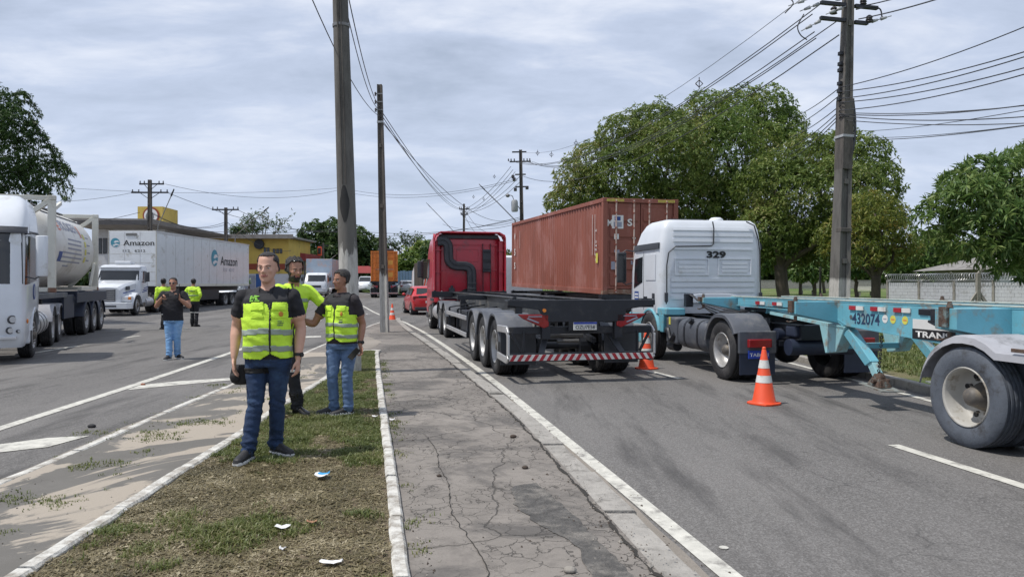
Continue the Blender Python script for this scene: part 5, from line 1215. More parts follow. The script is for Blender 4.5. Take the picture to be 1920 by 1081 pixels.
for s in (-1,1):
    mb = MB(); a_ = math.radians(52); mb.tube([(s*(RT+.01)*math.cos(a_),y,1.30+(RT+.01)*math.sin(a_)) for y in (.6,Lf-.6)],.018,6); mb.obj('cladding_seam','plastic_black',c)
    for y in (1.0,2.2,3.4,4.6):
        mb = MB(); mb.ball((s*(RT+.02)*math.cos(a_),y,1.30+(RT+.02)*math.sin(a_)),.035,.05,.035,8,6); mb.obj('seam_bolt','tank_white',c)
bx(c,'walkway','steel_grey',-.25,.25,.5,Lf-.5,Hf-.09,Hf-.05,.004)
def barrel_patch(name, m, y0,y1,a0,a1,par=None,off=.005,side=-1):
    mb = MB(); rr = RT+off
    vs = []
    for i in range(7):
        a = math.radians(a0+(a1-a0)*i/6)
        for y in (y0,y1): vs.append((side*rr*math.cos(a), y, 1.30+rr*math.sin(a)))
    mb.add(vs,[(2*i,2*i+1,2*i+3,2*i+2) for i in range(6)]); return mb.obj(name,m,par or c)
def barrel_text(txt, m, y0,y1,ac,h,side=-1,name='lettering',bold=.0):
    cur = text_mesh(txt,m,abs(y1-y0),h,c,(0,0,0),(1,0,0),(0,1,0),name,bold=bold)
    me = cur.data
    for v in me.vertices:
        u, w = v.co.x, v.co.y; y = (y0+y1)/2 - u; a = math.radians(ac)+w/RT; rr = RT+.006
        v.co = (side*rr*math.cos(a), y, 1.30+rr*math.sin(a))
    return cur
barrel_patch('orange_logo','sticker_orange',4.75,5.05,22,42); 
for k in range(3): barrel_patch('logo_stripe','tank_white',4.75,5.05,25+5*k,26.5+5*k,off=.007)
barrel_text('FRIOGEN','print_grey',4.65,2.4,32,.34,bold=.03)
barrel_patch('logo_bar','sticker_orange',2.15,2.3,18,38)
for k,(ya,yb) in enumerate(((4.2,2.4),(4.3,2.5),(4.3,2.5),(4.9,2.4),(4.9,2.3),(4.9,2.4),(4.4,3.7))): barrel_patch('print_line','print_grey',min(ya,yb),max(ya,yb),10-6.5*k,12.2-6.5*k)
barrel_patch('blue_badge','letter_blue',4.9,5.3,-22,-8)
for k in range(4): barrel_patch('yellow_label','sticker_yellow',1.75,2.0,16-12*k,25-12*k); barrel_patch('print_line','print_grey',1.2,1.65,19-12*k,21-12*k)

# ------------------------------------------------------------------ bonneted white truck and box trailer
PB = R(191); t = empty('truck_tractor', (-21.2,42.7,.02), PB, 'white bonneted truck with blue stripes pulling the long white box trailer', 'truck')
tractor_frame(t,-.8,5.6); fifth_wheel(t,.2,1.2)
for s in (-1,1):
    for y in (0,1.3): wheel(t,s,y,1.22)
    wheel(t,s,4.9,1.18,kind='front',dual=False)
sh = Shell([(.62,1.05,2.55,4.0),(1.0,1.1,2.5,4.05),(1.75,1.1,2.5,4.08),(2.3,1.06,2.5,3.78),(2.52,1.0,2.55,3.68),(2.58,.9,2.65,3.55)],n=7); sh.body('cab','white_cab',t)
sh.face_panel('windscreen','glass',t,True,-.98,.98,.93,-.93,1.78,2.28)
bx(t,'roof_unit','white_cab',-.45,.35,2.75,3.5,2.60,2.78,.05); bx(t,'sun_visor','white_cab',-1.0,1.0,3.62,3.86,2.42,2.46,.01)
hood = []
for y,hw,zt,zb in ((4.0,.86,1.78,.9),(4.6,.80,1.70,.72),(5.2,.74,1.62,.6),(5.75,.68,1.50,.55),(5.86,.60,1.42,.58)):
    hood.append([(-hw,y,zb),(-hw,y,zt-.16),(-hw+.12,y,zt-.03),(0,y,zt),(hw-.12,y,zt-.03),(hw,y,zt-.16),(hw,y,zb)])
mb = MB(); mb.loft(hood); mb.obj('bonnet','white_cab',t,bevel=.02,smooth_angle=30)
bx(t,'grille','plastic_black',-.42,.42,5.84,5.90,.72,1.32,.01)
for k in range(6): bx(t,'grille_bar','alu',-.40,.40,5.895,5.915,.76+.1*k,.79+.1*k,.003)
for s in (-1,1):
    sh.side_panel('side_window','glass',t,s,[(2.95,1.72),(3.75,1.66),(3.55,2.25),(2.95,2.25)])
    sh.side_panel('door_seam','plastic_black',t,s,[(2.82,.8),(2.835,.8),(2.835,2.35),(2.82,2.35)],off=.004)
    for k,(a,b,z) in enumerate(((2.6,3.9,1.30),(2.7,3.5,1.42),(3.0,3.95,1.2))): sh.side_panel('blue_stripe','letter_blue',t,s,[(a,z),(b,z-.08),(b,z-.04),(a,z+.05)],off=.005,thick=.003)
    rail(t,'blue_stripe',[(s*.845,4.2,1.26),(s*.70,5.6,1.12)],.008,.05,'letter_blue',bevel=0)
    bx(t,'intake','plastic_black',min(s*.74,s*.82),max(s*.74,s*.82),4.9,5.35,1.28,1.46,.01)
    mirror(t, s*1.35, 3.85, 1.95, s, h=.5)
    # wing over the front wheel
    mb = MB(); rings = []
    for i in range(15):
        a = R(8+160*i/14); q = .66 if i > 1 else .70; y, z = 4.9+q*math.cos(a)*1.15, .5+min(.64,q*math.sin(a))
        rings.append([(s*.62,y,z+.05*math.sin(a)),(s*1.10,y,z),(s*1.2,y,z-.05),(s*1.2,y,z-.12),(s*1.1,y,z-.06),(s*.62,y,z-.03)])
    mb.smooth=True; mb.loft(rings); mb.obj('front_wing','white_cab',t,smooth_angle=50)
    mb = MB(); mb.box(min(s*.66,s*1.14),max(s*.66,s*1.14),5.45,5.78,.70,.98); mb.obj('wing_nose','white_cab',t,bevel=.05)
    bx(t,'headlight','lamp_lens',min(s*.70,s*.98),max(s*.70,s*.98),5.77,5.80,.80,.94,.01); bx(t,'indicator','amber_lens',min(s*.985,s*1.12),max(s*.985,s*1.12),5.76,5.795,.80,.94,.01)
    tk = MB(); tk.smooth=True; tk.cyl((s*.9,1.9,.62),(s*.9,3.2,.62),.27,n=20); tk.obj('fuel_tank','alu',t,smooth_angle=40)
    bx(t,'entry_step','steel_grey',min(s*.85,s*1.15),max(s*.85,s*1.15),3.25,3.85,.38,.62,.02)
mb = MB(); mb.prism([(-1.16,5.55),(-1.16,5.85),(-1.0,6.0),(1.0,6.0),(1.16,5.85),(1.16,5.55)],.34,.66,'z'); mb.obj('front_bumper','white_paint',t,bevel=.03)
bx(t,'bumper_slot','plastic_black',-.5,.5,5.995,6.01,.44,.52,.004)
t = empty('box_trailer', (-21.1,56.2,.02), R(180), 'long white box trailer lettered Amazon in black on front and side', 'trailer')
Lb = 14.7; zb_, zt_ = 1.45, 4.52
bx(t,'box_wall','white_paint',-1.3,1.3,0,Lb,zb_,zt_,.02)
for s in (-1,1):
    bx(t,'top_rail','alu',min(s*1.30,s*1.325),max(s*1.30,s*1.325),0,Lb,zt_-.10,zt_+.01,.004); bx(t,'bottom_rail','cream_paint',min(s*1.30,s*1.325),max(s*1.30,s*1.325),0,Lb,zb_-.02,zb_+.14,.004)
    mb = MB(); mb.box(s*1.31-.012 if s<0 else s*1.30,s*1.31+.012,Lb-.10,Lb+.012,zb_,zt_); mb.obj('corner_trim','cream_paint',t)
    for k in range(1,12): bx(t,'panel_joint','alu',min(s*1.301,s*1.306),max(s*1.301,s*1.306),k*Lb/12-.012,k*Lb/12+.012,zb_+.15,zt_-.12,0)
for k in (-.43,.43): bx(t,'panel_joint','alu',k-.01,k+.01,Lb+.001,Lb+.006,zb_+.02,zt_-.05,0)
for k in range(5): bx(t,'panel_joint','cream_paint',-1.28,1.28,Lb+.001,Lb+.005,zb_+.5*k+.3,zb_+.5*k+.315,0)
text_mesh('Amazon','letter_black',1.72,.30,t,(-.36,Lb,3.86),(-1,0,0),(0,0,1),'lettering',off=.012,bold=.01)
text_mesh('112   6212','letter_black',1.25,.14,t,(-.1,Lb,3.42),(-1,0,0),(0,0,1),'lettering',off=.012,bold=.01)
text_mesh('Amazon','letter_black',3.1,.62,t,(-1.3,3.95,3.15),(0,-1,0),(0,0,1),'lettering',off=.012,bold=.01)
text_mesh('112  6212','print_grey',2.0,.22,t,(-1.3,4.0,2.55),(0,-1,0),(0,0,1),'lettering',off=.012)
def logo(par, o, r, u, w, h):
    o,r,u = Vector(o),Vector(r),Vector(u); n_ = r.cross(u)
    e_ = empty('logo'); e_.parent = par
    def blob(pts, m, off):
        mb = MB(); mb.add([o+n_*off+r*(x*w)+u*(y*h) for x,y in pts],[tuple(range(len(pts)))]); return mb.obj('logo_shape',m,e_)
    blob([(.5*math.cos(a),.5*math.sin(a)) for a in np.linspace(.3,2*math.pi+.3,22)[:-1]],'logo_teal',.012)
    blob([(-.18,.02),(.0,.2),(.28,.22),(.5,.05),(.2,.03),(.02,-.05)],'white_paint',.016); blob([(-.3,-.26),(.1,-.12),(.42,-.2),(.46,-.28),(.1,-.3),(-.15,-.44)],'white_paint',.016)
logo(t,(.95,Lb,3.88),(-1,0,0),(0,0,1),.5,.5); logo(t,(-1.3,6.5,3.3),(0,-1,0),(0,0,1),1.1,1.1)
bx(t,'front_vent','steel_grey',-.25,.35,Lb+.003,Lb+.03,4.26,4.40,.01)
for s in (-1,1):
    mb = MB(); ibeam(mb,s*.5,[.2,Lb-.3],zb_-.02,[1.1,1.1]); mb.obj('main_beam','chassis_black',t)
    for y in (1.9,3.15,4.4): wheel(t,s,y,1.25)
    for y in (.75,): bx(t,'mud_flap','plastic_black',s*.95-.3,s*.95+.3,y,y+.02,.25,1.1,0)
    bx(t,'landing_leg','chassis_black',s*.8-.06,s*.8+.06,10.6,10.72,.3,1.1,.01)
    bx(t,'side_skirt','chassis_black',min(s*1.1,s*1.16),max(s*1.1,s*1.16),5.4,9.6,.55,1.2,.01)
for y in (1.9,3.15,4.4): mb = MB(); mb.cyl((-1,y,.5),(1,y,.5),.065,n=10); mb.obj('axle','chassis_black',t)
bx(t,'rear_bumper','reflective_red',-1.2,1.2,0,.08,.45,.57,.01)

# ------------------------------------------------------------------ cars
def car(loc, rz, label, paint, W=1.73, L_=4.0, H_=1.50, suv=True, lamps=True, plate=None):
    """hatchback from cross sections; origin at the rear on the ground, +y forward"""
    t = empty('parked_car', loc, rz, label, 'car'); hw = W/2; mb = MB(); mb.smooth = True
    S = [(0.0,.55,.45,.80,.80,.80),(.05,.80,.30,.98,1.0,.93),(.18,.86,.24,1.02,1.06,.97),(.60,.865,.20,1.02,1.42,.99),(1.0,.865,.20,1.0,1.49,1.0),(1.6,.865,.20,.98,1.51,1.0),(2.2,.865,.20,.96,1.46,1.0),(2.62,.865,.20,.95,1.22,1.0),(3.0,.86,.20,.94,1.01,.99),(3.5,.84,.22,.86,.91,.97),(3.85,.78,.26,.74,.78,.9),(4.0,.6,.36,.62,.63,.72)]
    rings = []
    for y,_,zb,zw,zt,f in S:
        y *= L_/4.0; w = hw*f; zt *= H_/1.5; cab = zt-zw*1.0 > .12; wr = w*(.80 if cab else .92)
        if cab: pts = [(w*.92,zb),(w,zb+.12),(w,zw*.75),(w*.985,zw),(wr*1.02,zt-.12),(wr*.93,zt-.02),(0,zt)]
        else: pts = [(w*.92,zb),(w,zb+.12),(w,(zb+zw)*.55),(w*.97,zw-.04),(w*.9,(zw+zt)/2),(w*.7,zt-.01),(0,zt)]
        rings.append([(x,y,z) for x,z in pts]+[(-x,y,z) for x,z in pts[::-1][1:]])
    mb.loft(rings); mb.obj('car_body',paint,t,smooth_angle=45)
    # glass: rear, front, sides
    k = L_/4.0; hh = H_/1.5
    mb = MB(); mb.add([(-hw*.74,.20*k,1.07*hh),(hw*.74,.20*k,1.07*hh),(hw*.66,.545*k,1.385*hh),(-hw*.66,.545*k,1.385*hh)],[(0,1,2,3)]); rw = mb.obj('rear_window','glass',t); so = rw.modifiers.new('s','SOLIDIFY'); so.thickness=.03; so.offset=1
    mb = MB(); mb.add([(-hw*.76,2.99*k,1.03*hh),(hw*.76,2.99*k,1.03*hh),(hw*.70,2.28*k,1.435*hh),(-hw*.70,2.28*k,1.435*hh)],[(0,3,2,1)]); rw = mb.obj('windscreen','glass',t); so = rw.modifiers.new('s','SOLIDIFY'); so.thickness=.03; so.offset=1
    for s in (-1,1):
        for a,b in ((.55,1.42),(1.50,2.62)):
            mb = MB(); zt = lambda y: (1.38 if y < 2.3 else 1.18)*hh
            mb.add([(s*hw*.992,a*k,1.04*hh),(s*hw*.992,b*k,1.02*hh),(s*hw*.845,min(b,2.3)*k,1.38*hh),(s*hw*.845,(a+.08)*k,1.38*hh)],[(0,1,2,3)]); o = mb.obj('side_window','glass',t); so=o.modifiers.new('s','SOLIDIFY'); so.thickness=.02; so.offset=0
        for y in (.68,3.2):
            w = empty('wheel'); w.parent = t; w.location = (s*(hw-.115),y*k,.31); w.rotation_euler = (0,0,0 if s>0 else math.pi)
            link('tyre',T_BLACK,w,sc_=(.75,.62,.62)); link('rim',RIM[('front','steel')],w,sc_=(.72,.62,.62))
            mb = MB(); mb.cyl((s*(hw-.35),y*k,.33),(s*(hw+.004),y*k,.33),.355,n=24); mb.obj('wheel_arch','plastic_black',t)
            w.location.x = s*(hw-.07)
        mb = MB(); mb.box(min(s*hw*.62,s*hw*.97),max(s*hw*.62,s*hw*.97),.02*k,.16*k,.80*hh,.98*hh); mb.obj('tail_light','red_lens',t,bevel=.03)
        mb = MB(); mb.box(min(s*hw*.55,s*hw*.86),max(s*hw*.55,s*hw*.86),3.70*k,3.92*k,.62*hh,.76*hh); mb.obj('headlight','lamp_lens',t,bevel=.03)
        mb = MB(); mb.ball((s*(hw+.10),2.55*k,1.05*hh),.10,.07,.07,10,6); mb.obj('door_mirror',paint,t)
    bx(t,'rear_bumper','plastic_black',-hw*.86,hw*.86,-.02,.14,.26,.42,.03); bx(t,'front_grille','plastic_black',-hw*.55,hw*.55,3.90*k,4.0*k,.36,.52,.03)
    if plate:
        p = bx(t,'number_plate','reflective_white',-.2,.2,-.032,-.02,.62,.74,.003)
    return t
redcar = car((-4.25,38.4,0), R(16), 'red hatchback driving away just left of the dark red truck cab', 'car_red', plate=True)
# black tailgate area of the red car
bx(redcar,'tailgate_trim','plastic_black',-.55,.62,.02,.055,.80,1.0,.02)
y_=62; car(((615-960)/1400*80, 80, gz(80)), R(190), 'white hatchback seen between the men, facing the camera', 'white_paint')
car(((443-960)/1400*64.5, 64.5, gz(60)), R(185), 'white car half hidden behind the rear of the long white box trailer', 'white_paint')
car(((676-960)/1400*88, 92, gz(90)), R(185), 'small white car facing us right of the large near pole', 'white_paint', H_=1.9)
car(((766-960)/1400*80, 80, gz(80)), R(14), 'pale grey car just visible above the red hatchback roof', mat('car_grey',(.45,.47,.5),.3,.2))
# ------------------------------------------------------------------ orange container truck driving away
po = R(10); base = Vector(((695-960)/1400*68, 68, gz(68)))
tr = skeletal_trailer(base + Vector((1.22*math.cos(po),1.22*math.sin(po),0)), po, 'far dark trailer carrying the orange container', plate=None, fend='plastic_black', zr=1.5, lights=True)
M['orange_pale'] = mat('orange_pale', (.66,.32,.06), .6)
oc = container(base + Vector((1.22*math.cos(po),1.22*math.sin(po),1.52)), po, 12.19, 2.75, 'orange_cont', 'weathered orange shipping container on the far truck beyond the thin pole', detail=False, rusty='orange_cont')
for x0,z0 in ((-.1,.4),(-.1,1.0),(.35,1.4),(.35,.3),(-.1,1.75)): bx(oc,'pale_patch','orange_pale',x0,x0+.42,.015,.027,z0+.1,z0+.5,0)
bx(oc,'roof_tarpaulin','canopy_black',-.6,.9,1.5,4.5,2.76,3.05,.1)
# ------------------------------------------------------------------ small white box lorry facing us
pz = R(184); t = empty('box_lorry', ((592-960)/1400*67, 72, gz(68)), pz, 'white box lorry facing us behind the bearded man', 'truck')
bx(t,'box_wall','lorry_box',-1.15,1.15,0,5.2,.95,3.55,.03) if 'lorry_box' in M else None
M['lorry_box'] = mat('lorry_box', (.33,.40,.48), .5, var=.12, dirt=(.45,.30,.25), damt=.4, dscale=1.5)
bx(t,'box_wall','lorry_box',-1.15,1.15,0,5.2,.95,3.50,.03)
sh = Shell([(.45,.95,5.4,7.0),(1.0,1.0,5.35,7.05),(1.5,1.0,5.35,7.0),(2.15,.92,5.35,6.5),(2.25,.8,5.5,6.3)]); sh.body('cab','white_cab',t); sh.face_panel('windscreen','glass',t,True,-.88,.88,.8,-.8,1.5,2.05)
for s in (-1,1):
    sh.side_panel('side_window','glass',t,s,[(5.8,1.5),(6.6,1.45),(6.4,2.0),(5.8,2.0)]); mirror(t,s*1.2,6.7,1.7,s,h=.35)
    wheel(t,s,1.4,1.1,r=.42); wheel(t,s,6.3,1.0,r=.42,kind='front',dual=False); bx(t,'headlight','lamp_lens',min(s*.6,s*.9),max(s*.6,s*.9),7.03,7.07,.75,.92,.01)
bx(t,'front_bumper','steel_grey',-1.0,1.0,6.9,7.12,.4,.62,.03); bx(t,'grille','plastic_black',-.5,.5,7.04,7.06,.95,1.15,.005)
# ------------------------------------------------------------------ dark lorry rear with chevron board, far left of the red cab
t = empty('tipper_lorry', ((826-960)/1400*50, 50, gz(50)), R(14), 'dark tipper lorry with orange striped board behind the red car', 'truck')
bx(t,'tipper_body','timber_dark',-1.2,1.2,.3,5,1.35,3.0,.03); 
for k in range(6): bx(t,'body_rib','timber_dark',-1.22,-1.19,.6+.8*k,.7+.8*k,1.35,3.0,.01)
for s in (-1,1):
    for y in (1.2,2.5): wheel(t,s,y,1.2)
    bx(t,'chevron_board','reflective_white',s*.75-.35,s*.75+.35,.24,.28,1.35,1.85,0)
    for k in range(4):
        mb = MB(); x = s*.75-.35+k*.17; mb.prism([(x,1.35),(x+.09,1.35),(x+.17,1.85),(x+.08,1.85)],.225,.238,'y'); mb.obj('chevron_stripe','orange_plastic',t)
    wheel(t,s,6.6,1.2,kind='front',dual=False)
bx(t,'white_plate','reflective_white',-.2,.25,.25,.29,1.4,1.75,0); bx(t,'rear_bumper','chassis_black',-1.1,1.1,.2,.3,.5,.65,.01); bx(t,'frame_rail','chassis_black',-.45,.45,.3,7,.9,1.2,.02)
sh = Shell([(.5,1.15,5.5,7.3),(1.0,1.2,5.3,7.3),(2.4,1.15,5.3,7.0),(2.9,1.0,5.4,6.6)]); sh.body('cab','white_cab',t); sh.face_panel('windscreen','glass',t,True,-1,1,.95,-.95,1.6,2.3)
# ------------------------------------------------------------------ poles
M['pole_conc'] = mat('pole_conc', (.13,.123,.113), .9, var=.22, scale=4, dirt=(.05,.047,.045), damt=.45, dscale=2.4, bump=.4, bscale=30, stretch=(1,1,.22))
M['pole_dark'] = mat('pole_dark', (.10,.09,.08), .9, var=.3, scale=4, dirt=(.035,.033,.032), damt=.45, dscale=2.4, bump=.4, bscale=30, stretch=(1,1,.22))
M['pole_white'] = mat('pole_white', (.42,.41,.385), .9, var=.12, scale=3, dirt=(.17,.16,.15), damt=.45, dscale=3, bump=.4, bscale=30, stretch=(1,1,.3))
M['soot'] = mat('soot', (.03,.03,.03), .95, var=.3)
def washmat(name, h, base=(.125,.118,.108), fuzz=.25):
    m = mat(name, base, .9, var=.25, scale=4, dirt=(.06,.056,.052), damt=.45, dscale=2.4, bump=.4, bscale=30, stretch=(1,1,.22))
    nt, N, L, P = m.node_tree, m.node_tree.nodes, m.node_tree.links, m.node_tree.nodes['Principled BSDF']
    old = P.inputs['Base Color'].links[0].from_socket
    t = N.new('ShaderNodeTexCoord'); sp = N.new('ShaderNodeSeparateXYZ'); L.new(t.outputs['Object'], sp.inputs[0])
    mp_ = N.new('ShaderNodeMapping'); mp_.inputs['Scale'].default_value = (9,9,1.6); L.new(t.outputs['Object'], mp_.inputs[0])
    nz = N.new('ShaderNodeTexNoise'); nz.inputs['Scale'].default_value = 1; nz.inputs['Detail'].default_value = 8; nz.inputs['Roughness'].default_value = .7; L.new(mp_.outputs[0], nz.inputs['Vector'])
    a = N.new('ShaderNodeMath'); a.operation = 'MULTIPLY_ADD'; a.inputs[1].default_value = fuzz*4; L.new(nz.outputs['Fac'], a.inputs[0]); L.new(sp.outputs[2], a.inputs[2])
    r = N.new('ShaderNodeMapRange'); r.inputs['From Min'].default_value = h+fuzz*2-.04; r.inputs['From Max'].default_value = h+fuzz*2+.04; r.inputs['To Min'].default_value = 1; r.inputs['To Max'].default_value = 0; L.new(a.outputs[0], r.inputs['Value'])
    n2 = N.new('ShaderNodeTexNoise'); n2.inputs['Scale'].default_value = 2.2; n2.inputs['Detail'].default_value = 9; n2.inputs['Roughness'].default_value = .75; L.new(mp_.outputs[0], n2.inputs['Vector'])
    cr_ = N.new('ShaderNodeValToRGB'); e_ = cr_.color_ramp.elements; e_[0].position = .48; e_[0].color = (.46,.445,.41,1); e_[1].position = .74; e_[1].color = (.17,.16,.145,1); L.new(n2.outputs['Fac'], cr_.inputs[0])
    x = N.new('ShaderNodeMix'); x.data_type = 'RGBA'; L.new(r.outputs[0], x.inputs['Factor']); L.new(old, x.inputs['A']); L.new(cr_.outputs[0], x.inputs['B']); L.new(x.outputs['Result'], P.inputs['Base Color']); M[name] = m; return name
washmat('pole_wash_big', 2.1, fuzz=.35); washmat('pole_wash_thin', 1.75, base=(.105,.092,.08), fuzz=.3); washmat('pole_wash_right', 1.62, fuzz=.05)
def pole(base, top, w0, w1, label, style='h', white=0, rz=0, m='pole_conc', steps=None, group=None):
    """tapered concrete post from base to top; 'h' = double-T section, 'r' = round"""
    base, top = Vector(base), Vector(top); t = empty('utility_pole', base, rz, label, 'utility pole', group)
    d = top-base; Hh = d.length
    t.rotation_mode = 'QUATERNION'; t.rotation_quaternion = Vector((0,0,1)).rotation_difference(d.normalized()) @ Quaternion((0,0,1), rz)
    def prof(w, dpt, notch):
        a, b = w/2, dpt/2; n = notch
        return [(-a,-b),(-a*.36,-b*.80) if n else (-a*.36,-b),(-a*.36,-b+b*n) ,(a*.36,-b+b*n),(a*.36,-b*.80) if n else (a*.36,-b),(a,-b),(a,b),(a*.36,b),(a*.36,b-b*n),(-a*.36,b-b*n),(-a*.36,b),(-a,b)]
    def body(z0, z1, m_, name, grow=0, notch=.42):
        mb = MB()
        if style == 'r':
            mb.smooth = True; mb.cyl((0,0,z0),(0,0,z1),(w0+(w1-w0)*z0/Hh)/2+grow,(w0+(w1-w0)*z1/Hh)/2+grow,n=24); return mb.obj(name,m_,t,smooth_angle=50)
        rings = []
        for z in np.linspace(z0, z1, max(2,int((z1-z0)/1.2))):
            w = w0+(w1-w0)*z/Hh+grow*2; rings.append([(x,y,z) for x,y in prof(w, w*1.25, notch)])
        mb.loft(rings); return mb.obj(name,m_,t,bevel=.008)
    if white: body(-.1, white, 'pole_white', 'painted_foot', notch=.42); body(white+.001, Hh, m, 'post', notch=.42 )
    else: body(-.1, Hh, m, 'post')
    if style == 'h':
        for z in np.arange(white+1.6 if white else 2, Hh-1, 1.9):
            w = w0+(w1-w0)*z/Hh; bx(t,'cross_web',m,-w*.2,w*.2,-w*.62,-w*.3,z,z+.12,0)
    return t
def ring_band(t, z, w, m='steel_grey'):
    mb = MB(); a = w/2+.012; b = w*.625+.012; mb.prism([(-a,-b),(a,-b),(a,b),(-a,b)], z-.03, z+.03, 'z'); mb.obj('steel_band', m, t)
def insulator(parent, p, r=.04, h=.16, m='insulator', d=(0,0,1)):
    mb = MB(); mb.smooth=True; p = Vector(p); d = Vector(d).normalized()
    for k in range(3): mb.cyl(p+d*(h*k/3),p+d*(h*k/3+h*.22),r,r*.7,10)
    mb.cyl(p,p+d*h,r*.4,n=8); return mb.obj('insulator', m, parent)
# big round near pole in the grass bed
b = gp(659,696,.12); top = at(633,-170,b.y)
bp = pole(b, top, .345, .24, 'large round leaning concrete pole standing in the grass bed behind the men', style='r', white=0, m='pole_wash_big')
mb = MB(); mb.smooth=True; L0 = (top-b).length
rr0 = lambda z: (.345+(.24-.345)*z/L0)/2
vs = []; n=14
for j in range(9):
    z = 2.55+.62*j/8
    for i in range(n+1):
        a = -2.05+.95*i/n+ .08*mnoise.noise(Vector((j,i*.5,3))); a = -math.pi/2+(-.5+ i/n)*1.1*math.sin(math.pi*(j+.7)/9.4)+.1*mnoise.noise(Vector((j*.6,i*.1,3))); vs.append(((rr0(z)+.004)*math.cos(a),(rr0(z)+.004)*math.sin(a),z+.03*mnoise.noise(Vector((i*.7,j,0)))))
mb.add(vs,[(j*(n+1)+i,j*(n+1)+i+1,(j+1)*(n+1)+i+1,(j+1)*(n+1)+i) for j in range(8) for i in range(n)]); mb.obj('soot_patch','soot',bp)
for k,a in enumerate((-1.75,-1.35)):
    mb = MB(); mb.box(rr0(3)*math.cos(a)-.008,rr0(3)*math.cos(a)+.008,rr0(4)*math.sin(a)-.016,rr0(4)*math.sin(a)+.004,3.2,L0-.2); mb.obj('cast_seam','pole_dark',bp)
for z in (5.9,): mb = MB(); mb.cyl((0,0,z),(0,0,z+.05),rr0(z)+.012,n=24); mb.obj('steel_band','steel_grey',bp)
# thin double-T pole
b = gp(721.5,622,.10); top = at(712,159,b.y)
tp = pole(b, top, .25, .15, 'thin dark double-T concrete pole with whitewashed foot on the median tip', white=0, m='pole_wash_thin')
ring_band(tp,6.6,.165,'porcelain')
for z,w in ((7.45,.16),(7.2,.165),(6.95,.165)):
    mb = MB(); mb.box(-.12,.10,-.13,-.10,z,z+.04); mb.obj('bracket','steel_grey',tp)
    insulator(tp,(-.12,-.13,z-.04),.035,.12)
# right pole
PR = Vector((7.86,18,.11)); PRT = at(1593,-95,18)
rp = pole(PR, PRT, .34, .16, 'tall weathered double-T concrete pole with whitewashed foot on the right verge', white=0, m='pole_wash_right', rz=R(10))
HR = (PRT-PR).length
ring_band(rp, 5.05, .27, 'porcelain'); bx(rp,'repair_sleeve','pole_dark',-.13,.13,-.175,.175,4.25,5.95,.01)
for z in (2.75,): bx(rp,'cast_collar','pole_dark',-.15,.15,-.20,.0,z,z+.1,.01)
for z in (5.9,6.1,6.28,6.6,6.75,7.0): 
    mb = MB(); mb.box(-.20,-.12,-.06,.06,z,z+.09); mb.obj('cable_clamp','chassis_black',rp,bevel=.01)
# top gear: brackets, strain insulators, fuse cutouts
zt = 8.15
def arm(z, x0, x1, y=-.05):
    mb = MB(); mb.box(x0,x1,y-.045,y+.045,z-.04,z+.04); return mb.obj('cross_arm','chassis_black',rp)
arm(zt-.32,-.75,-.1); arm(zt-.34,.15,.50); arm(zt+.05,-.75,-.1); arm(zt+.05,.15,.75); arm(zt+.55,-1.1,1.1)
for x,z in ((-.42,zt-.10),(.52,zt-.22),(-.3,zt+.25),(.35,zt+.2)): insulator(rp,(x,-.08,z-.1),.085,.17)
def strain(a, b, n=1):
    a,b = Vector(a),Vector(b); mb = MB(); mb.smooth=True; mb.cyl(a,b,.012,n=6)
    for k in range(2):
        c_ = a.lerp(b,.35+.35*k); d = (b-a).normalized(); mb.cyl(c_-d*.07,c_+d*.07,.045,.03,10)
    return mb.obj('strain_insulator','porcelain',rp)
strain((-.6,-.05,zt-.3),(-1.15,.1,zt-.62)); strain((-.65,-.05,zt+.08),(-1.2,.1,zt-.15)); strain((.45,-.05,zt-.34),(1.1,-.1,zt-.12)); strain((-.55,-.1,zt+.3),(-1.5,.1,zt-.05)); strain((-.12,-.1,zt+.0),(-.7,-.2,zt-.28))
mb = MB(); mb.tube(spl([(.85,-.1,zt-.18),(.78,-.1,zt+.02),(.5,-.1,zt+.05),(.15,-.1,zt-.05)]),.018); mb.obj('jumper','wire',rp)
mb = MB(); mb.tube(spl([(-1.15,0,zt-.25),(-1.3,0,zt-.55),(-1.22,0,zt-.75),(-1.05,0,zt-.85)]),.014); mb.obj('jumper','wire',rp)
mb = MB(); mb.tube(spl([(-1.75,-.2,zt+.6),(-1.7,-.2,zt+.1),(-1.55,-.2,zt-.1),(-1.75,-.2,zt-.35)]),.014); mb.obj('jumper','wire',rp)
mb = MB(); mb.tube(spl([(.13,-.12,5.9),(.17,-.16,5.4),(.16,-.16,4.9),(.13,-.12,4.6)]),.03,8); mb.obj('cable_bundle','wire',rp)
# pole behind the container with transformer lamp
YB = 58.0
pb = pole((at(981,480,YB).x,YB,gz(YB)), at(976,281,YB), .36,.24,'dark pole with crossarms and street lamp behind the red container', m='pole_dark')
zb0 = gz(YB); Z = lambda py, Y=YB: CAMZ+(HOR-py)*Y/F-zb0; X_ = lambda px, Y=YB: (px-979)/F*Y
for py,x0,x1 in ((303,958,998),(285,963,990)):
    mb = MB(); mb.box(X_(x0),X_(x1),-.10,.0,Z(py)-.05,Z(py)+.05); mb.obj('cross_arm','chassis_black',pb)
for px in (956,961,967,985,991,996): insulator(pb,(X_(px),-.05,Z(302)),.06,.2)
for px,py in ((964,331),(966,336),(968,355),(990,352)):
    mb = MB(); mb.box(X_(px)-.12,X_(px)+.12,-.2,.2,Z(py)-.12,Z(py)+.12); mb.obj('fuse_switch','insulator',pb,bevel=.03)
for py in (327,350): bx(pb,'switch_bracket','chassis_black',X_(968),X_(988),-.12,.1,Z(py)-.04,Z(py)+.04,0)
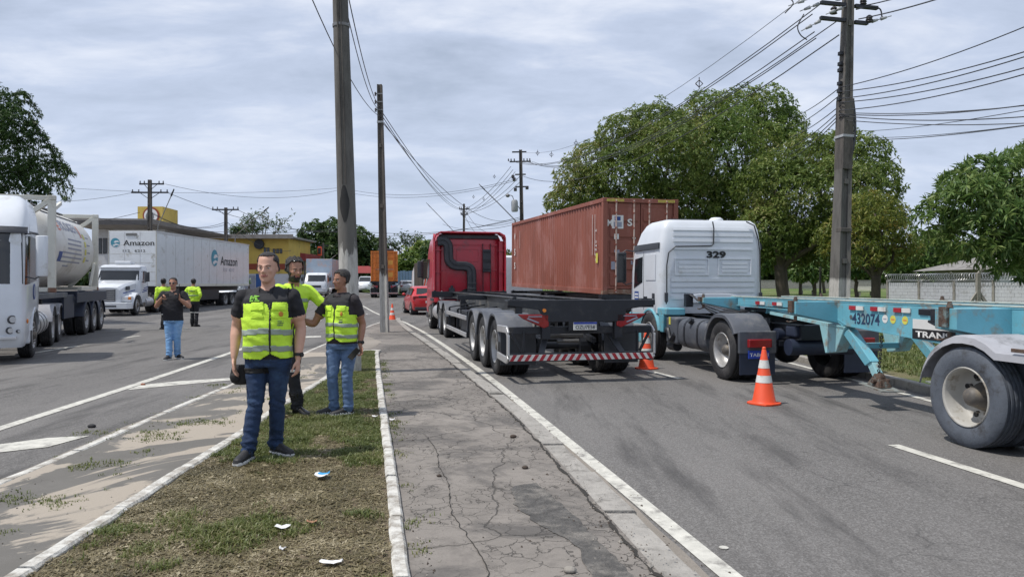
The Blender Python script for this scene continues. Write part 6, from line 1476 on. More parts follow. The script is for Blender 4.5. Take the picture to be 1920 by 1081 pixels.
mb = MB(); mb.smooth=True; mb.lathe([(0,.001),(0,.22),(.1,.26),(.75,.26),(.9,.2),(.95,.001)],(X_(966),-.2,Z(397)),'z',16); mb.obj('transformer','porcelain',pb,smooth_angle=50)
mb = MB(); mb.tube(spl([(X_(976),0,Z(392)),(X_(965),-.2,Z(375)),(X_(962),-.3,Z(368)),(X_(956),-.3,Z(366))]),.03); mb.smooth=True; mb.ball((X_(953.5),-.3,Z(367)),.17,.17,.14,12,8); mb.obj('street_lamp_arm','steel_grey',pb)
# other far poles: (px centre, base py unused, top py, Y, arms [(py, x0, x1)], label)
def far_pole(pxb, pxt, pyt, Y, w, arms, label, m='pole_dark', lamp=None, ins=True):
    b = Vector((at(pxb,500,Y).x, Y, gz(Y))); p = pole(b, at(pxt,pyt,Y), w, w*.65, label, m=m, group=None)
    for py,x0,x1 in arms:
        c = (pxt+pxb)/2 if False else pxt; zz = CAMZ+(HOR-py)*Y/F-b.z
        xa, xb = (x0-pxt)/F*Y, (x1-pxt)/F*Y
        mb = MB(); mb.box(xa,xb,-.10,0,zz-.06,zz+.06); mb.obj('cross_arm','chassis_black',p)
        if ins:
            for f in (.03,.2,.8,.97): insulator(p,(xa+(xb-xa)*f,-.05,zz+.06),.06,.2)
        for s in (-1,1):
            q = (xa if s < 0 else xb)*.5
            mb = MB(); mb.tube([(q,-.05,zz-.05),(0,-.05,zz-.55)],.025); mb.obj('arm_stay','chassis_black',p)
    return p
far_pole(869.5,870,382,80,.32,[(392,861,880),(402,864,877)],'slim dark pole with short crossarms left of the tall container pole')
far_pole(281,281,337,60,.34,[(345,262,308),(361,247,316)],'dark pole with two crossarms in front of the round sign')
pl_ = far_pole(423.5,423.5,389,66,.32,[(393,398,448)],'dark pole with one crossarm above the white box trailer')
far_pole(606,606,455,95,.3,[(460,597,616)],'thin far pole between the bearded man and the large near pole',ins=False)
far_pole(1538,1538,500,45,.12,[],'slim grey post among the park trees left of the right verge pole',m='pole_conc',ins=False)
def lamp(px0,py0,px1,py1,Y,label, py2=None):
    """street lamp: post from the ground leaning into an outstretched arm with flat head"""
    a, b = at(px0,py0,Y), at(px1,py1,Y); g = Vector((a.x,Y,gz(Y))); l = empty('street_lamp', g, 0, label, 'street lamp')
    a, b = a-g, b-g
    mb = MB(); mb.tube([(0,0,0),(0,0,a.z*.98),a],[.07,.05,.05],8); mb.obj('lamp_post','steel_grey',l)
    mb = MB(); m_ = a.lerp(b,.5)+Vector((0,0,.02)); mb.tube(spl([a,m_,b]),.035,6); mb.obj('lamp_arm','steel_grey',l)
    d = (b-a).normalized(); mb = MB(); mb.smooth=True; q = b+d*.55
    mb.hexa([b+Vector((0,-.12,-.05)),b+Vector((0,.12,-.05)),q+Vector((0,.09,-.02)),q+Vector((0,-.09,-.02))],[b+Vector((0,-.12,.05)),b+Vector((0,.12,.05)),q+Vector((0,.09,.03)),q+Vector((0,-.09,.03))]); mb.obj('lamp_head','chassis_black',l)
    return l
lamp(296,425,321,367,58,'street lamp leaning out beside the round sign, left of the box trailer')
lamp(441,442,495,396,66,'street lamp reaching right above the yellow building')
lamp(850,433,806,387,78,'street lamp reaching left above the dark red cab')
lamp(966,413,909,356,50,'street lamp reaching left in front of the container pole')
lamp(607,495,630,478,92,'far street lamp before the round tree, left of the large pole')
# traffic signal hanging left of the big pole
q = at(600,470,92); t = empty('traffic_signal', q, 0, 'far orange traffic signal head on the thin far pole', 'traffic light'); bx(t,'signal_housing','orange_plastic',-.25,.2,-.2,.2,-.6,.5,.03); bx(t,'signal_visor','chassis_black',-.2,.15,-.26,-.2,-.4,.35,.02)

# ------------------------------------------------------------------ wires
WG = {}
def wire(a, b, sag, r, label, group='overhead cables', n=16):
    a, b = Vector(a), Vector(b); mb = MB(); pts = []
    for i in range(n+1):
        t = i/n; p = a.lerp(b,t); p.z -= sag*4*t*(1-t); pts.append(p)
    mb.smooth=True; mb.tube(pts, r, 5, False); o = mb.obj('overhead_cable', 'wire'); return tag(o, label, 'cable', group)
ORD = ['topmost','second from the top','third from the top','fourth from the top','fifth from the top','sixth from the top','seventh from the top','eighth from the top','lowest but one','lowest']
def wires(lst, label, group, sag=.5, r=.014, jit=.0):
    o = sorted(range(len(lst)), key=lambda i: lst[i][0][1]+lst[i][1][1])
    for n_, i in enumerate(o):
        p, q = lst[i]; wire(at(*p), at(*q), sag, r, label+(', '+(ORD[n_] if n_ < len(o)-1 else 'lowest') if len(o) > 1 else ''), group)
YR, YC = 17.9, 57.9
W1 = 'black cable from the right verge pole to the container pole'
wires([((1545,3,YR),(966,302,YC)),((1523,27,YR),(960,302,YC)),((1527,60,YR),(985,302,YC)),((1530,72,YR),(991,303,YC)),((1575,36,YR),(997,303,YC))], W1, 'cables from right pole to container pole', sag=1.5, r=.014)
wires([((1573,66,YR),(980,330,YC))], 'lowest black cable leaving the right verge pole toward the container pole','lowest cable to container pole', sag=1.6,r=.016)
wires([((1500,0,YR),(978,285,YC))], 'thin grey top cable running from upper right to the container pole tip','top cable to container pole', sag=1.2,r=.008)
W2 = 'dark cable from the right verge pole rising toward the right edge'
wires([((1575,164,YR),(2060,-10,12)),((1575,172,YR),(2060,52,11)),((1575,185,YR),(2060,60,11)),((1575,192,YR),(2060,86,11)),((1575,207,YR),(2060,97,11)),((1575,214,YR),(2060,176,12)),((1575,217,YR),(2060,205,13))], W2, 'cables from right pole to the right edge', sag=.15, r=.011)
wires([((1600,212,YR),(2060,180,14)),((1580,225,YR),(2060,222,14)),((1630,258,30),(2060,215,14)),((1620,246,30),(2060,180,14))], 'nearly level dark cable right of the right verge pole', 'level cables on the right', sag=.12, r=.010)
wires([((1640,262,30),(2060,215,13))], 'thick lowest cable right of the right verge pole','thick right cable', sag=.1, r=.013)
wires([((1610,36,17.8),(2060,-110,9)),((1625,10,17.8),(1900,-90,12))], 'thick black line rising steeply right from the pole top gear','steep lines from pole top', sag=.1, r=.014)
W3 = 'dark cable between right verge pole and mango tree'
wires([((1575,164,YR),(1480,222,30)),((1575,178,YR),(1480,240,30)),((1575,198,YR),(1480,258,30)),((1575,207,YR),(1480,278,30)),((1575,214,YR),(1480,290,30)),((1575,220,YR),(1480,300,30))], W3, 'cables from right pole into mango tree', sag=.1, r=.012)
W4 = 'black cable from the thin median pole to the slim far pole'
YT = 23.4
wires([((713,205,YT),(868,385,79)),((713,212,YT),(864,392,79)),((713,220,YT),(872,392,79))], W4, 'cables from thin pole to far pole', sag=.8, r=.013)
wires([((713,225,YT),(960,410,57))], 'long sagging cable from the thin median pole to the container pole foot','long cable thin pole', sag=1.2, r=.012)
W5 = 'black cable descending past the large pole to the thin pole'
wires([((560,-60,10),(712,218,YT)),((642,-60,10),(712,200,YT)),((650,20,12.9),(711,206,YT))], W5, 'cables from above to thin pole', sag=.35, r=.009)
W6 = 'faint far cable high behind both median poles'
wires([((-100,330,70),(640,352,80)),((640,352,80),(970,335,58)),((640,358,80),(970,338,58)),((310,345,60),(640,355,80)),((-100,352,70),(250,361,60))], W6, 'faint far cables', sag=1.0, r=.016)
W7 = 'dark far cable low above the road near the treetops'
wires([((180,408,60),(640,428,75)),((316,362,60),(640,435,75)),((640,428,75),(975,410,57)),((640,436,75),(975,407,57)),((445,393,66),(640,432,75)),((-100,418,60),(262,398,60)),((280,395,60),(425,420,66)),((285,400,60),(425,415,66)),((425,415,66),(545,470,70))], W7, 'dark low far cables', sag=.8, r=.02)
W8 = 'dark cable between slim far pole and container pole'
wires([((866,400,80),(962,318,YC)),((868,404,80),(966,322,YC)),((880,392,80),(975,330,YC)),((876,398,80),(978,338,YC)),((862,395,80),(958,312,YC)),((868,410,80),(975,412,57)),((830,420,90),(975,418,57)),((876,400,80),(925,436,70)),((872,405,80),(905,440,85))], W8, 'cables at the container pole', sag=.6, r=.018)
# spacers on the compact line
for kk,(px,py,Y) in enumerate(((1311,157,25),(1148,254,36),(1080,268,44),(1034,290,48),(1008,287,50),(927,331,66),(888,369,73),(907,373,72))):
    q = at(px,py,Y); mb = MB(); k = .12; mb.tube([(-k,0,0),(0,0,k),(k,0,0),(0,0,-k),(-k,0,0)],.02,5); mb.tube([(0,0,-k*1.5),(0,0,k*1.8)],.015,5); o = mb.obj('cable_spacer','insulator'); o.location = q; tag(o,'small diamond cable spacer, '+['nearest to the right verge pole','second from the right verge pole','third from the right verge pole','last but one right of the container pole','nearest right of the container pole','nearest left of the container pole','left of the container pole, nearest the slim far pole','last but one before the slim far pole'][kk],'cable spacer','spacers on the cables')

# ------------------------------------------------------------------ buildings left
def windows(par, x0, x1, z0, z1, y, n, m='glass', frame='dark_roof'):
    w = (x1-x0)/n
    for k in range(n):
        f = bx(par,'window',frame,x0+w*k+w*.08,x0+w*(k+1)-w*.08,y-.03,y+.05,z0,z1,.01); bx(f,'pane',m,x0+w*k+w*.16,x0+w*(k+1)-w*.16,y-.04,y-.0305,z0+.08,z1-.08,0)
YB2 = 84; g0 = gz(YB2); zz = lambda py, Y=YB2: CAMZ+(HOR-py)*Y/F-g0
xx = lambda px, Y=YB2: (px-960)/F*Y
b = empty('yellow_building',(0,YB2,g0),0,'yellow building with a brown band and small windows behind the box trailer','building')
xa, xb = xx(368), xx(541)
bx(b,'wall','yellow_wall',xa,xb,0,9,zz(494),zz(447),0); bx(b,'wall_band','redbrown_wall',xa-.02,xb+.02,-.02,9,zz(505),zz(494)-.005,0); bx(b,'lower_wall','yellow_wall',xa,xb,0.0,9,zz(513),zz(505)-.005,0); bx(b,'base_wall','white_wall',xa,xb,.01,9,0,zz(513)-.005,0)
bx(b,'roof','grey_roof',xa-2,xb+.6,-.9,9.5,zz(446.5),zz(443),.03); bx(b,'eaves_band','grey_roof',xa-2,xb+.8,-1.0,-.9,zz(448),zz(440),.01)
windows(b,xx(494),xx(506),zz(474),zz(464),0,2); windows(b,xx(511),xx(530),zz(475),zz(466),0,3,frame='timber_dark')
bx(b,'door','blue_wall',xx(480),xx(500),-.05,.0,0,zz(513),.02); bx(b,'roller_shutter','print_grey',xx(455),xx(478),-.04,.0,0,zz(516),.01)
mb = MB(); mb.lathe([(-.15,.001),(-.15,.55),(.15,.55),(.15,.001)],(xx(487),-.2,zz(458)),'y',16); mb.obj('wall_fan','chassis_black',b)
b = empty('red_canopy_building',(0,90,gz(90)),0,'low building with dark red canopy fascia right of the yellow one','building')
z9 = lambda py: CAMZ+(HOR-py)*90/F-gz(90); x9 = lambda px: (px-960)/F*90
mb = MB(); mb.hexa([(x9(520),-4,z9(490)),(x9(577),-1,z9(489)),(x9(577),6,z9(489)),(x9(520),6,z9(490))],[(x9(520),-4,z9(466)),(x9(577),-1,z9(476)),(x9(577),6,z9(476)),(x9(520),6,z9(466))]); mb.obj('canopy_fascia','red_roof',b)
bx(b,'wall','white_wall',x9(535),x9(572),2,6,0,z9(490.5),0); bx(b,'shop_opening','letter_black',x9(541),x9(568),1.9,2.0,0,z9(498),0)
for px in (545,573): bx(b,'canopy_post','steel_grey',x9(px)-.1,x9(px)+.1,-.5,-.3,0,z9(490),0)
# petrol-station like roof and the yellow tower with round sign
b = empty('flat_roofed_building',(0,70,gz(70)),0,'low building with broad thin grey roof behind the box trailer','building')
z7 = lambda py: CAMZ+(HOR-py)*70/F-gz(70); x7 = lambda px: (px-960)/F*70
mb = MB(); mb.hexa([(x7(160),-3,z7(424)),(x7(310),-3,z7(424)),(x7(372),8,z7(436)),(x7(160),8,z7(436))],[(x7(160),-3,z7(414)),(x7(312),-3,z7(415)),(x7(376),8,z7(432)),(x7(160),8,z7(432))]); mb.obj('roof','grey_roof',b)
bx(b,'roof_edge','dark_roof',x7(160),x7(312),-3.1,-3.0,z7(426),z7(418),0)
bx(b,'wall','white_wall',x7(165),x7(300),1,8,0,z7(424),0); windows(b,x7(172),x7(200),z7(475),z7(445),1,3)
b = empty('yellow_tower',(0,76,gz(76)),0,'yellow rooftop block with a round white and red sign','building')
z8 = lambda py: CAMZ+(HOR-py)*76/F-gz(76); x8 = lambda px: (px-960)/F*76
mb = MB(); mb.hexa([(x8(258),0,0),(-35.56,0,0),(-35.9,4.2,0),(-38.3,4.2,0)],[(x8(258),0,z8(387)),(-35.56,0,z8(387)),(-35.9,4.2,z8(387)),(-38.3,4.2,z8(387))]); mb.obj('wall','yellow_wall',b)
s_ = empty('round_sign'); s_.parent = b; c0 = Vector((x8(282)+.1,.15,z8(404))); ax = Vector((.53,-1,0)).normalized(); ax = Vector((-(-1.5)/( x8(303)-x8(259))*-1,-1,0)).normalized()
mb = MB(); mb.cyl(c0-Vector((0,.0,0)),c0+Vector((0,-.25,0)),.84,n=36); mb.obj('sign_rim','redbrown_wall',s_); mb = MB(); mb.cyl(c0+Vector((0,-.26,0)),c0+Vector((0,-.28,0)),.68,n=36); mb.obj('sign_face','paper_white',s_)
mb = MB(); mb.ball(c0+Vector((-.1,-.3,-.1)),.42,.03,.5,12,8); mb.obj('sign_figure','steel_grey',s_)
# kiosk with red tiled roof, grey wall, far left wall
b = empty('kiosk',((680-960)/F*104,104,gz(104)),0,'small open kiosk with a red tiled roof left of the orange truck','building')
mb = MB(); mb.hexa([(-2.6,-1.6,2.3),(2.6,-1.6,2.3),(2.6,1.6,2.3),(-2.6,1.6,2.3)],[(-.9,-.1,3.3),(.9,-.1,3.3),(.9,.1,3.3),(-.9,.1,3.3)]); mb.obj('roof','red_roof',b)
for x in (-2.2,0,2.2): bx(b,'roof_post','timber_dark',x-.08,x+.08,-1.3,-1.2,0,2.3,0)
bx(b,'counter','timber_dark',-2.1,2.1,-.6,.4,0,1.3,.02)
b = empty('grey_wall',((622-960)/F*100,100,gz(100)),0,'plain grey wall behind the white lorry','wall'); bx(b,'wall_panel','white_wall',-2.0,2.2,0,.2,0,3.6,0); bx(b,'wall_cap','grey_roof',-2.1,2.3,-.05,.25,3.601,3.75,0)
b = empty('blue_fence',((768-960)/F*88,88,gz(88)),0,'blue grey board fence left of the dark red cab','fence')
for k in range(16): bx(b,'fence_board','fence_blue',-2.5+k*.34,-2.19+k*.34,0,.03+.01*(k%2),0,2.5+.05*(k%3),0)
bx(b,'fence_rail','steel_grey',-2.5,2.9,.045,.09,.6,.7,0); bx(b,'fence_rail','steel_grey',-2.5,2.9,.045,.09,1.9,2.0,0)
b = empty('cream_fence',((957-960)/F*62,62,gz(62)),R(8),'cream pillared fence with dark bars between red cab and container','fence')
for k in range(6):
    bx(b,'fence_pillar','cream_paint',-1.0+k*2.4,-.65+k*2.4,0,.35,0,3.0,.02); bx(b,'pillar_cap','cream_paint',-1.05+k*2.4,-.60+k*2.4,-.05,.40,3.001,3.1,.01)
    bx(b,'fence_base','cream_paint',-.645+k*2.4,1.395+k*2.4,.08,.28,0,.6,0)
    for j in range(9): bx(b,'fence_bar','chassis_black',-.5+k*2.4+.21*j,-.47+k*2.4+.21*j,.16,.19,.605,2.6,0)

# ------------------------------------------------------------------ wall with razor wire on the right
WA, WB_ = Vector((24.2,48,0)), Vector((27.4,36.5,0)); wdir = (WB_-WA).normalized(); wl_ = (WB_-WA).length
ang = math.atan2(wdir.y, wdir.x)
w = empty('block_wall', WA + Vector((0,0,.1)), ang, 'pale block wall topped with coiled razor wire on the right', 'wall')
hw_ = 1.62
posts = [0.0,]
x = 0; k = 0
bay = 2.55
while x < wl_-.2:
    x1 = min(x+bay, wl_)
    row = 0; z = 0.0
    while z < hw_-.05:
        off = -.2 if row % 2 else 0; bxs = x+.09+off
        while bxs < x1-.05:
            b0, b1 = max(bxs,x+.085), min(bxs+.39,x1-.01)
            if b1-b0 > .05:
                o = bx(w,'wall_block','block_wall',b0+.006,b1-.006,-.07+random.uniform(-.004,.004),.07,z+.006,z+.194,0)
            bxs += .39
        z += .2; row += 1
    bx(w,'mortar_core','white_wall',x+.085,x1-.005,-.055,.055,0,hw_-.02,0)
    bx(w,'wall_post','kerb_conc',x-.075,x+.075,-.11,.09,0,hw_+.12,.01)
    rail(w,'post_arm',[(x,0,hw_+.1),(x,-.30,hw_+.55)],.06,.06,'kerb_conc')
    x = x1; k += 1
# razor wire coils
mb = MB(); n = int(wl_/.17)*14; pts = []
for i in range(n):
    a = 2*math.pi*i/14; xq = wl_*i/n; pts.append((xq+.06*math.sin(a*1.01), -.12+.21*math.cos(a), hw_+.28+.21*math.sin(a)))
mb.tube(pts,.012,3,False); mb.obj('razor_wire','alu',w,kind='stuff')
for z in (.07,.5): 
    mb = MB(); mb.tube([(0,-.12,hw_+z),(wl_,-.12,hw_+z)],.008,4); mb.obj('support_wire','alu',w)
# braced concrete post in front of the wall
q = at(1886,560,33); t = empty('braced_post', (q.x-.6,34.0,.1), 0, 'pale concrete post with two slanting braces before the block wall', 'post')
rail(t,'post',[(0,0,0),(0,0,2.0)],.16,.16,'kerb_conc')
for s in (-1,1): rail(t,'brace',[(s*.75,-.1*s,0),(s*.04,0,1.1)],.13,.10,'kerb_conc')
rail(t,'post_arm',[(0,0,1.95),(.28,0,2.3)],.12,.10,'kerb_conc')
q = at(1907,580,32.4); mb = MB(); mb.smooth=True; mb.ball((0,0,.0),.62,.05,.62,18,10); mb.v=[(x*(1+.25*mnoise.noise(Vector((x*2,z*2,1)))),y,z*(1+.3*mnoise.noise(Vector((x*3,5,z*2))))) for x,y,z in mb.v]
# house behind the wall
hx, hy = 33.8, 50.0
h = empty('house',(hx,hy,.05),R(-4),'low house with grey ribbed roof behind the block wall','house')
bx(h,'wall','grey_roof',-2.4,8,0,6,0,2.55,0); windows(h,-1.45,.2,1.15,1.95,0,1,frame='white_wall'); bx(h,'window_shutter','white_wall',-1.35,.1,-.06,-.045,1.55,2.1,0); windows(h,3,4.6,1.15,1.95,0,1,frame='white_wall')
mb = MB(); mb.hexa([(-3.6,-.9,2.5),(9,-.9,2.5),(9,7,2.5),(-3.6,7,2.5)],[(.5,3,3.75),(9,3,3.75),(9,3.2,3.75),(.5,3.2,3.75)]); mb.obj('roof','grey_roof',h)
for k in range(24):
    x0 = -3.2+k*.5; f = min(1,max(0.25,(x0+3.6)/4.1)); mb = MB(); mb.tube([(x0,-.93,2.52),(x0,-.9+3.9*f,2.52+1.25*f)],.05,5); mb.obj('roof_rib','grey_roof',h)
# park bench, posts, distant bright strip of street under the trees
for i,(px,Y,lb) in enumerate(((1515,75,'pale park bench far under the mango tree'),(1624,70,'yellowish park bench beside the yellow tree trunk'))):
    q = at(px,545,Y); b = empty('park_bench',(q.x,Y,.5 if Y>60 else .3),0,lb,'bench'); b.location.z = .11+gz(Y)
    bx(b,'seat','cream_paint',-.8,.8,0,.4,.42,.47,.01); bx(b,'backrest','cream_paint',-.8,.8,.38,.43,.55,.9,.01); bx(b,'leg','kerb_conc',-.65,-.5,.02,.36,0,.419,0); bx(b,'leg','kerb_conc',.5,.65,.02,.36,0,.419,0)
b = empty('park_wall',((1530-960)/F*112,112,gz(112)),0,'long pale low wall far behind the park trees','wall'); bx(b,'wall_panel','kerb_conc',-9,12,0,.2,0,1.2,0); bx(b,'wall_cap','kerb_conc',-9,12,-.03,.23,1.201,1.27,0)
# ------------------------------------------------------------------ trees
DM = 5.6
def leaf_mesh(name, C_, Nn, m, per=7, L_=.24, W_=.05, droop=.5, spread=.9, seed=1, jl=.3):
    """whorls of long folded leaves: C_ (n,3) whorl centres, Nn (n,3) outward directions; each leaf is two triangles pairs (a folded lozenge)"""
    g = np.random.default_rng(seed); n = len(C_)*per
    c = np.repeat(C_, per, 0); ax = np.repeat(Nn, per, 0)
    ax = ax/np.maximum(np.linalg.norm(ax,axis=1,keepdims=True),1e-6)
    rd = g.normal(size=(n,3)); rd -= ax*np.sum(rd*ax,1,keepdims=True); rd /= np.maximum(np.linalg.norm(rd,axis=1,keepdims=True),1e-6)
    d = ax*g.uniform(.1,.9,n)[:,None] + rd*spread; d[:,2] -= droop*g.uniform(.4,1.3,n); d /= np.linalg.norm(d,axis=1,keepdims=True)
    up = np.array([0,0,1.]) + .7*g.normal(size=(n,3)); s = np.cross(d, up); s /= np.maximum(np.linalg.norm(s,axis=1,keepdims=True),1e-6)
    ln = L_*g.uniform(1-jl,1+jl,n)[:,None]; w = W_*g.uniform(.7,1.3,n)[:,None]
    nrm = np.cross(s, d)
    tip = c + d*ln; tip[:,2] -= (ln[:,0])*.22*droop
    mid = c + d*ln*.45
    v = np.empty((n,4,3)); v[:,0] = c; v[:,1] = mid + s*w + nrm*w*.25; v[:,2] = tip; v[:,3] = mid - s*w + nrm*w*.25
    idx = np.arange(n)[:,None]*4
    tris = np.concatenate([idx+np.array([0,1,2]), idx+np.array([0,2,3])],1).reshape(-1)
    me = bpy.data.meshes.new(name); me.vertices.add(n*4); me.vertices.foreach_set('co', v.ravel())
    me.loops.add(len(tris)); me.loops.foreach_set('vertex_index', tris.astype(np.int32))
    me.polygons.add(2*n); me.polygons.foreach_set('loop_start', (np.arange(2*n)*3).astype(np.int32)); me.update(calc_edges=True)
    me.materials.append(M[m]); return me
def crown_points(lobes, dens, Ybase, seed, shell=(.66,1.06), keep_in=.62, clump=.22, ysq=1.0, lower=-.9, fill=.15):
    """lobes: (px, py, r_px, dY). Points near the lobes' surfaces, not deep inside other lobes, thinned into clumps"""
    g = np.random.default_rng(seed); B = []
    for px,py,r,dy in lobes:
        Y = Ybase+dy; q = at(px,py,Y); B.append((q.x,q.y,q.z,r*Y/F))
    B = np.array(B); P_, N_ = [], []
    for i,(x,y,z,r) in enumerate(B):
        n = int(dens*4*math.pi*r*r); d = g.normal(size=(n,3)); d /= np.linalg.norm(d,axis=1,keepdims=True)
        d = d[d[:,2] > lower]
        rr = r*(shell[0]+(shell[1]-shell[0])*g.uniform(size=len(d))**.55)
        fl = g.uniform(size=len(d)) < fill; rr[fl] *= g.uniform(.4,1,fl.sum())
        # lumpy outline
        lump = np.array([mnoise.noise(Vector((a*2.3+x,b*2.3+y,c*2.3+z))) for a,b,c in d])
        rr = rr*(1+clump*lump)
        p = np.array([x,y,z]) + d*rr[:,None]*np.array([1,ysq,1])
        ok = np.ones(len(p),bool)
        for j,(a,b,c,q) in enumerate(B):
            if j == i: continue
            ok &= np.sum(((p-np.array([a,b,c]))/np.array([1,ysq,1]))**2,1) > (q*keep_in)**2
        gap = np.array([mnoise.noise(Vector((a*.9,b*.9,c*.9))) for a,b,c in p])
        ok &= (gap > -.45) | (g.uniform(size=len(p)) < .5)
        P_.append(p[ok]); N_.append(d[ok])
    P_, N_ = np.concatenate(P_), np.concatenate(N_); k = P_[:,2] > gz(Ybase)+.5
    return P_[k], N_[k], B
def tree(name, lobes, Y, trunk, label, cat='tree', group=None, dens=4.5, leaf='leaf_mango', per=7, L_=.215, W_=.036, droop=.55, seed=1, tr=.35, bark='bark', shell=(.66,1.06), limbs=5, ysq=1.0, clump=.34, fork=.32, fill=.15, extra=None):
    P_, N_, B = crown_points(lobes, dens*DM, Y, seed, shell, ysq=ysq, clump=clump, fill=fill)
    base = Vector((trunk[0], trunk[1], gz(trunk[1])+(.1 if True else 0)))
    t = empty(name, base, 0, label, cat, group)
    me = leaf_mesh('crown', P_-np.array(base), N_, leaf, per, L_, W_, droop, seed=seed)
    o = bpy.data.objects.new('crown', me); COL.objects.link(o); o.parent = t
    cen = Vector(B[:,:3].mean(0)) - base; zmin = float((B[:,2]-B[:,3]).min())-base.z; zt_ = max(1.2, float(np.percentile(B[:,2],25))-base.z)*fork*1.6
    mb = MB(); mb.smooth = True; g = random.Random(seed); sw = tr
    fk = Vector((trunk[2] if len(trunk)>2 else 0, 0, zt_))
    mb.tube(spl([(0,0,-.2),(0,0,.25),fk*.5+Vector((g.uniform(-.1,.1),0,0)),fk],4),[sw*1.35,sw*1.25,sw*1.15,sw*1.1,sw*1.08,sw*1.05]+[sw*.95]*7,10)
    mb.obj('trunk',bark,t)
    order = sorted(range(len(B)), key=lambda i: -B[i][3])[:limbs]
    for i in order:
        e_ = Vector(B[i][:3]) - base; m1 = fk.lerp(e_,.45)+Vector((g.uniform(-.4,.4),g.uniform(-.4,.4),-.12*abs((e_-fk).length)+.2))
        pts = spl([fk-Vector((0,0,.3)),fk+(m1-fk)*.35,m1,e_],4); n_ = len(pts)
        mb = MB(); mb.smooth=True; mb.tube(pts,[sw*.62*(1-.72*k/(n_-1)) for k in range(n_)],8)
        for _ in range(3):
            q = m1.lerp(e_,g.uniform(.2,.8)); w = q+Vector((g.uniform(-1,1),g.uniform(-1,1),g.uniform(-.2,.9)))*B[i][3]*.7
            mb.tube([q,q.lerp(w,.5)+Vector((0,0,.1)),w],[sw*.2,sw*.12,sw*.05],5)
        mb.obj('limb',bark,t)
    return t
# the big mango group on the right: three crowns and the yellowing one in front
tree('mango_tree', [(1060,385,38,0),(1085,350,48,-1),(1120,400,60,1),(1110,305,42,0),(1170,262,52,0),(1175,330,70,-1.5),(1230,240,52,1),(1255,300,75,-2),(1210,400,70,0),(1290,385,70,-1)], 46, (8.2,47), 'leftmost big mango tree rising behind the long red container', dens=5.0, leaf='leaf_mango', seed=3, tr=.42)
tree('mango_tree', [(1325,222,52,0),(1385,215,50,1),(1440,212,48,0),(1472,235,38,1),(1290,270,55,2),(1360,290,85,-2),(1450,290,62,-1),(1330,380,75,-1),(1400,390,80,-2)], 48, (15.3,48), 'tallest mango tree in the middle of the big tree group', dens=5.0, leaf='leaf_mango_b', seed=5, tr=.45)
tree('mango_tree', [(1520,300,52,0),(1575,290,48,1),(1620,300,48,0),(1640,350,48,-1),(1500,380,72,-1),(1580,370,75,-2),(1650,415,42,0),(1440,430,55,-1),(1560,440,58,0),(1480,455,48,1),(1400,470,34,1),(1452,350,62,0)], 42, (15.4,42,-.3), 'right hand mango tree with a forked leaning trunk behind cab 329', dens=5.2, leaf='leaf_mango', seed=8, tr=.36, fork=.36)
tree('yellowing_tree', [(1590,420,36,0),(1640,400,42,-.5),(1675,405,30,1),(1610,385,26,1),(1670,440,42,0),(1700,465,30,0),(1620,455,46,-.6),(1660,480,30,0),(1560,450,34,.5),(1590,480,24,0)], 36, (17.55,36,0), 'yellowing tree with thick dark trunk beside the right verge pole', dens=4.2, leaf='leaf_olive', per=6, L_=.20, W_=.032, seed=12, tr=.22, shell=(.5,1.08), fork=.36, fill=.3)
tree('mango_tree', [(1755,415,38,0),(1800,350,34,1),(1838,322,30,0),(1775,385,34,0),(1830,375,52,-1),(1885,340,52,0),(1925,315,44,1),(1860,430,62,-1),(1920,410,75,0),(1800,445,42,0),(1975,400,90,1),(2020,330,80,2),(1895,475,40,-1),(1950,490,45,0),(1930,290,25,2)], 29, (21.8,30), 'dense bright green mango tree overhanging the block wall at the right edge', dens=1.9, leaf='leaf_right', per=11, L_=.36, W_=.040, droop=.38, seed=15, tr=.4, shell=(.7,1.05), clump=.3, fork=.3)
# undergrowth trees in the park, thin trunks
for i,(px,py,r,Y,lb) in enumerate(((1495,478,34,74,'small park tree with thin trunk just right of the white cab'),(1540,470,30,80,'small park tree left of the verge pole far in the park'),(1600,492,26,66,'small park tree seen right of the verge pole foot'),(1755,470,34,60,'pale green bush-like tree above the block wall'),(1720,485,26,70,'dark round tree left above the block wall'),(1800,488,24,62,'low pale green tree beside the grey roofed house'),(1455,470,40,70,'leafy tree low behind the white cab roof corner'),(1520,500,26,62,'small dark park tree near the slim grey post'),(1570,480,34,88,'far park tree directly behind the right verge pole'),(1690,500,30,64,'round green tree behind the left end of the block wall'))):
    q = at(px,py,Y)
    tree('park_tree',[(px,py,r,0),(px-r*.7,py+r*.3,r*.7,.5),(px+r*.8,py+r*.25,r*.7,-.5),(px,py-r*.5,r*.6,0)],Y,(q.x+.3,Y),lb,dens=2.2,leaf=('leaf_far','leaf_mango','leaf_right')[i%3] if i < 3 or i == 4 else 'leaf_right',per=6,L_=.4,W_=.09,seed=30+i,tr=.16,limbs=3)
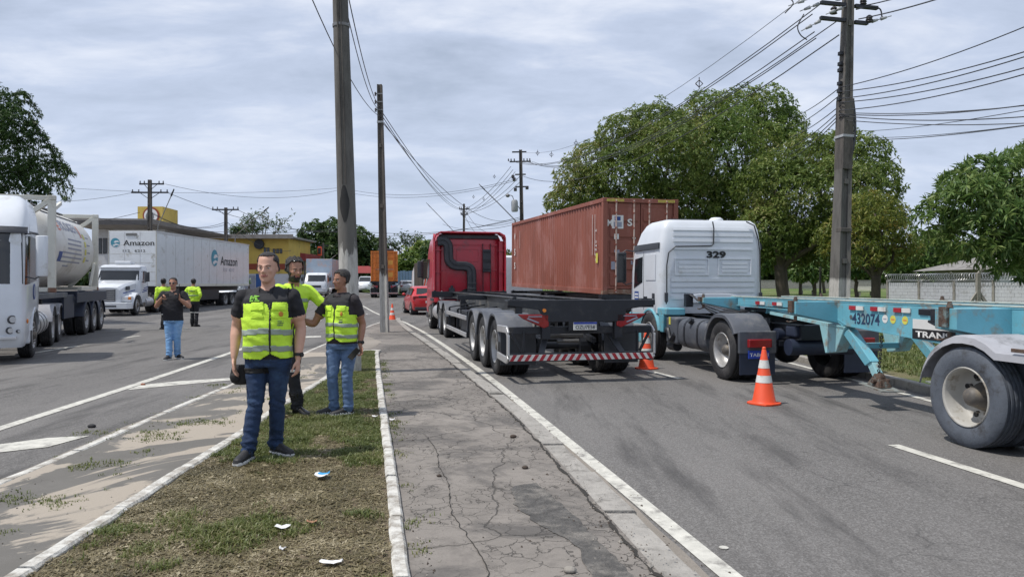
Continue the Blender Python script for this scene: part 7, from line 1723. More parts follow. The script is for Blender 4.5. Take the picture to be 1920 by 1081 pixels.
# left edge tree with feathery drooping branches
def feather_tree():
    Y = 30; lobes = [(-30,215,55,0),(5,195,30,0),(25,235,38,-.5),(30,290,42,0),(-20,300,70,0),(60,330,32,0),(10,350,50,.5),(-90,260,90,1),(75,352,18,0),(-60,380,80,1)]
    P_, N_, B = crown_points(lobes, 34, Y, 21, (.5,1.1), clump=.35, fill=.35)
    base = Vector((-22.4, 31, .1)); t = empty('feathery_tree', base, 0, 'dark feathery tree behind the tank at the left edge', 'tree')
    o = bpy.data.objects.new('crown', leaf_mesh('crown', P_-np.array(base), N_, 'leaf_dark', 9, .15, .022, .7, seed=21)); COL.objects.link(o); o.parent = t
    g = np.random.default_rng(4); pts, nn = [], []
    for (px,py,dx,dy) in ((35,175,30,5),(45,190,42,26),(60,250,40,8),(70,262,45,28),(85,275,42,18),(88,290,48,30),(95,305,55,22),(100,320,48,40),(80,330,50,42),(110,335,28,38),(70,345,40,30),(60,230,30,22),(48,210,30,35),(95,300,35,50),(105,312,34,12)):
        a = at(px-12,py,Y-.5); b = at(px-12+dx*.6,py-3+dy*.15,Y-.6); c = at(px-12+dx,py+dy,Y-.7)
        path = spl([a,b,c],7); mb = MB(); mb.tube([p-base for p in path],.010,4); mb.obj('twig','bark',t)
        for p in path:
            for _ in range(6): pts.append(np.array(p)+g.normal(0,.05,3)); nn.append(np.array([.5,0,-.5])+g.normal(0,.6,3))
    o = bpy.data.objects.new('hanging_sprays', leaf_mesh('hanging_sprays', np.array(pts)-np.array(base), np.array(nn), 'leaf_dark', 4, .12, .018, .6, seed=22)); COL.objects.link(o); o.parent = t
    mb = MB(); mb.smooth=True; mb.tube(spl([(0,0,-.2),(.1,0,1.5),(.3,0,3.2),(.8,-.3,5)],4),[.3]*4+[.26]*4+[.2]*5,10); mb.obj('trunk','bark',t)
feather_tree()
# far tree line
far = [([(590,455,36,0),(625,440,30,0),(575,485,32,0),(610,490,36,-2),(648,460,32,0),(560,500,22,0)],108,'leaf_far','broad dark tree left of the large near pole, behind the lorry'),
       ([(670,455,30,0),(700,478,30,0),(680,500,32,-2),(715,500,24,0),(655,490,30,0),(640,500,26,0)],112,'leaf_far','broad dark tree between the two median poles'),
       ([(775,488,26,0),(795,470,20,0),(800,505,22,-2),(770,512,22,0),(750,505,14,0)],105,'leaf_mango_b','mid green tree right of the orange container'),
       ([(812,478,24,0),(830,465,22,0),(845,480,24,0)],98,'leaf_far','dark tree top behind the dark red cab'),
       ([(545,480,20,0),(535,500,20,0)],118,'leaf_far','small dark tree above the red canopy'),
       ([(952,490,12,0),(960,505,13,0)],70,'leaf_olive','pale palm-like tuft between red cab and long container')]
for i,(lb_,Y,lf,lab) in enumerate(far):
    q = at(lb_[0][0],540,Y); tree('far_tree',lb_,Y,(q.x,Y),lab,dens=.9,leaf=lf,per=6,L_=.6,W_=.15,seed=50+i,tr=.4,limbs=3,clump=.3)
def bare_tree(px,py,r,Y,label,seed):
    q = at(px,py,Y); base = Vector((q.x,Y,gz(Y))); t = empty('sparse_tree',base,0,label,'tree'); g = random.Random(seed); R_ = r*Y/F; hc = q.z-base.z
    mb = MB(); mb.tube([(0,0,0),(0,0,hc*.4),(0,0,hc-R_*.9)],[.3,.25,.2],8); mb.obj('trunk','bark_pale',t)
    pts, nn = [], []
    for k in range(9):
        a = g.uniform(.15,math.pi-.15); e_ = Vector((math.cos(a)*R_*1.35,g.uniform(-.5,.5)*R_,hc+math.sin(a)*R_*.75)); s0 = Vector((0,0,hc-R_))
        mb = MB(); m_ = s0.lerp(e_,.5)+Vector((0,0,R_*.12)); mb.tube(spl([s0,m_,e_],4),[.11,.1,.09,.08,.07,.06,.05,.04,.03],5)
        for _ in range(9):
            p0 = m_.lerp(e_,g.uniform(-.2,.95)); p1 = p0+Vector((g.uniform(-1,1),g.uniform(-1,1),g.uniform(0,1.1)))*R_*.45; mb.tube([p0,p1],[.04,.02],4)
            for _ in range(7): w = p0.lerp(p1,g.uniform(.3,1.2)); pts.append(np.array(w)+np.array([g.gauss(0,.3) for _ in range(3)])); nn.append(np.array([0,0,1.])+np.array([g.gauss(0,.6) for _ in range(3)]))
        mb.obj('limb','bark_pale',t)
    o = bpy.data.objects.new('crown', leaf_mesh('crown', np.array(pts), np.array(nn), 'leaf_far', 4, .30, .07, .2, seed=seed)); COL.objects.link(o); o.parent = t
bare_tree(492,432,36,108,'sparse flat-topped tree above the yellow building',61)
bare_tree(765,462,26,118,'sparse pale flat-topped tree above the orange container',62)
bare_tree(450,440,14,112,'small sparse tree beside the crossarm pole above the box trailer',63)
# little palms by the yellow building
for i,(px,py,Y,lb) in enumerate(((467,528,70,'small agave-like palm at the rear end of the box trailer'),(955,492,66,'small palm top right of the dark red cab'))):
    q = at(px,py,Y); base = Vector((q.x,Y,gz(Y))); t = empty('small_palm',base,0,lb,'palm'); mb = MB(); mb.tube([(0,0,0),(0,0,q.z-base.z-.3)],[.1,.08],6); mb.obj('trunk','bark',t)
    g = random.Random(i); mb = MB()
    for k in range(26):
        a = g.uniform(0,6.28); e_ = g.uniform(.2,1.2); l = g.uniform(.6,1.0); c_ = Vector((0,0,q.z-base.z-.3)); d = Vector((math.cos(a)*math.cos(e_),math.sin(a)*math.cos(e_),math.sin(e_))); s_ = Vector((-math.sin(a),math.cos(a),0))*.05
        m_ = c_+d*l*.6; tp_ = c_+d*l+Vector((0,0,-.18)); mb.add([c_-s_*.4,c_+s_*.4,m_+s_,tp_,m_-s_],[(0,1,2,3,4)])
    mb.obj('fronds','leaf_right',t)
# distant wood closing the horizon, reading as one mass
P_, N_ = [], []
g = np.random.default_rng(9)
for px in np.arange(-260,2300,16):
    if 640 < px < 780 and False: continue
    Y = 150+g.uniform(-12,12); hgt_ = (5.5 if px < 1000 else 7.5)+g.uniform(-1.5,2); x = (px-960)/F*Y; r = 3.6
    d = g.normal(size=(110,3)); d /= np.linalg.norm(d,axis=1,keepdims=True); P_.append(np.array([x,Y,gz(Y)+hgt_-r])+d*np.array([r,r,r*1.0])*g.uniform(.7,1.1,(110,1))); N_.append(d)
    P_.append(np.array([x,Y,gz(Y)+1.8])+d*np.array([r,r,2.4])); N_.append(d)
me = leaf_mesh('distant_wood', np.concatenate(P_), np.concatenate(N_), 'leaf_far', 6, .95, .30, .4, seed=77); o = bpy.data.objects.new('distant_wood', me); COL.objects.link(o); o['kind'] = 'stuff'
# ------------------------------------------------------------------ people
TAGS = ['skin','shirt','pants','shoe','sole','lips']
class Body:
    """clothed body from lofted limbs, merged into one surface; tags carry over to materials"""
    def __init__(s): s.mb = MB(); s.pts = []; s.n = 20
    def loft(s, rings, tag, dense=2):
        R_ = []
        for a, b in zip(rings, rings[1:]):
            for k in range(dense): t = k/dense; R_.append([Vector(p).lerp(Vector(q),t) for p,q in zip(a,b)])
        R_.append([Vector(p) for p in rings[-1]])
        s.mb.loft(R_); tg = TAGS.index(tag)
        for r in R_:
            for p in r: s.pts.append((p.copy(), tg))
        for e_ in (R_[0], R_[-1]):
            c = sum(e_, Vector())/len(e_); s.pts.append((c,tg)); s.pts += [(c.lerp(p,.5),tg) for p in e_]
    def ell(s, c, rx, ry, rot=0, z=None, n=20, e=2.2, tilt=None):
        out = []
        for k in range(n):
            a = 2*math.pi*k/n; x = rx*math.copysign(abs(math.cos(a))**(2/e),math.cos(a)); y = ry*math.copysign(abs(math.sin(a))**(2/e),math.sin(a))
            x, y = x*math.cos(rot)-y*math.sin(rot), x*math.sin(rot)+y*math.cos(rot); out.append(Vector(c)+Vector((x,y,0)))
        return out
    def limb(s, pts, rs, tags, n=14, flat=1.0):
        """tapered limb through pts; tags per segment"""
        pts = [Vector(p) for p in pts]; prev = None; rings = []
        for i, p in enumerate(pts):
            d = (pts[min(i+1,len(pts)-1)]-pts[max(i-1,0)]).normalized()
            a = (d.orthogonal() if prev is None else prev-d*prev.dot(d)).normalized(); prev = a; b = d.cross(a)
            rings.append([p+rs[i]*(math.cos(2*math.pi*k/n)*a+flat*math.sin(2*math.pi*k/n)*b) for k in range(n)])
        for i in range(len(rings)-1):
            s.loft([rings[i],rings[i+1]], tags[i] if isinstance(tags,list) else tags, 3)
        for i in (0,len(pts)-1): s.ball(pts[i], rs[i]*.98, tags[0 if i==0 else -1] if isinstance(tags,list) else tags)
        for i in range(1,len(pts)-1): s.ball(pts[i], rs[i]*.97, tags[min(i,len(tags)-1)] if isinstance(tags,list) else tags)
    def ball(s, c, r, tag, ry=None, rz=None):
        k0 = len(s.mb.v); s.mb.ball(c, r, ry, rz, 12, 8)
        for p in s.mb.v[k0:]: s.pts.append((Vector(p), TAGS.index(tag)))
def resample(pts, rs, n=4):
    P_ = spl(pts, n); out = []
    for i in range(len(P_)):
        u = i/n; k = min(int(u), len(rs)-2); out.append(rs[k]+(rs[k+1]-rs[k])*(u-k))
    return P_, out
def hand(B, w, d, n_, curl=.4, size=1.0, side=1, spread=.0, thumb=.6):
    """palm plus four fingers and a thumb; d along the fingers, n_ = direction the palm faces"""
    w, d, n_ = Vector(w), Vector(d).normalized(), Vector(n_); n_ = (n_-d*n_.dot(d)).normalized(); s = d.cross(n_)*side; z = size
    rings = []
    for u,hw_,th in ((-.01,.024,.019),(.02,.030,.018),(.05,.038,.016),(.085,.040,.014),(.10,.034,.011)):
        c = w+d*u*z; rings.append([c+s*hw_*z*math.cos(a)+n_*th*z*math.sin(a) for a in np.linspace(0,2*math.pi,13)[:-1]])
    B.loft(rings,'skin',2)
    for k,(o,l) in enumerate(((.030,.070),(.010,.080),(-.011,.074),(-.030,.058))):
        b = w+d*.085*z+s*o*z; dirn = (d+s*(o*spread*12)).normalized(); pts=[b]; c = curl*(1+.12*k)
        ang = 0
        for j,f in enumerate((.42,.32,.26)):
            ang += c*(.9 if j else .7); v = dirn*math.cos(ang)+n_*math.sin(ang); pts.append(pts[-1]+v*l*f*z)
        B.limb(pts,[.0100*z,.0098*z,.0088*z,.0075*z],'skin',8)
    b = w+d*.018*z+s*.024*z; v1 = (d*.75+s*.85+n_*.35*thumb).normalized(); v2 = (d*.95+s*.25+n_*.45*thumb).normalized()
    B.limb([b,b+v1*.04*z,b+v1*.04*z+v2*.032*z,b+v1*.04*z+v2*.056*z],[.014*z,.0125*z,.0105*z,.009*z],'skin',8)
def person(name, loc, rz, H, P):
    """P: pose and build. local frame faces -y, right hand at -x"""
    k = H/1.75; B = Body(); g = P.get('girth',1.0); sh = P.get('shirt_len',.86); yaw = P.get('torso_yaw',0); lean = Vector(P.get('lean',(0,0,0)))
    def tz(c, z):                     # lean the trunk from the hips up
        u = max(0,(z-.9)/.6); return Vector((c[0]+lean.x*u, c[1]+lean.y*u, z))
    rings = []
    for z,rx,ry,cy in ((sh-.02,.172*g,.125*g,.0),(sh+.04,.178*g,.135*g,-.004),(.98,.176*g,.14*g,-.012),(1.06,.176*g,.145*g,-.016),(1.14,.178*g,.143*g,-.014),(1.22,.186*g,.138*g,-.010),(1.30,.196*g,.132*g,-.004),(1.37,.198*g,.118*g,.002),(1.415,.178,.098,.008),(1.45,.120,.078,.012),(1.475,.075,.066,.010)):
        rings.append(B.ell(tz((0,cy),z), rx, ry, yaw, n=24, e=2.35))
    B.loft(rings,'shirt',3)
    # pelvis
    B.loft([B.ell((0,.0,z),rx*g,ry*g,0,n=20,e=2.3) for z,rx,ry in ((.99,.160,.118),(.92,.168,.126),(.86,.170,.130),(.80,.150,.118))],'pants',3)
    # neck and head
    hc = tz((0,0),1.48)+Vector(P.get('head_off',(0,0,0)))
    B.loft([B.ell(tz((0,.012),1.43),.064,.062),B.ell(hc+Vector((0,.004,.0)),.057,.06),B.ell(hc+Vector((0,-.004,.07)),.056,.062)],'skin',3)
    hy = P.get('head_yaw',0); hp = P.get('head_pitch',0); Rm = Matrix.Rotation(hy,3,'Z') @ Matrix.Rotation(hp,3,'X'); hs = P.get('head',1.0); org = hc+Vector((0,-.008,.045))
    hd = lambda v: org+Rm@(Vector(v)*hs)
    HR_ = [(-.008,.022,.022,-.062),(.004,.036,.040,-.048),(.03,.052,.062,-.030),(.055,.060,.078,-.018),(.085,.067,.088,-.010),(.115,.0715,.093,-.004),(.145,.0755,.097,.002),(.175,.0745,.096,.006),(.20,.064,.084,.008),(.218,.044,.060,.008),(.228,.02,.03,.008)]
    B.loft([[hd((rx*math.cos(a),cy+ry*math.sin(a)*(1 if math.sin(a)>0 else .97),z)) for a in np.linspace(0,2*math.pi,21)[:-1]] for z,rx,ry,cy in HR_],'skin',2)
    # brow ridge, nose, cheeks, ears, mouth, chin
    B.limb([hd((-.034,-.083,.124)),hd((0,-.094,.122)),hd((.034,-.083,.124))],[.010,.010,.010],'skin',8)
    B.limb([hd((0,-.092,.118)),hd((0,-.106,.096)),hd((0,-.118,.080)),hd((0,-.108,.070))],[.008,.0095,.0125,.011],'skin',8)
    for s in (-1,1):
        B.ball(hd((s*.013,-.103,.073)),.009,'skin'); B.ball(hd((s*.040,-.070,.085)),.020,'skin'); B.ball(hd((s*.076,.008,.10)),.011,'skin',.018,.030)
    B.limb([hd((-.022,-.0885,.0455)),hd((0,-.0965,.047)),hd((.022,-.0885,.0455))],[.005,.0085,.005],'lips',8)
    B.ball(hd((0,-.078,.010)),.018,'skin')
    # arms
    J = {}
    for s,nm in ((-1,'R'),(1,'L')):
        shd = tz((0,.005),1.395); so = Vector((s*.185*min(g,1.12)*math.cos(yaw), s*.185*math.sin(yaw),0)); S_ = shd+so
        E, Wr = Vector(P['elbow'+nm]), Vector(P['wrist'+nm]); J[nm] = (S_,E,Wr)
        sl = P.get('sleeve','short'); ar = P.get('arm',1.0)
        inn = S_+Vector((-s*.06,0,.0))
        if sl == 'long':
            pts, rs = resample([inn,S_,S_.lerp(E,.5),E,E.lerp(Wr,.5),Wr],[.062,.070,.064,.057,.050,.040],3); B.limb(pts,rs,'shirt')
        else:
            m = S_.lerp(E,.58); B.limb([inn,S_,S_.lerp(E,.3),m],[.060,.070*ar,.069*ar,.071*ar],'shirt')
            pts, rs = resample([S_.lerp(E,.5),S_.lerp(E,.8),E,E.lerp(Wr,.3),E.lerp(Wr,.75),Wr],[.050*ar,.047*ar,.043*ar,.045*ar,.034*ar,.027],3); B.limb(pts,rs,'skin')
        hd_, hn = P.get('hand'+nm, ((Wr-E).normalized(), Vector((-s,0,0)))); hand(B, Wr+(Vector(hd_).normalized())*.015, hd_, hn, P.get('curl'+nm,.35), 1.0*P.get('hand',1.0), side=P.get('hside'+nm, s if False else (1 if s<0 else -1)), thumb=.6)
    # legs
    for s,nm in ((-1,'R'),(1,'L')):
        hip = Vector((s*.088*g,.005,.86)); Kn, An = Vector(P['knee'+nm]), Vector(P['ankle'+nm]); fd = Vector(P['foot'+nm]).normalized(); lr = P.get('leg',1.0)
        pts, rs = resample([hip,hip.lerp(Kn,.45),Kn,Kn.lerp(An,.4),Kn.lerp(An,.85),An+Vector((0,0,.0))],[.098*g,.086*lr,.068*lr,.066*lr,.062*lr,.064*lr],4); B.limb(pts,rs,'pants',16)
        sd = Vector((-fd.y,fd.x,0)); heel = Vector((An.x,An.y,0))-fd*.055; shoe=[]
        for u,w_,h_ in ((-.01,.024,.045),(.01,.034,.080),(.05,.038,.105),(.10,.039,.098),(.15,.043,.075),(.20,.046,.058),(.245,.040,.048),(.27,.024,.036)):
            c = heel+fd*u; shoe.append([c+sd*(w_*math.cos(a))+Vector((0,0,An.z-.105+.018+(h_*.5)+h_*.5*math.sin(a))) for a in np.linspace(0,2*math.pi,15)[:-1]])
        B.loft(shoe,'shoe',2)
        sole=[]
        for u,w_ in ((-.015,.022),(.0,.034),(.06,.040),(.13,.043),(.19,.049),(.25,.043),(.278,.024)):
            c = heel+fd*u; z0 = An.z-.105; zt = z0+.026+(.012 if P.get('bold_sole') else 0); sole.append([c+sd*a*w_+Vector((0,0,z)) for a,z in ((-1,z0),(-.3,z0),(.3,z0),(1,z0),(1,(z0+zt)/2),(1,zt),(.3,zt),(-.3,zt),(-1,zt),(-1,(z0+zt)/2))])
        B.loft(sole,'sole' if P.get('white_sole') else 'shoe',2)
        if P.get('boots'): B.limb([An+Vector((0,0,-.04)),An+Vector((0,0,.05)),An+(Kn-An)*.42],[.056,.066,.078],'shoe')
    # union
    B.mb.m = Matrix.Identity(4); me0 = B.mb.mesh('tmp','shirt_black'); ob = bpy.data.objects.new('tmp', me0); COL.objects.link(ob)
    rm = ob.modifiers.new('r','REMESH'); rm.mode = 'VOXEL'; rm.voxel_size = P.get('voxel',.0095)/1; rm.adaptivity = 0
    sm = ob.modifiers.new('s','SMOOTH'); sm.factor = .5; sm.iterations = P.get('smooth',3)
    dg = bpy.context.evaluated_depsgraph_get(); me = bpy.data.meshes.new_from_object(ob.evaluated_get(dg)); bpy.data.objects.remove(ob)
    n = len(me.vertices); co = np.empty(n*3); me.vertices.foreach_get('co',co); co = co.reshape(-1,3)
    kd = KDTree(len(B.pts)); [kd.insert(p,i) for i,(p,_) in enumerate(B.pts)]; kd.balance()
    vt = np.array([B.pts[kd.find(Vector(c))[1]][1] for c in co], dtype=np.int32)
    for nm in ('R','L'):
        S_,E_,_w = [np.array(q) for q in J[nm]]; ab = E_-S_; tt = ((co-S_)@ab)/(ab@ab); dist = np.linalg.norm(co-S_-np.outer(np.clip(tt,0,1),ab),axis=1)
        if P.get('sleeve','short') == 'short': m_ = (dist<.105)&(tt>.38)&(tt<.95)&((vt==0)|(vt==1))&(np.abs(co[:,0])>.19); vt[m_&(tt<.62)] = 1; vt[m_&(tt>=.62)] = 0
    nk = (np.abs(co[:,0])<.115)&(co[:,2]>1.39)&(co[:,2]<1.50)&((vt==0)|(vt==1)); nl = 1.452+.22*(co[:,1]-.0)-(.0); rn_ = np.hypot(co[:,0]-lean.x, co[:,1]-.008-lean.y); nk &= np.abs(co[:,0])<.14; sk_ = (co[:,2]>=nl)&((rn_<.074)|(co[:,2]>1.475)); vt[nk&~sk_] = 1; vt[nk&sk_] = 0
    cl_ = ((vt==1)|(vt==2))&(np.abs(co[:,0])<.225)&(co[:,2]<1.2)&(co[:,2]>sh-.12); vt[cl_&(co[:,2]>=sh)] = 1; vt[cl_&(co[:,2]<sh)] = 2
    nr = np.empty(n*3); me.vertices.foreach_get('normal',nr); nr = nr.reshape(-1,3)
    # cloth folds: stretched noise on cloth only
    fold = np.zeros(n); f0 = P.get('seed',0)
    for i in np.nonzero((vt==1)|(vt==2))[0]:
        x,y,z = co[i]
        if vt[i]==1: fold[i] = .009*mnoise.noise(Vector((x*6+f0,y*6,z*16+x*9)))+.005*mnoise.noise(Vector((x*16+z*9,y*16,z*26+f0)))
        else:
            lo = max(0,1-abs(z-.12)/.16)*1.3 + max(0,1-abs(z-.48)/.10)*.7 + max(0,1-abs(z-.80)/.12)*.6 + .35
            fold[i] = lo*(.015*mnoise.noise(Vector((x*9+f0,y*9,z*26+y*12)))+.006*mnoise.noise(Vector((x*24,y*24,z*50+f0))))
    co2 = co + nr*fold[:,None]; me.vertices.foreach_set('co',co2.ravel()); me.update()
    nf = len(me.polygons); fv = np.empty(nf*4,dtype=np.int32)
    fl = [tuple(p.vertices) for p in me.polygons]; ft = np.array([np.bincount(vt[list(f)],minlength=6).argmax() for f in fl],dtype=np.int32)
    me.materials.clear()
    for tg in TAGS: me.materials.append(M[P['mats'].get(tg,'skin_pale')])
    me.polygons.foreach_set('material_index',ft); me.shade_smooth()
    root = empty(name, loc, rz); root.scale = (k,k,k)
    me.name = 'body'; bo = bpy.data.objects.new('body',me); COL.objects.link(bo); bo.parent = root
    fc = np.array([co2[list(f)].mean(0) for f in fl])
    def shell(nm, pred, off, m, parent=root, thick=.0, mats=None, midx=None, smooth=0, label=None):
        """a garment: the faces of the body chosen by pred, lifted off it"""
        sel = [i for i in range(nf) if pred(fc[i], ft[i])]
        if not sel: return None
        vs = {}; V_ = []; F_ = []
        for i in sel:
            q = []
            for v in fl[i]:
                if v not in vs: vs[v] = len(V_); V_.append(co2[v]+nr[v]*off)
                q.append(vs[v])
            F_.append(tuple(q))
        m2 = bpy.data.meshes.new(nm); m2.from_pydata([tuple(v) for v in V_],[],F_)
        for mm in (mats or [m]): m2.materials.append(M[mm])
        if midx: m2.polygons.foreach_set('material_index',[midx(fc[i],ft[i]) for i in sel])
        m2.update(); m2.shade_smooth(); o = bpy.data.objects.new(nm,m2); COL.objects.link(o); o.parent = parent
        if smooth or off>.01: q = o.modifiers.new('m','SMOOTH'); q.iterations = smooth or 2; q.factor=.5
        s_ = o.modifiers.new('s','SOLIDIFY'); s_.thickness = thick or .004; s_.offset = -1
        return o
    inv = Rm.transposed()
    def hl(c): return (inv@(Vector(c)-org))/hs
    # hair
    hair = P.get('hair')
    if hair:
        def hp_(c, t_):
            if t_ not in (0,5): return False
            v = hl(c)
            if v.z < .02 or v.z > .26 or abs(v.x) > .1: return False
            return hair['f'](v)
        hr = shell('hair', hp_, hair.get('off',.010), hair.get('m','hair_dark'), thick=.010, smooth=2)
        if hr and hair.get('rough'):
            for v in hr.data.vertices: v.co += Vector(hl(v.co)).normalized()*hair['rough']*(mnoise.noise(v.co*38)+.3*mnoise.noise(v.co*90)) * (1 if hl(v.co).z > .17 else .25)
    # eyes and brows
    for s in (-1,1):
        ey = empty('eye'); ey.parent = root; c = hd((s*.031,-.0835,.108))
        mb = MB(); mb.smooth=True; mb.ball(c,.0105,.0105,.0085,10,8); mb.obj('eyeball','eye_white',ey)
        mb = MB(); mb.smooth=True; f_ = Rm@Vector((0,-1,0)); mb.ball(c+f_*.0072*hs,.0055,.0050,.0055,8,6); mb.obj('iris','eye_dark',ey)
        mb = MB(); mb.smooth=True; mb.tube([hd((s*.015,-.1005,.1235)),hd((s*.032,-.0965,.129)),hd((s*.050,-.078,.124))],[.0032,.0038,.0022],6); mb.obj('eyebrow',P.get('brow','hair_dark'),root)
        mb = MB(); mb.smooth=True; mb.tube([hd((s*.020,-.0935,.1145)),hd((s*.031,-.0965,.1170)),hd((s*.043,-.086,.1135))],[.0022,.0030,.0022],6); mb.obj('eyelid',P['mats']['skin'],root)
    return root, shell, hl, hd, B, fc, ft, J, k
def collar(root, m, hd_, w=.075):
    for s in (-1,1):
        mb = MB(); mb.add([(s*.012,-.088,1.395),(s*.052,-.098,1.405),(s*.078,-.048,1.462),(s*.066,-.012,1.490),(s*.040,-.062,1.462)],[(0,1,2,3,4)]); o = mb.obj('collar',m,root); q = o.modifiers.new('s','SOLIDIFY'); q.thickness=.008; q.offset=0
torso = lambda c,t_: t_ == 1
def vest(root, shell, xz=.0, arm=.185, hem=.86, bands=((1.10,1.145),(.955,1.0)), yoke=1.245, open_hem=True, yaw=0):
    ca, sa = math.cos(yaw), math.sin(yaw)
    def loc_(c): x, y = c[0]*ca+c[1]*sa, -c[0]*sa+c[1]*ca; return x, y, c[2]
    def cut(c):
        x,y,z = loc_(c); e_ = hem + (.05*max(0,1-abs(x-xz)/.08) if y < 0 and open_hem else 0); a = arm-.02*max(0,(z-1.3)/.1)
        return z > e_ and z < 1.49 and abs(x) < arm+(.05 if z < 1.22 else 0) - (0 if z<1.22 else .0) and not (abs(x) < .055 and y < 0 and z > 1.42)
    front = lambda c: loc_(c)[1] < 0
    v = shell('vest', lambda c,t_: t_==1 and cut(c), .012, None, mats=['hivis','vest_black'], midx=lambda c,t_: 1 if loc_(c)[2] > yoke - (.06*max(0,1-abs(loc_(c)[0]-xz)/.03) if front(c) else -.03) else 0, thick=.006)
    for z0,z1 in bands: shell('reflective_tape', lambda c,t_: t_==1 and cut(c) and z0 < c[2]+.02*abs(loc_(c)[0])/.2 < z1, .016, 'tape_grey', parent=v, thick=.003)
    shell('zip', lambda c,t_: t_==1 and cut(c) and front(c) and abs(loc_(c)[0]-xz) < .0075 and c[2] < yoke+.0, .017, 'letter_black', parent=v, thick=.003)
    for s in (-1,1):
        shell('pocket_flap', lambda c,t_: t_==1 and front(c) and abs(loc_(c)[0]-s*.085-xz*.6) < .052 and yoke-.055 < c[2] < yoke+.012, .020, 'hivis', parent=v, thick=.006)
        shell('pocket', lambda c,t_: t_==1 and front(c) and abs(loc_(c)[0]-s*.085-xz*.6) < .050 and yoke-.125 < c[2] < yoke-.060, .0155, 'hivis', parent=v, thick=.003)
    shell('vest_crest', lambda c,t_: t_==1 and front(c) and ((loc_(c)[0]-.10-xz*.6)/.015)**2+((c[2]-(yoke-.085))/.024)**2 < 1, .0195, 'crest_orange', parent=v, thick=.002)
    shell('vest_lettering', lambda c,t_: t_==1 and front(c) and abs(loc_(c)[0]-.095-xz*.6) < .022 and (yoke-.165 < c[2] < yoke-.155 or yoke-.185<c[2]<yoke-.175 or yoke-.145<c[2]<yoke-.137), .0185, 'letter_navy', parent=v, thick=.002)
    return v
M['vest_black'] = mat('vest_black', (.014,.015,.019), .8, var=.25)
M['crest_orange'] = mat('crest_orange', (.55,.22,.03), .6)

# --- man in front: black yoked hi-vis vest, dark jeans
bed = .118
P1 = dict(girth=1.10, head=1.10, voxel=.0085, smooth=3, seed=1, torso_yaw=R(9), arm=1.08, leg=1.02, white_sole=True, shirt_len=.87,
    elbowR=(-.290,.03,1.13), wristR=(-.272,-.07,.880), handR=((.06,-.12,-1),(1,.1,0)), curlR=.30,
    elbowL=(.262,.07,1.12), wristL=(.262,.00,.865), handL=((-.02,-.10,-1),(-1,.1,0)), curlL=.42,
    kneeR=(-.095,-.05,.475), ankleR=(-.135,-.10,.105), footR=(-.10,-1,0), kneeL=(.062,.05,.475), ankleL=(.015,.15,.105), footL=(.85,-.52,0),
    head_yaw=R(2), mats=dict(skin='skin_pale',shirt='shirt_black',pants='denim_dark',shoe='shoe_black',sole='sole_white',lips='lips'),
    hair=dict(f=lambda v: (v.z > .168-.35*(v.y+.06) if v.y < .0 else v.z > .085) and not (v.y < -.052 and v.z < .196-.0) and not (v.y<-.01 and abs(v.x) < .058 and v.z < .200+.12*(v.y+.05)) , off=.009, m='hair_dark'))
loc = gp(503,857,bed)
res = person('person', Vector((loc.x, loc.y, bed-.004)), R(-2), 1.755, P1); r1, shl, hl, hd1, B1, *_ , k1 = res
tag(r1,'man standing nearest the camera in a black-topped yellow vest and dark jeans','person')
v1 = vest(r1, shl, xz=.045, arm=.178, hem=.870, yoke=1.335, yaw=R(9), bands=((1.085,1.135),(.945,.995))); collar(r1,'shirt_black',hd1)
for z in (1.392,1.380,1.368,1.356): shl('vest_lettering', lambda c,t_: t_==1 and c[1]<0 and -.105<c[0]<-.035+.012*math.sin(z*900) and z-.005<c[2]<z+.005 and (mnoise.noise(Vector((c[0]*160,z*50,0)))>-.3), .0185,'print_green',parent=v1,thick=.002)
shl('arm_tattoo', lambda c,t_: t_==0 and c[0]<-.2 and 1.175<c[2]<1.215 and mnoise.noise(Vector((c[0]*60,c[1]*60,c[2]*60)))>.05, .0012, mat('tattoo',(.16,.10,.09),.6) and 'tattoo' if False else 'hair_grey', thick=.001) if False else None
def strap(root, nm, c, d, r, w, m, flat=.85):
    mb = MB(); mb.smooth=True; c, d = Vector(c), Vector(d).normalized(); a = d.orthogonal().normalized(); b = d.cross(a); rings=[]
    prof = ((-w/2,r),(-w/2,r+.006),(w/2,r+.006),(w/2,r))
    for (u,q) in prof: rings.append([c+d*u+q*(math.cos(t)*a+math.sin(t)*b) for t in np.linspace(0,2*math.pi,21)[:-1]])
    n=20; mb.loft(rings+[rings[0]],False); return mb.obj(nm,m,root,smooth_angle=40)
def watch(root, W_, E_, m='letter_black', out=(1,0,0)):
    W_,E_ = Vector(W_),Vector(E_); d = (E_-W_).normalized(); s = strap(root,'watch_strap',W_+d*.028,d,.031,.026,m)
    o = Vector(out); o = (o-d*o.dot(d)).normalized(); mb = MB(); mb.cyl(W_+d*.028+o*.030,W_+d*.028+o*.043,.021,n=14); mb.obj('watch_case',m,s)
watch(r1, P1['wristL'], P1['elbowL'], out=(1,-.4,0))
# thigh bag with its strap
bag = empty('thigh_bag'); bag.parent = r1
mb = MB(); mb.smooth=True; rings=[]
for z,rx,ry in ((.635,.05,.035),(.655,.078,.055),(.70,.088,.062),(.75,.086,.06),(.79,.075,.052),(.805,.05,.035)): rings.append([(-.245+rx*math.copysign(abs(math.cos(a))**.7,math.cos(a))+.012*mnoise.noise(Vector((z*30,a,0))), .02+ry*math.copysign(abs(math.sin(a))**.7,math.sin(a)), z) for a in np.linspace(0,2*math.pi,19)[:-1]])
mb.loft(rings); mb.obj('bag_body','cordura',bag,smooth_angle=60)
mb = MB(); mb.smooth=True; mb.ball((-.275,-.035,.70),.05,.03,.045,12,8); mb.obj('bag_pocket','cordura',bag)
mb = MB(); mb.smooth=True; mb.tube([(-.20,-.03,.80),(-.12,-.125,.785),(0,-.14,.775),(.04,-.13,.772)],.012,6); 
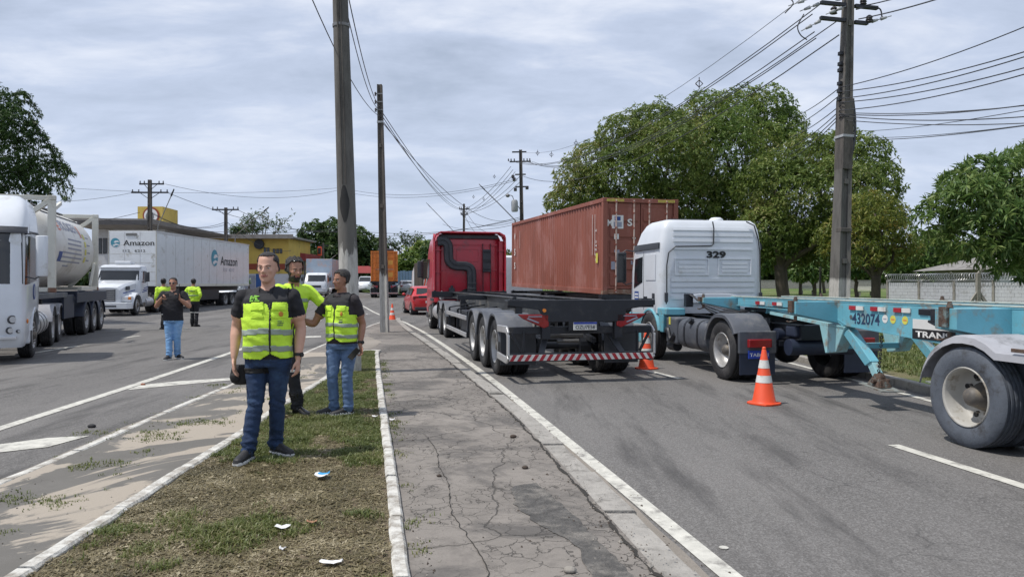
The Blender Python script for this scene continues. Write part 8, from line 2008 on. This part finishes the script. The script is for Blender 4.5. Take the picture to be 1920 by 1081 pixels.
shl('bag_strap', lambda c,t_: t_==2 and .742+.05*(c[0]+.1)*-.6<c[2]<.785+.05*(c[0]+.1)*-.6 and c[0]<.02, .006,'cordura',parent=bag,thick=.005)
shl('belt', lambda c,t_: t_==2 and .885<c[2]<.925, .004,'letter_black',thick=.004)

# --- bearded man behind, in hi-vis jacket, black trousers and boots, arm on the third man
P2 = dict(girth=1.06, head=1.05, lean=(.08,0,0), voxel=.0095, seed=5, sleeve='long', torso_yaw=R(48), boots=True, shirt_len=.88,
    elbowR=(-.30,.02,1.13), wristR=(-.20,-.15,.98), curlR=.4,
    elbowL=(.37,.15,1.25), wristL=(.56,.24,1.27), handL=((1,.25,-.05),(0,-.1,-1)), curlL=.25,
    kneeR=(-.09,-.03,.475), ankleR=(-.11,.02,.105), footR=(.5,-.85,0), kneeL=(.09,-.02,.475), ankleL=(.11,.05,.105), footL=(.75,-.6,0),
    head_yaw=R(40), head_pitch=R(8), head_off=(.02,-.03,-.01), brow='hair_dark', mats=dict(skin='skin_tan',shirt='hivis',pants='trouser_black',shoe='boot_black',sole='boot_black',lips='lips'),
    hair=dict(f=lambda v: (v.z > .165-.3*(v.y+.05) if v.y < .0 else v.z > .09) and not (v.y < -.040 and v.z < .195), off=.018, m='hair_dark', rough=.030))
loc = gp(541,779,bed)
r2, shl2, hl2, hd2, *_ = person('person', Vector((loc.x-.03, loc.y, bed-.004)), R(0), 1.80, P2)
tag(r2,'bearded man behind the front man in a yellow long sleeved jacket and black boots','person')
shl2('beard', lambda c,t_: t_==0 and hl2(c).y < -.0 and -.02 < hl2(c).z < (.060 if abs(hl2(c).x)<.034 else .044 if abs(hl2(c).x)<.055 else .085) and abs(hl2(c).x)<.09 and not(abs(hl2(c).x)<.020 and .038<hl2(c).z<.056), .006,'hair_dark',thick=.007)
shl2('side_hair', lambda c,t_: t_==0 and -.03 < hl2(c).y < .09 and .085 < hl2(c).z < .16 and abs(hl2(c).x) > .06, .007,'hair_grey',thick=.006)
for z0,z1 in ((1.08,1.13),(1.27,1.31)): shl2('reflective_tape', lambda c,t_: t_==1 and abs(c[0])<.23 and z0<c[2]<z1, .006,'tape_grey',thick=.003)
shl2('jacket_zip', lambda c,t_: t_==1 and c[1]<-.02 and abs(c[0]*math.cos(R(48))+c[1]*math.sin(R(48)))<.008, .006,'letter_black',thick=.003)
shl2('reflective_tape', lambda c,t_: t_==1 and .40<c[0]<.44, .006,'tape_grey',thick=.003)
shl2('trouser_stripe', lambda c,t_: t_==2 and .50<c[2]<.53, .004,'reflective_white',thick=.002)
mb = MB(); mb.smooth=True; mb.loft([[Vector(hd2((x,y,z))) for x,y,z in ((.075,-.05,.155),(.0,-.104,.165),(-.075,-.05,.155),(-.07,-.045,.175),(0,-.10,.19),(.07,-.045,.175))] for _ in (0,1)]) if False else None
for s in (-1,1):
    mb = MB(); mb.smooth=True; mb.ball(hd2((s*.032,-.070,.205)),.026,.020,.014,12,8); mb.obj('sunglass_lens','glass',r2)
mb = MB(); mb.tube([hd2((-.072,0,.185)),hd2((-.055,-.06,.2)),hd2((0,-.085,.21)),hd2((.055,-.06,.2)),hd2((.072,0,.185))],.004,6); mb.obj('sunglass_frame','letter_black',r2)

# --- third man in hi-vis vest and mid-blue jeans, turned towards the second
P3 = dict(girth=1.04, voxel=.0095, seed=9, torso_yaw=R(-28), white_sole=True, bold_sole=True, shirt_len=.87, arm=1.0,
    elbowR=(-.36,.07,1.10), wristR=(-.60,.02,1.17), handR=((-1,.05,.12),(0,-.3,-1)), curlR=.3,
    elbowL=(.245,.02,1.10), wristL=(.235,-.06,.855), handL=((.25,-.25,-1),(-.8,-.6,0)), curlL=.75,
    kneeR=(-.105,-.035,.475), ankleR=(-.10,.03,.105), footR=(-.93,-.30,0), kneeL=(.07,-.03,.475), ankleL=(.085,-.02,.105), footL=(-.88,-.42,0),
    head_yaw=R(-42), mats=dict(skin='skin_brown',shirt='shirt_plum',pants='denim_mid',shoe='shoe_black',sole='sole_white',lips='lips'),
    hair=dict(f=lambda v: (v.z > .155-.3*(v.y+.05) if v.y < .0 else v.z > .075) and not (v.y < -.060 and v.z < .19), off=.014, m='hair_dark', rough=.010))
loc = gp(641,777,bed)
r3, shl3, hl3, hd3, B3, fc3, ft3, J3, k3 = person('person', Vector((loc.x, loc.y, bed-.004)), R(0), 1.665, P3)
tag(r3,'man in black-shouldered yellow vest and blue jeans beside the large pole, holding a phone','person')
vest(r3, shl3, xz=.02, arm=.175, hem=.895, yoke=1.315, yaw=R(-28), bands=((1.085,1.13),(.955,1.0))); 
watch(r3, P3['wristL'], P3['elbowL'], out=(1,-.6,0))
shl3('collar', lambda c,t_: t_ in (0,1) and 1.435 < c[2] < 1.478 and abs(c[0])<.09, .008,'shirt_plum',thick=.005)
mb = MB(); mb.box(-.037,.037,-.005,.005,-.075,.075); ph = mb.obj('mobile_phone','glass',bevel=.006)
wl3 = r3.matrix_basis if False else None
q = Vector((loc.x,loc.y,bed)) + Vector((.245,-.115,.80))*k3; ph.location = q+Vector((-.06,-.045,-.045)); ph.rotation_euler = (R(25),R(35),R(40)); tag(ph,'dark phone held low in the left hand of the man beside the pole','phone')

# --- man in the road, black shirt, light jeans, raised forearms
P4 = dict(girth=1.13, voxel=.011, seed=13, white_sole=True, shirt_len=.84, arm=1.15, leg=1.05, hand=1.1,
    elbowR=(-.335,-.03,1.14), wristR=(-.165,-.25,1.31), handR=((.55,-.25,.35),(.3,-1,0)), curlR=.8,
    elbowL=(.345,-.05,1.14), wristL=(.215,-.26,1.30), handL=((-.2,-.2,.9),(-.4,-1,0)), curlL=.8,
    kneeR=(-.075,-.04,.475), ankleR=(-.05,-.10,.105), footR=(-.12,-1,0), kneeL=(.085,-.01,.475), ankleL=(.055,.08,.105), footL=(.75,-.6,0),
    head_yaw=R(3), mats=dict(skin='skin_tan',shirt='shirt_black',pants='denim_light',shoe='shoe_black',sole='sole_white',lips='lips'),
    hair=dict(f=lambda v: (v.z > .17-.35*(v.y+.05) if v.y < .0 else v.z > .09) and not (v.y < -.055 and v.z < .195), off=.008, m='hair_dark'))
loc = gp(325,673,0)
r4, shl4, hl4, hd4, *_ , k4 = person('person', (loc.x,loc.y,0), R(6), 1.75, P4)
tag(r4,'man in black shirt, sunglasses and light jeans standing in the left road','person')
sg = empty('sunglasses'); sg.parent = r4
for s in (-1,1):
    mb = MB(); mb.smooth=True; mb.ball(hd4((s*.032,-.103,.108)),.026,.008,.018,12,8); mb.obj('sunglass_lens','glass',sg)
    mb = MB(); mb.tube([hd4((s*.055,-.09,.113)),hd4((s*.08,-.02,.112))],.004,5); mb.obj('sunglass_arm','letter_black',sg)
mb = MB(); mb.box(-.04,.04,-.006,.006,-.08,.08); ph = mb.obj('mobile_phone','letter_black',bevel=.006); ph.location = Vector((loc.x,loc.y,0))+Vector((-.02,-.33,1.375))*k4; ph.rotation_euler = (R(10),R(82),R(6)); tag(ph,'dark phone held flat in the right hand of the man in sunglasses','phone')
mb = MB(); mb.box(-.035,.035,-.02,.02,-.09,.11); mb.cyl((.02,0,.11),(.02,0,.22),.008,n=6); ph = mb.obj('handheld_radio','letter_black',bevel=.006); ph.location = Vector((loc.x,loc.y,0))+Vector((.215,-.30,1.40))*k4; ph.rotation_euler = (R(-5),R(6),0); tag(ph,'black handheld radio upright in the left hand of the man in sunglasses','radio')

# --- two officers in hi-vis jackets, black caps, beyond him
def officer(px, py, H, rz, P, label):
    loc = gp(px,py,0); base = dict(voxel=.013, sleeve='long', boots=True, shirt_len=.93, girth=1.08, mats=dict(skin='skin_brown',shirt='hivis',pants='trouser_black',shoe='boot_black',sole='boot_black',lips='lips'),
        hair=dict(f=lambda v: v.z > .115 or (v.y > .03 and v.z > .06), off=.016, m='letter_black')); base.update(P)
    r, sh_, hl_, hd_, *_ = person('person', (loc.x,loc.y,0), rz, H, base); tag(r,label,'person')
    mb = MB(); mb.smooth=True; mb.add([hd_((x,y,.158)) for x,y in ((-.065,-.075),(-.05,-.15),(0,-.165),(.05,-.15),(.065,-.075))],[(0,1,2,3,4)]); o = mb.obj('cap_peak','letter_black',r); q = o.modifiers.new('s','SOLIDIFY'); q.thickness=.008
    for z0,z1 in ((1.12,1.16),): sh_('reflective_tape', lambda c,t_: t_==1 and abs(c[0])<.23 and z0<c[2]<z1, .006,'tape_grey',thick=.003)
    sh_('jacket_lettering', lambda c,t_: t_==1 and c[1]>0 and abs(c[0])<.12 and 1.30<c[2]<1.325, .006,'letter_navy',thick=.002)
    sh_('trouser_stripe', lambda c,t_: t_==2 and .50<c[2]<.54, .005,'reflective_white',thick=.002)
    return r
officer(364,612,1.80,R(180-10),dict(seed=20, lean=(0,.05,0), elbowR=(-.34,.14,1.16), wristR=(-.17,-.04,1.0), handR=((.5,-.3,-.5),(0,.2,-1)), elbowL=(.34,.14,1.16), wristL=(.17,-.04,1.0), handL=((-.5,-.3,-.5),(0,.2,-1)),
    kneeR=(-.09,-.02,.475), ankleR=(-.09,.03,.105), footR=(-.1,-1,0), kneeL=(.09,-.03,.475), ankleL=(.10,-.03,.105), footL=(.3,-1,0), head_yaw=R(35)),'officer seen from behind with hands on hips in a bright yellow jacket')
officer(311,617,1.80,R(180+25),dict(seed=22, lean=(.08,0,0), elbowR=(-.30,.04,1.12), wristR=(-.24,-.12,.93), handR=((.0,-.3,-1),(1,0,0)), elbowL=(.30,.06,1.12), wristL=(.30,-.02,.88), handL=((0,-.2,-1),(-1,0,0)),
    kneeR=(-.08,-.02,.475), ankleR=(-.08,.0,.105), footR=(-.1,-1,0), kneeL=(.08,.0,.475), ankleL=(.10,.06,.105), footL=(.4,-1,0)),'officer in yellow jacket and black cap half hidden behind the sunglasses man')
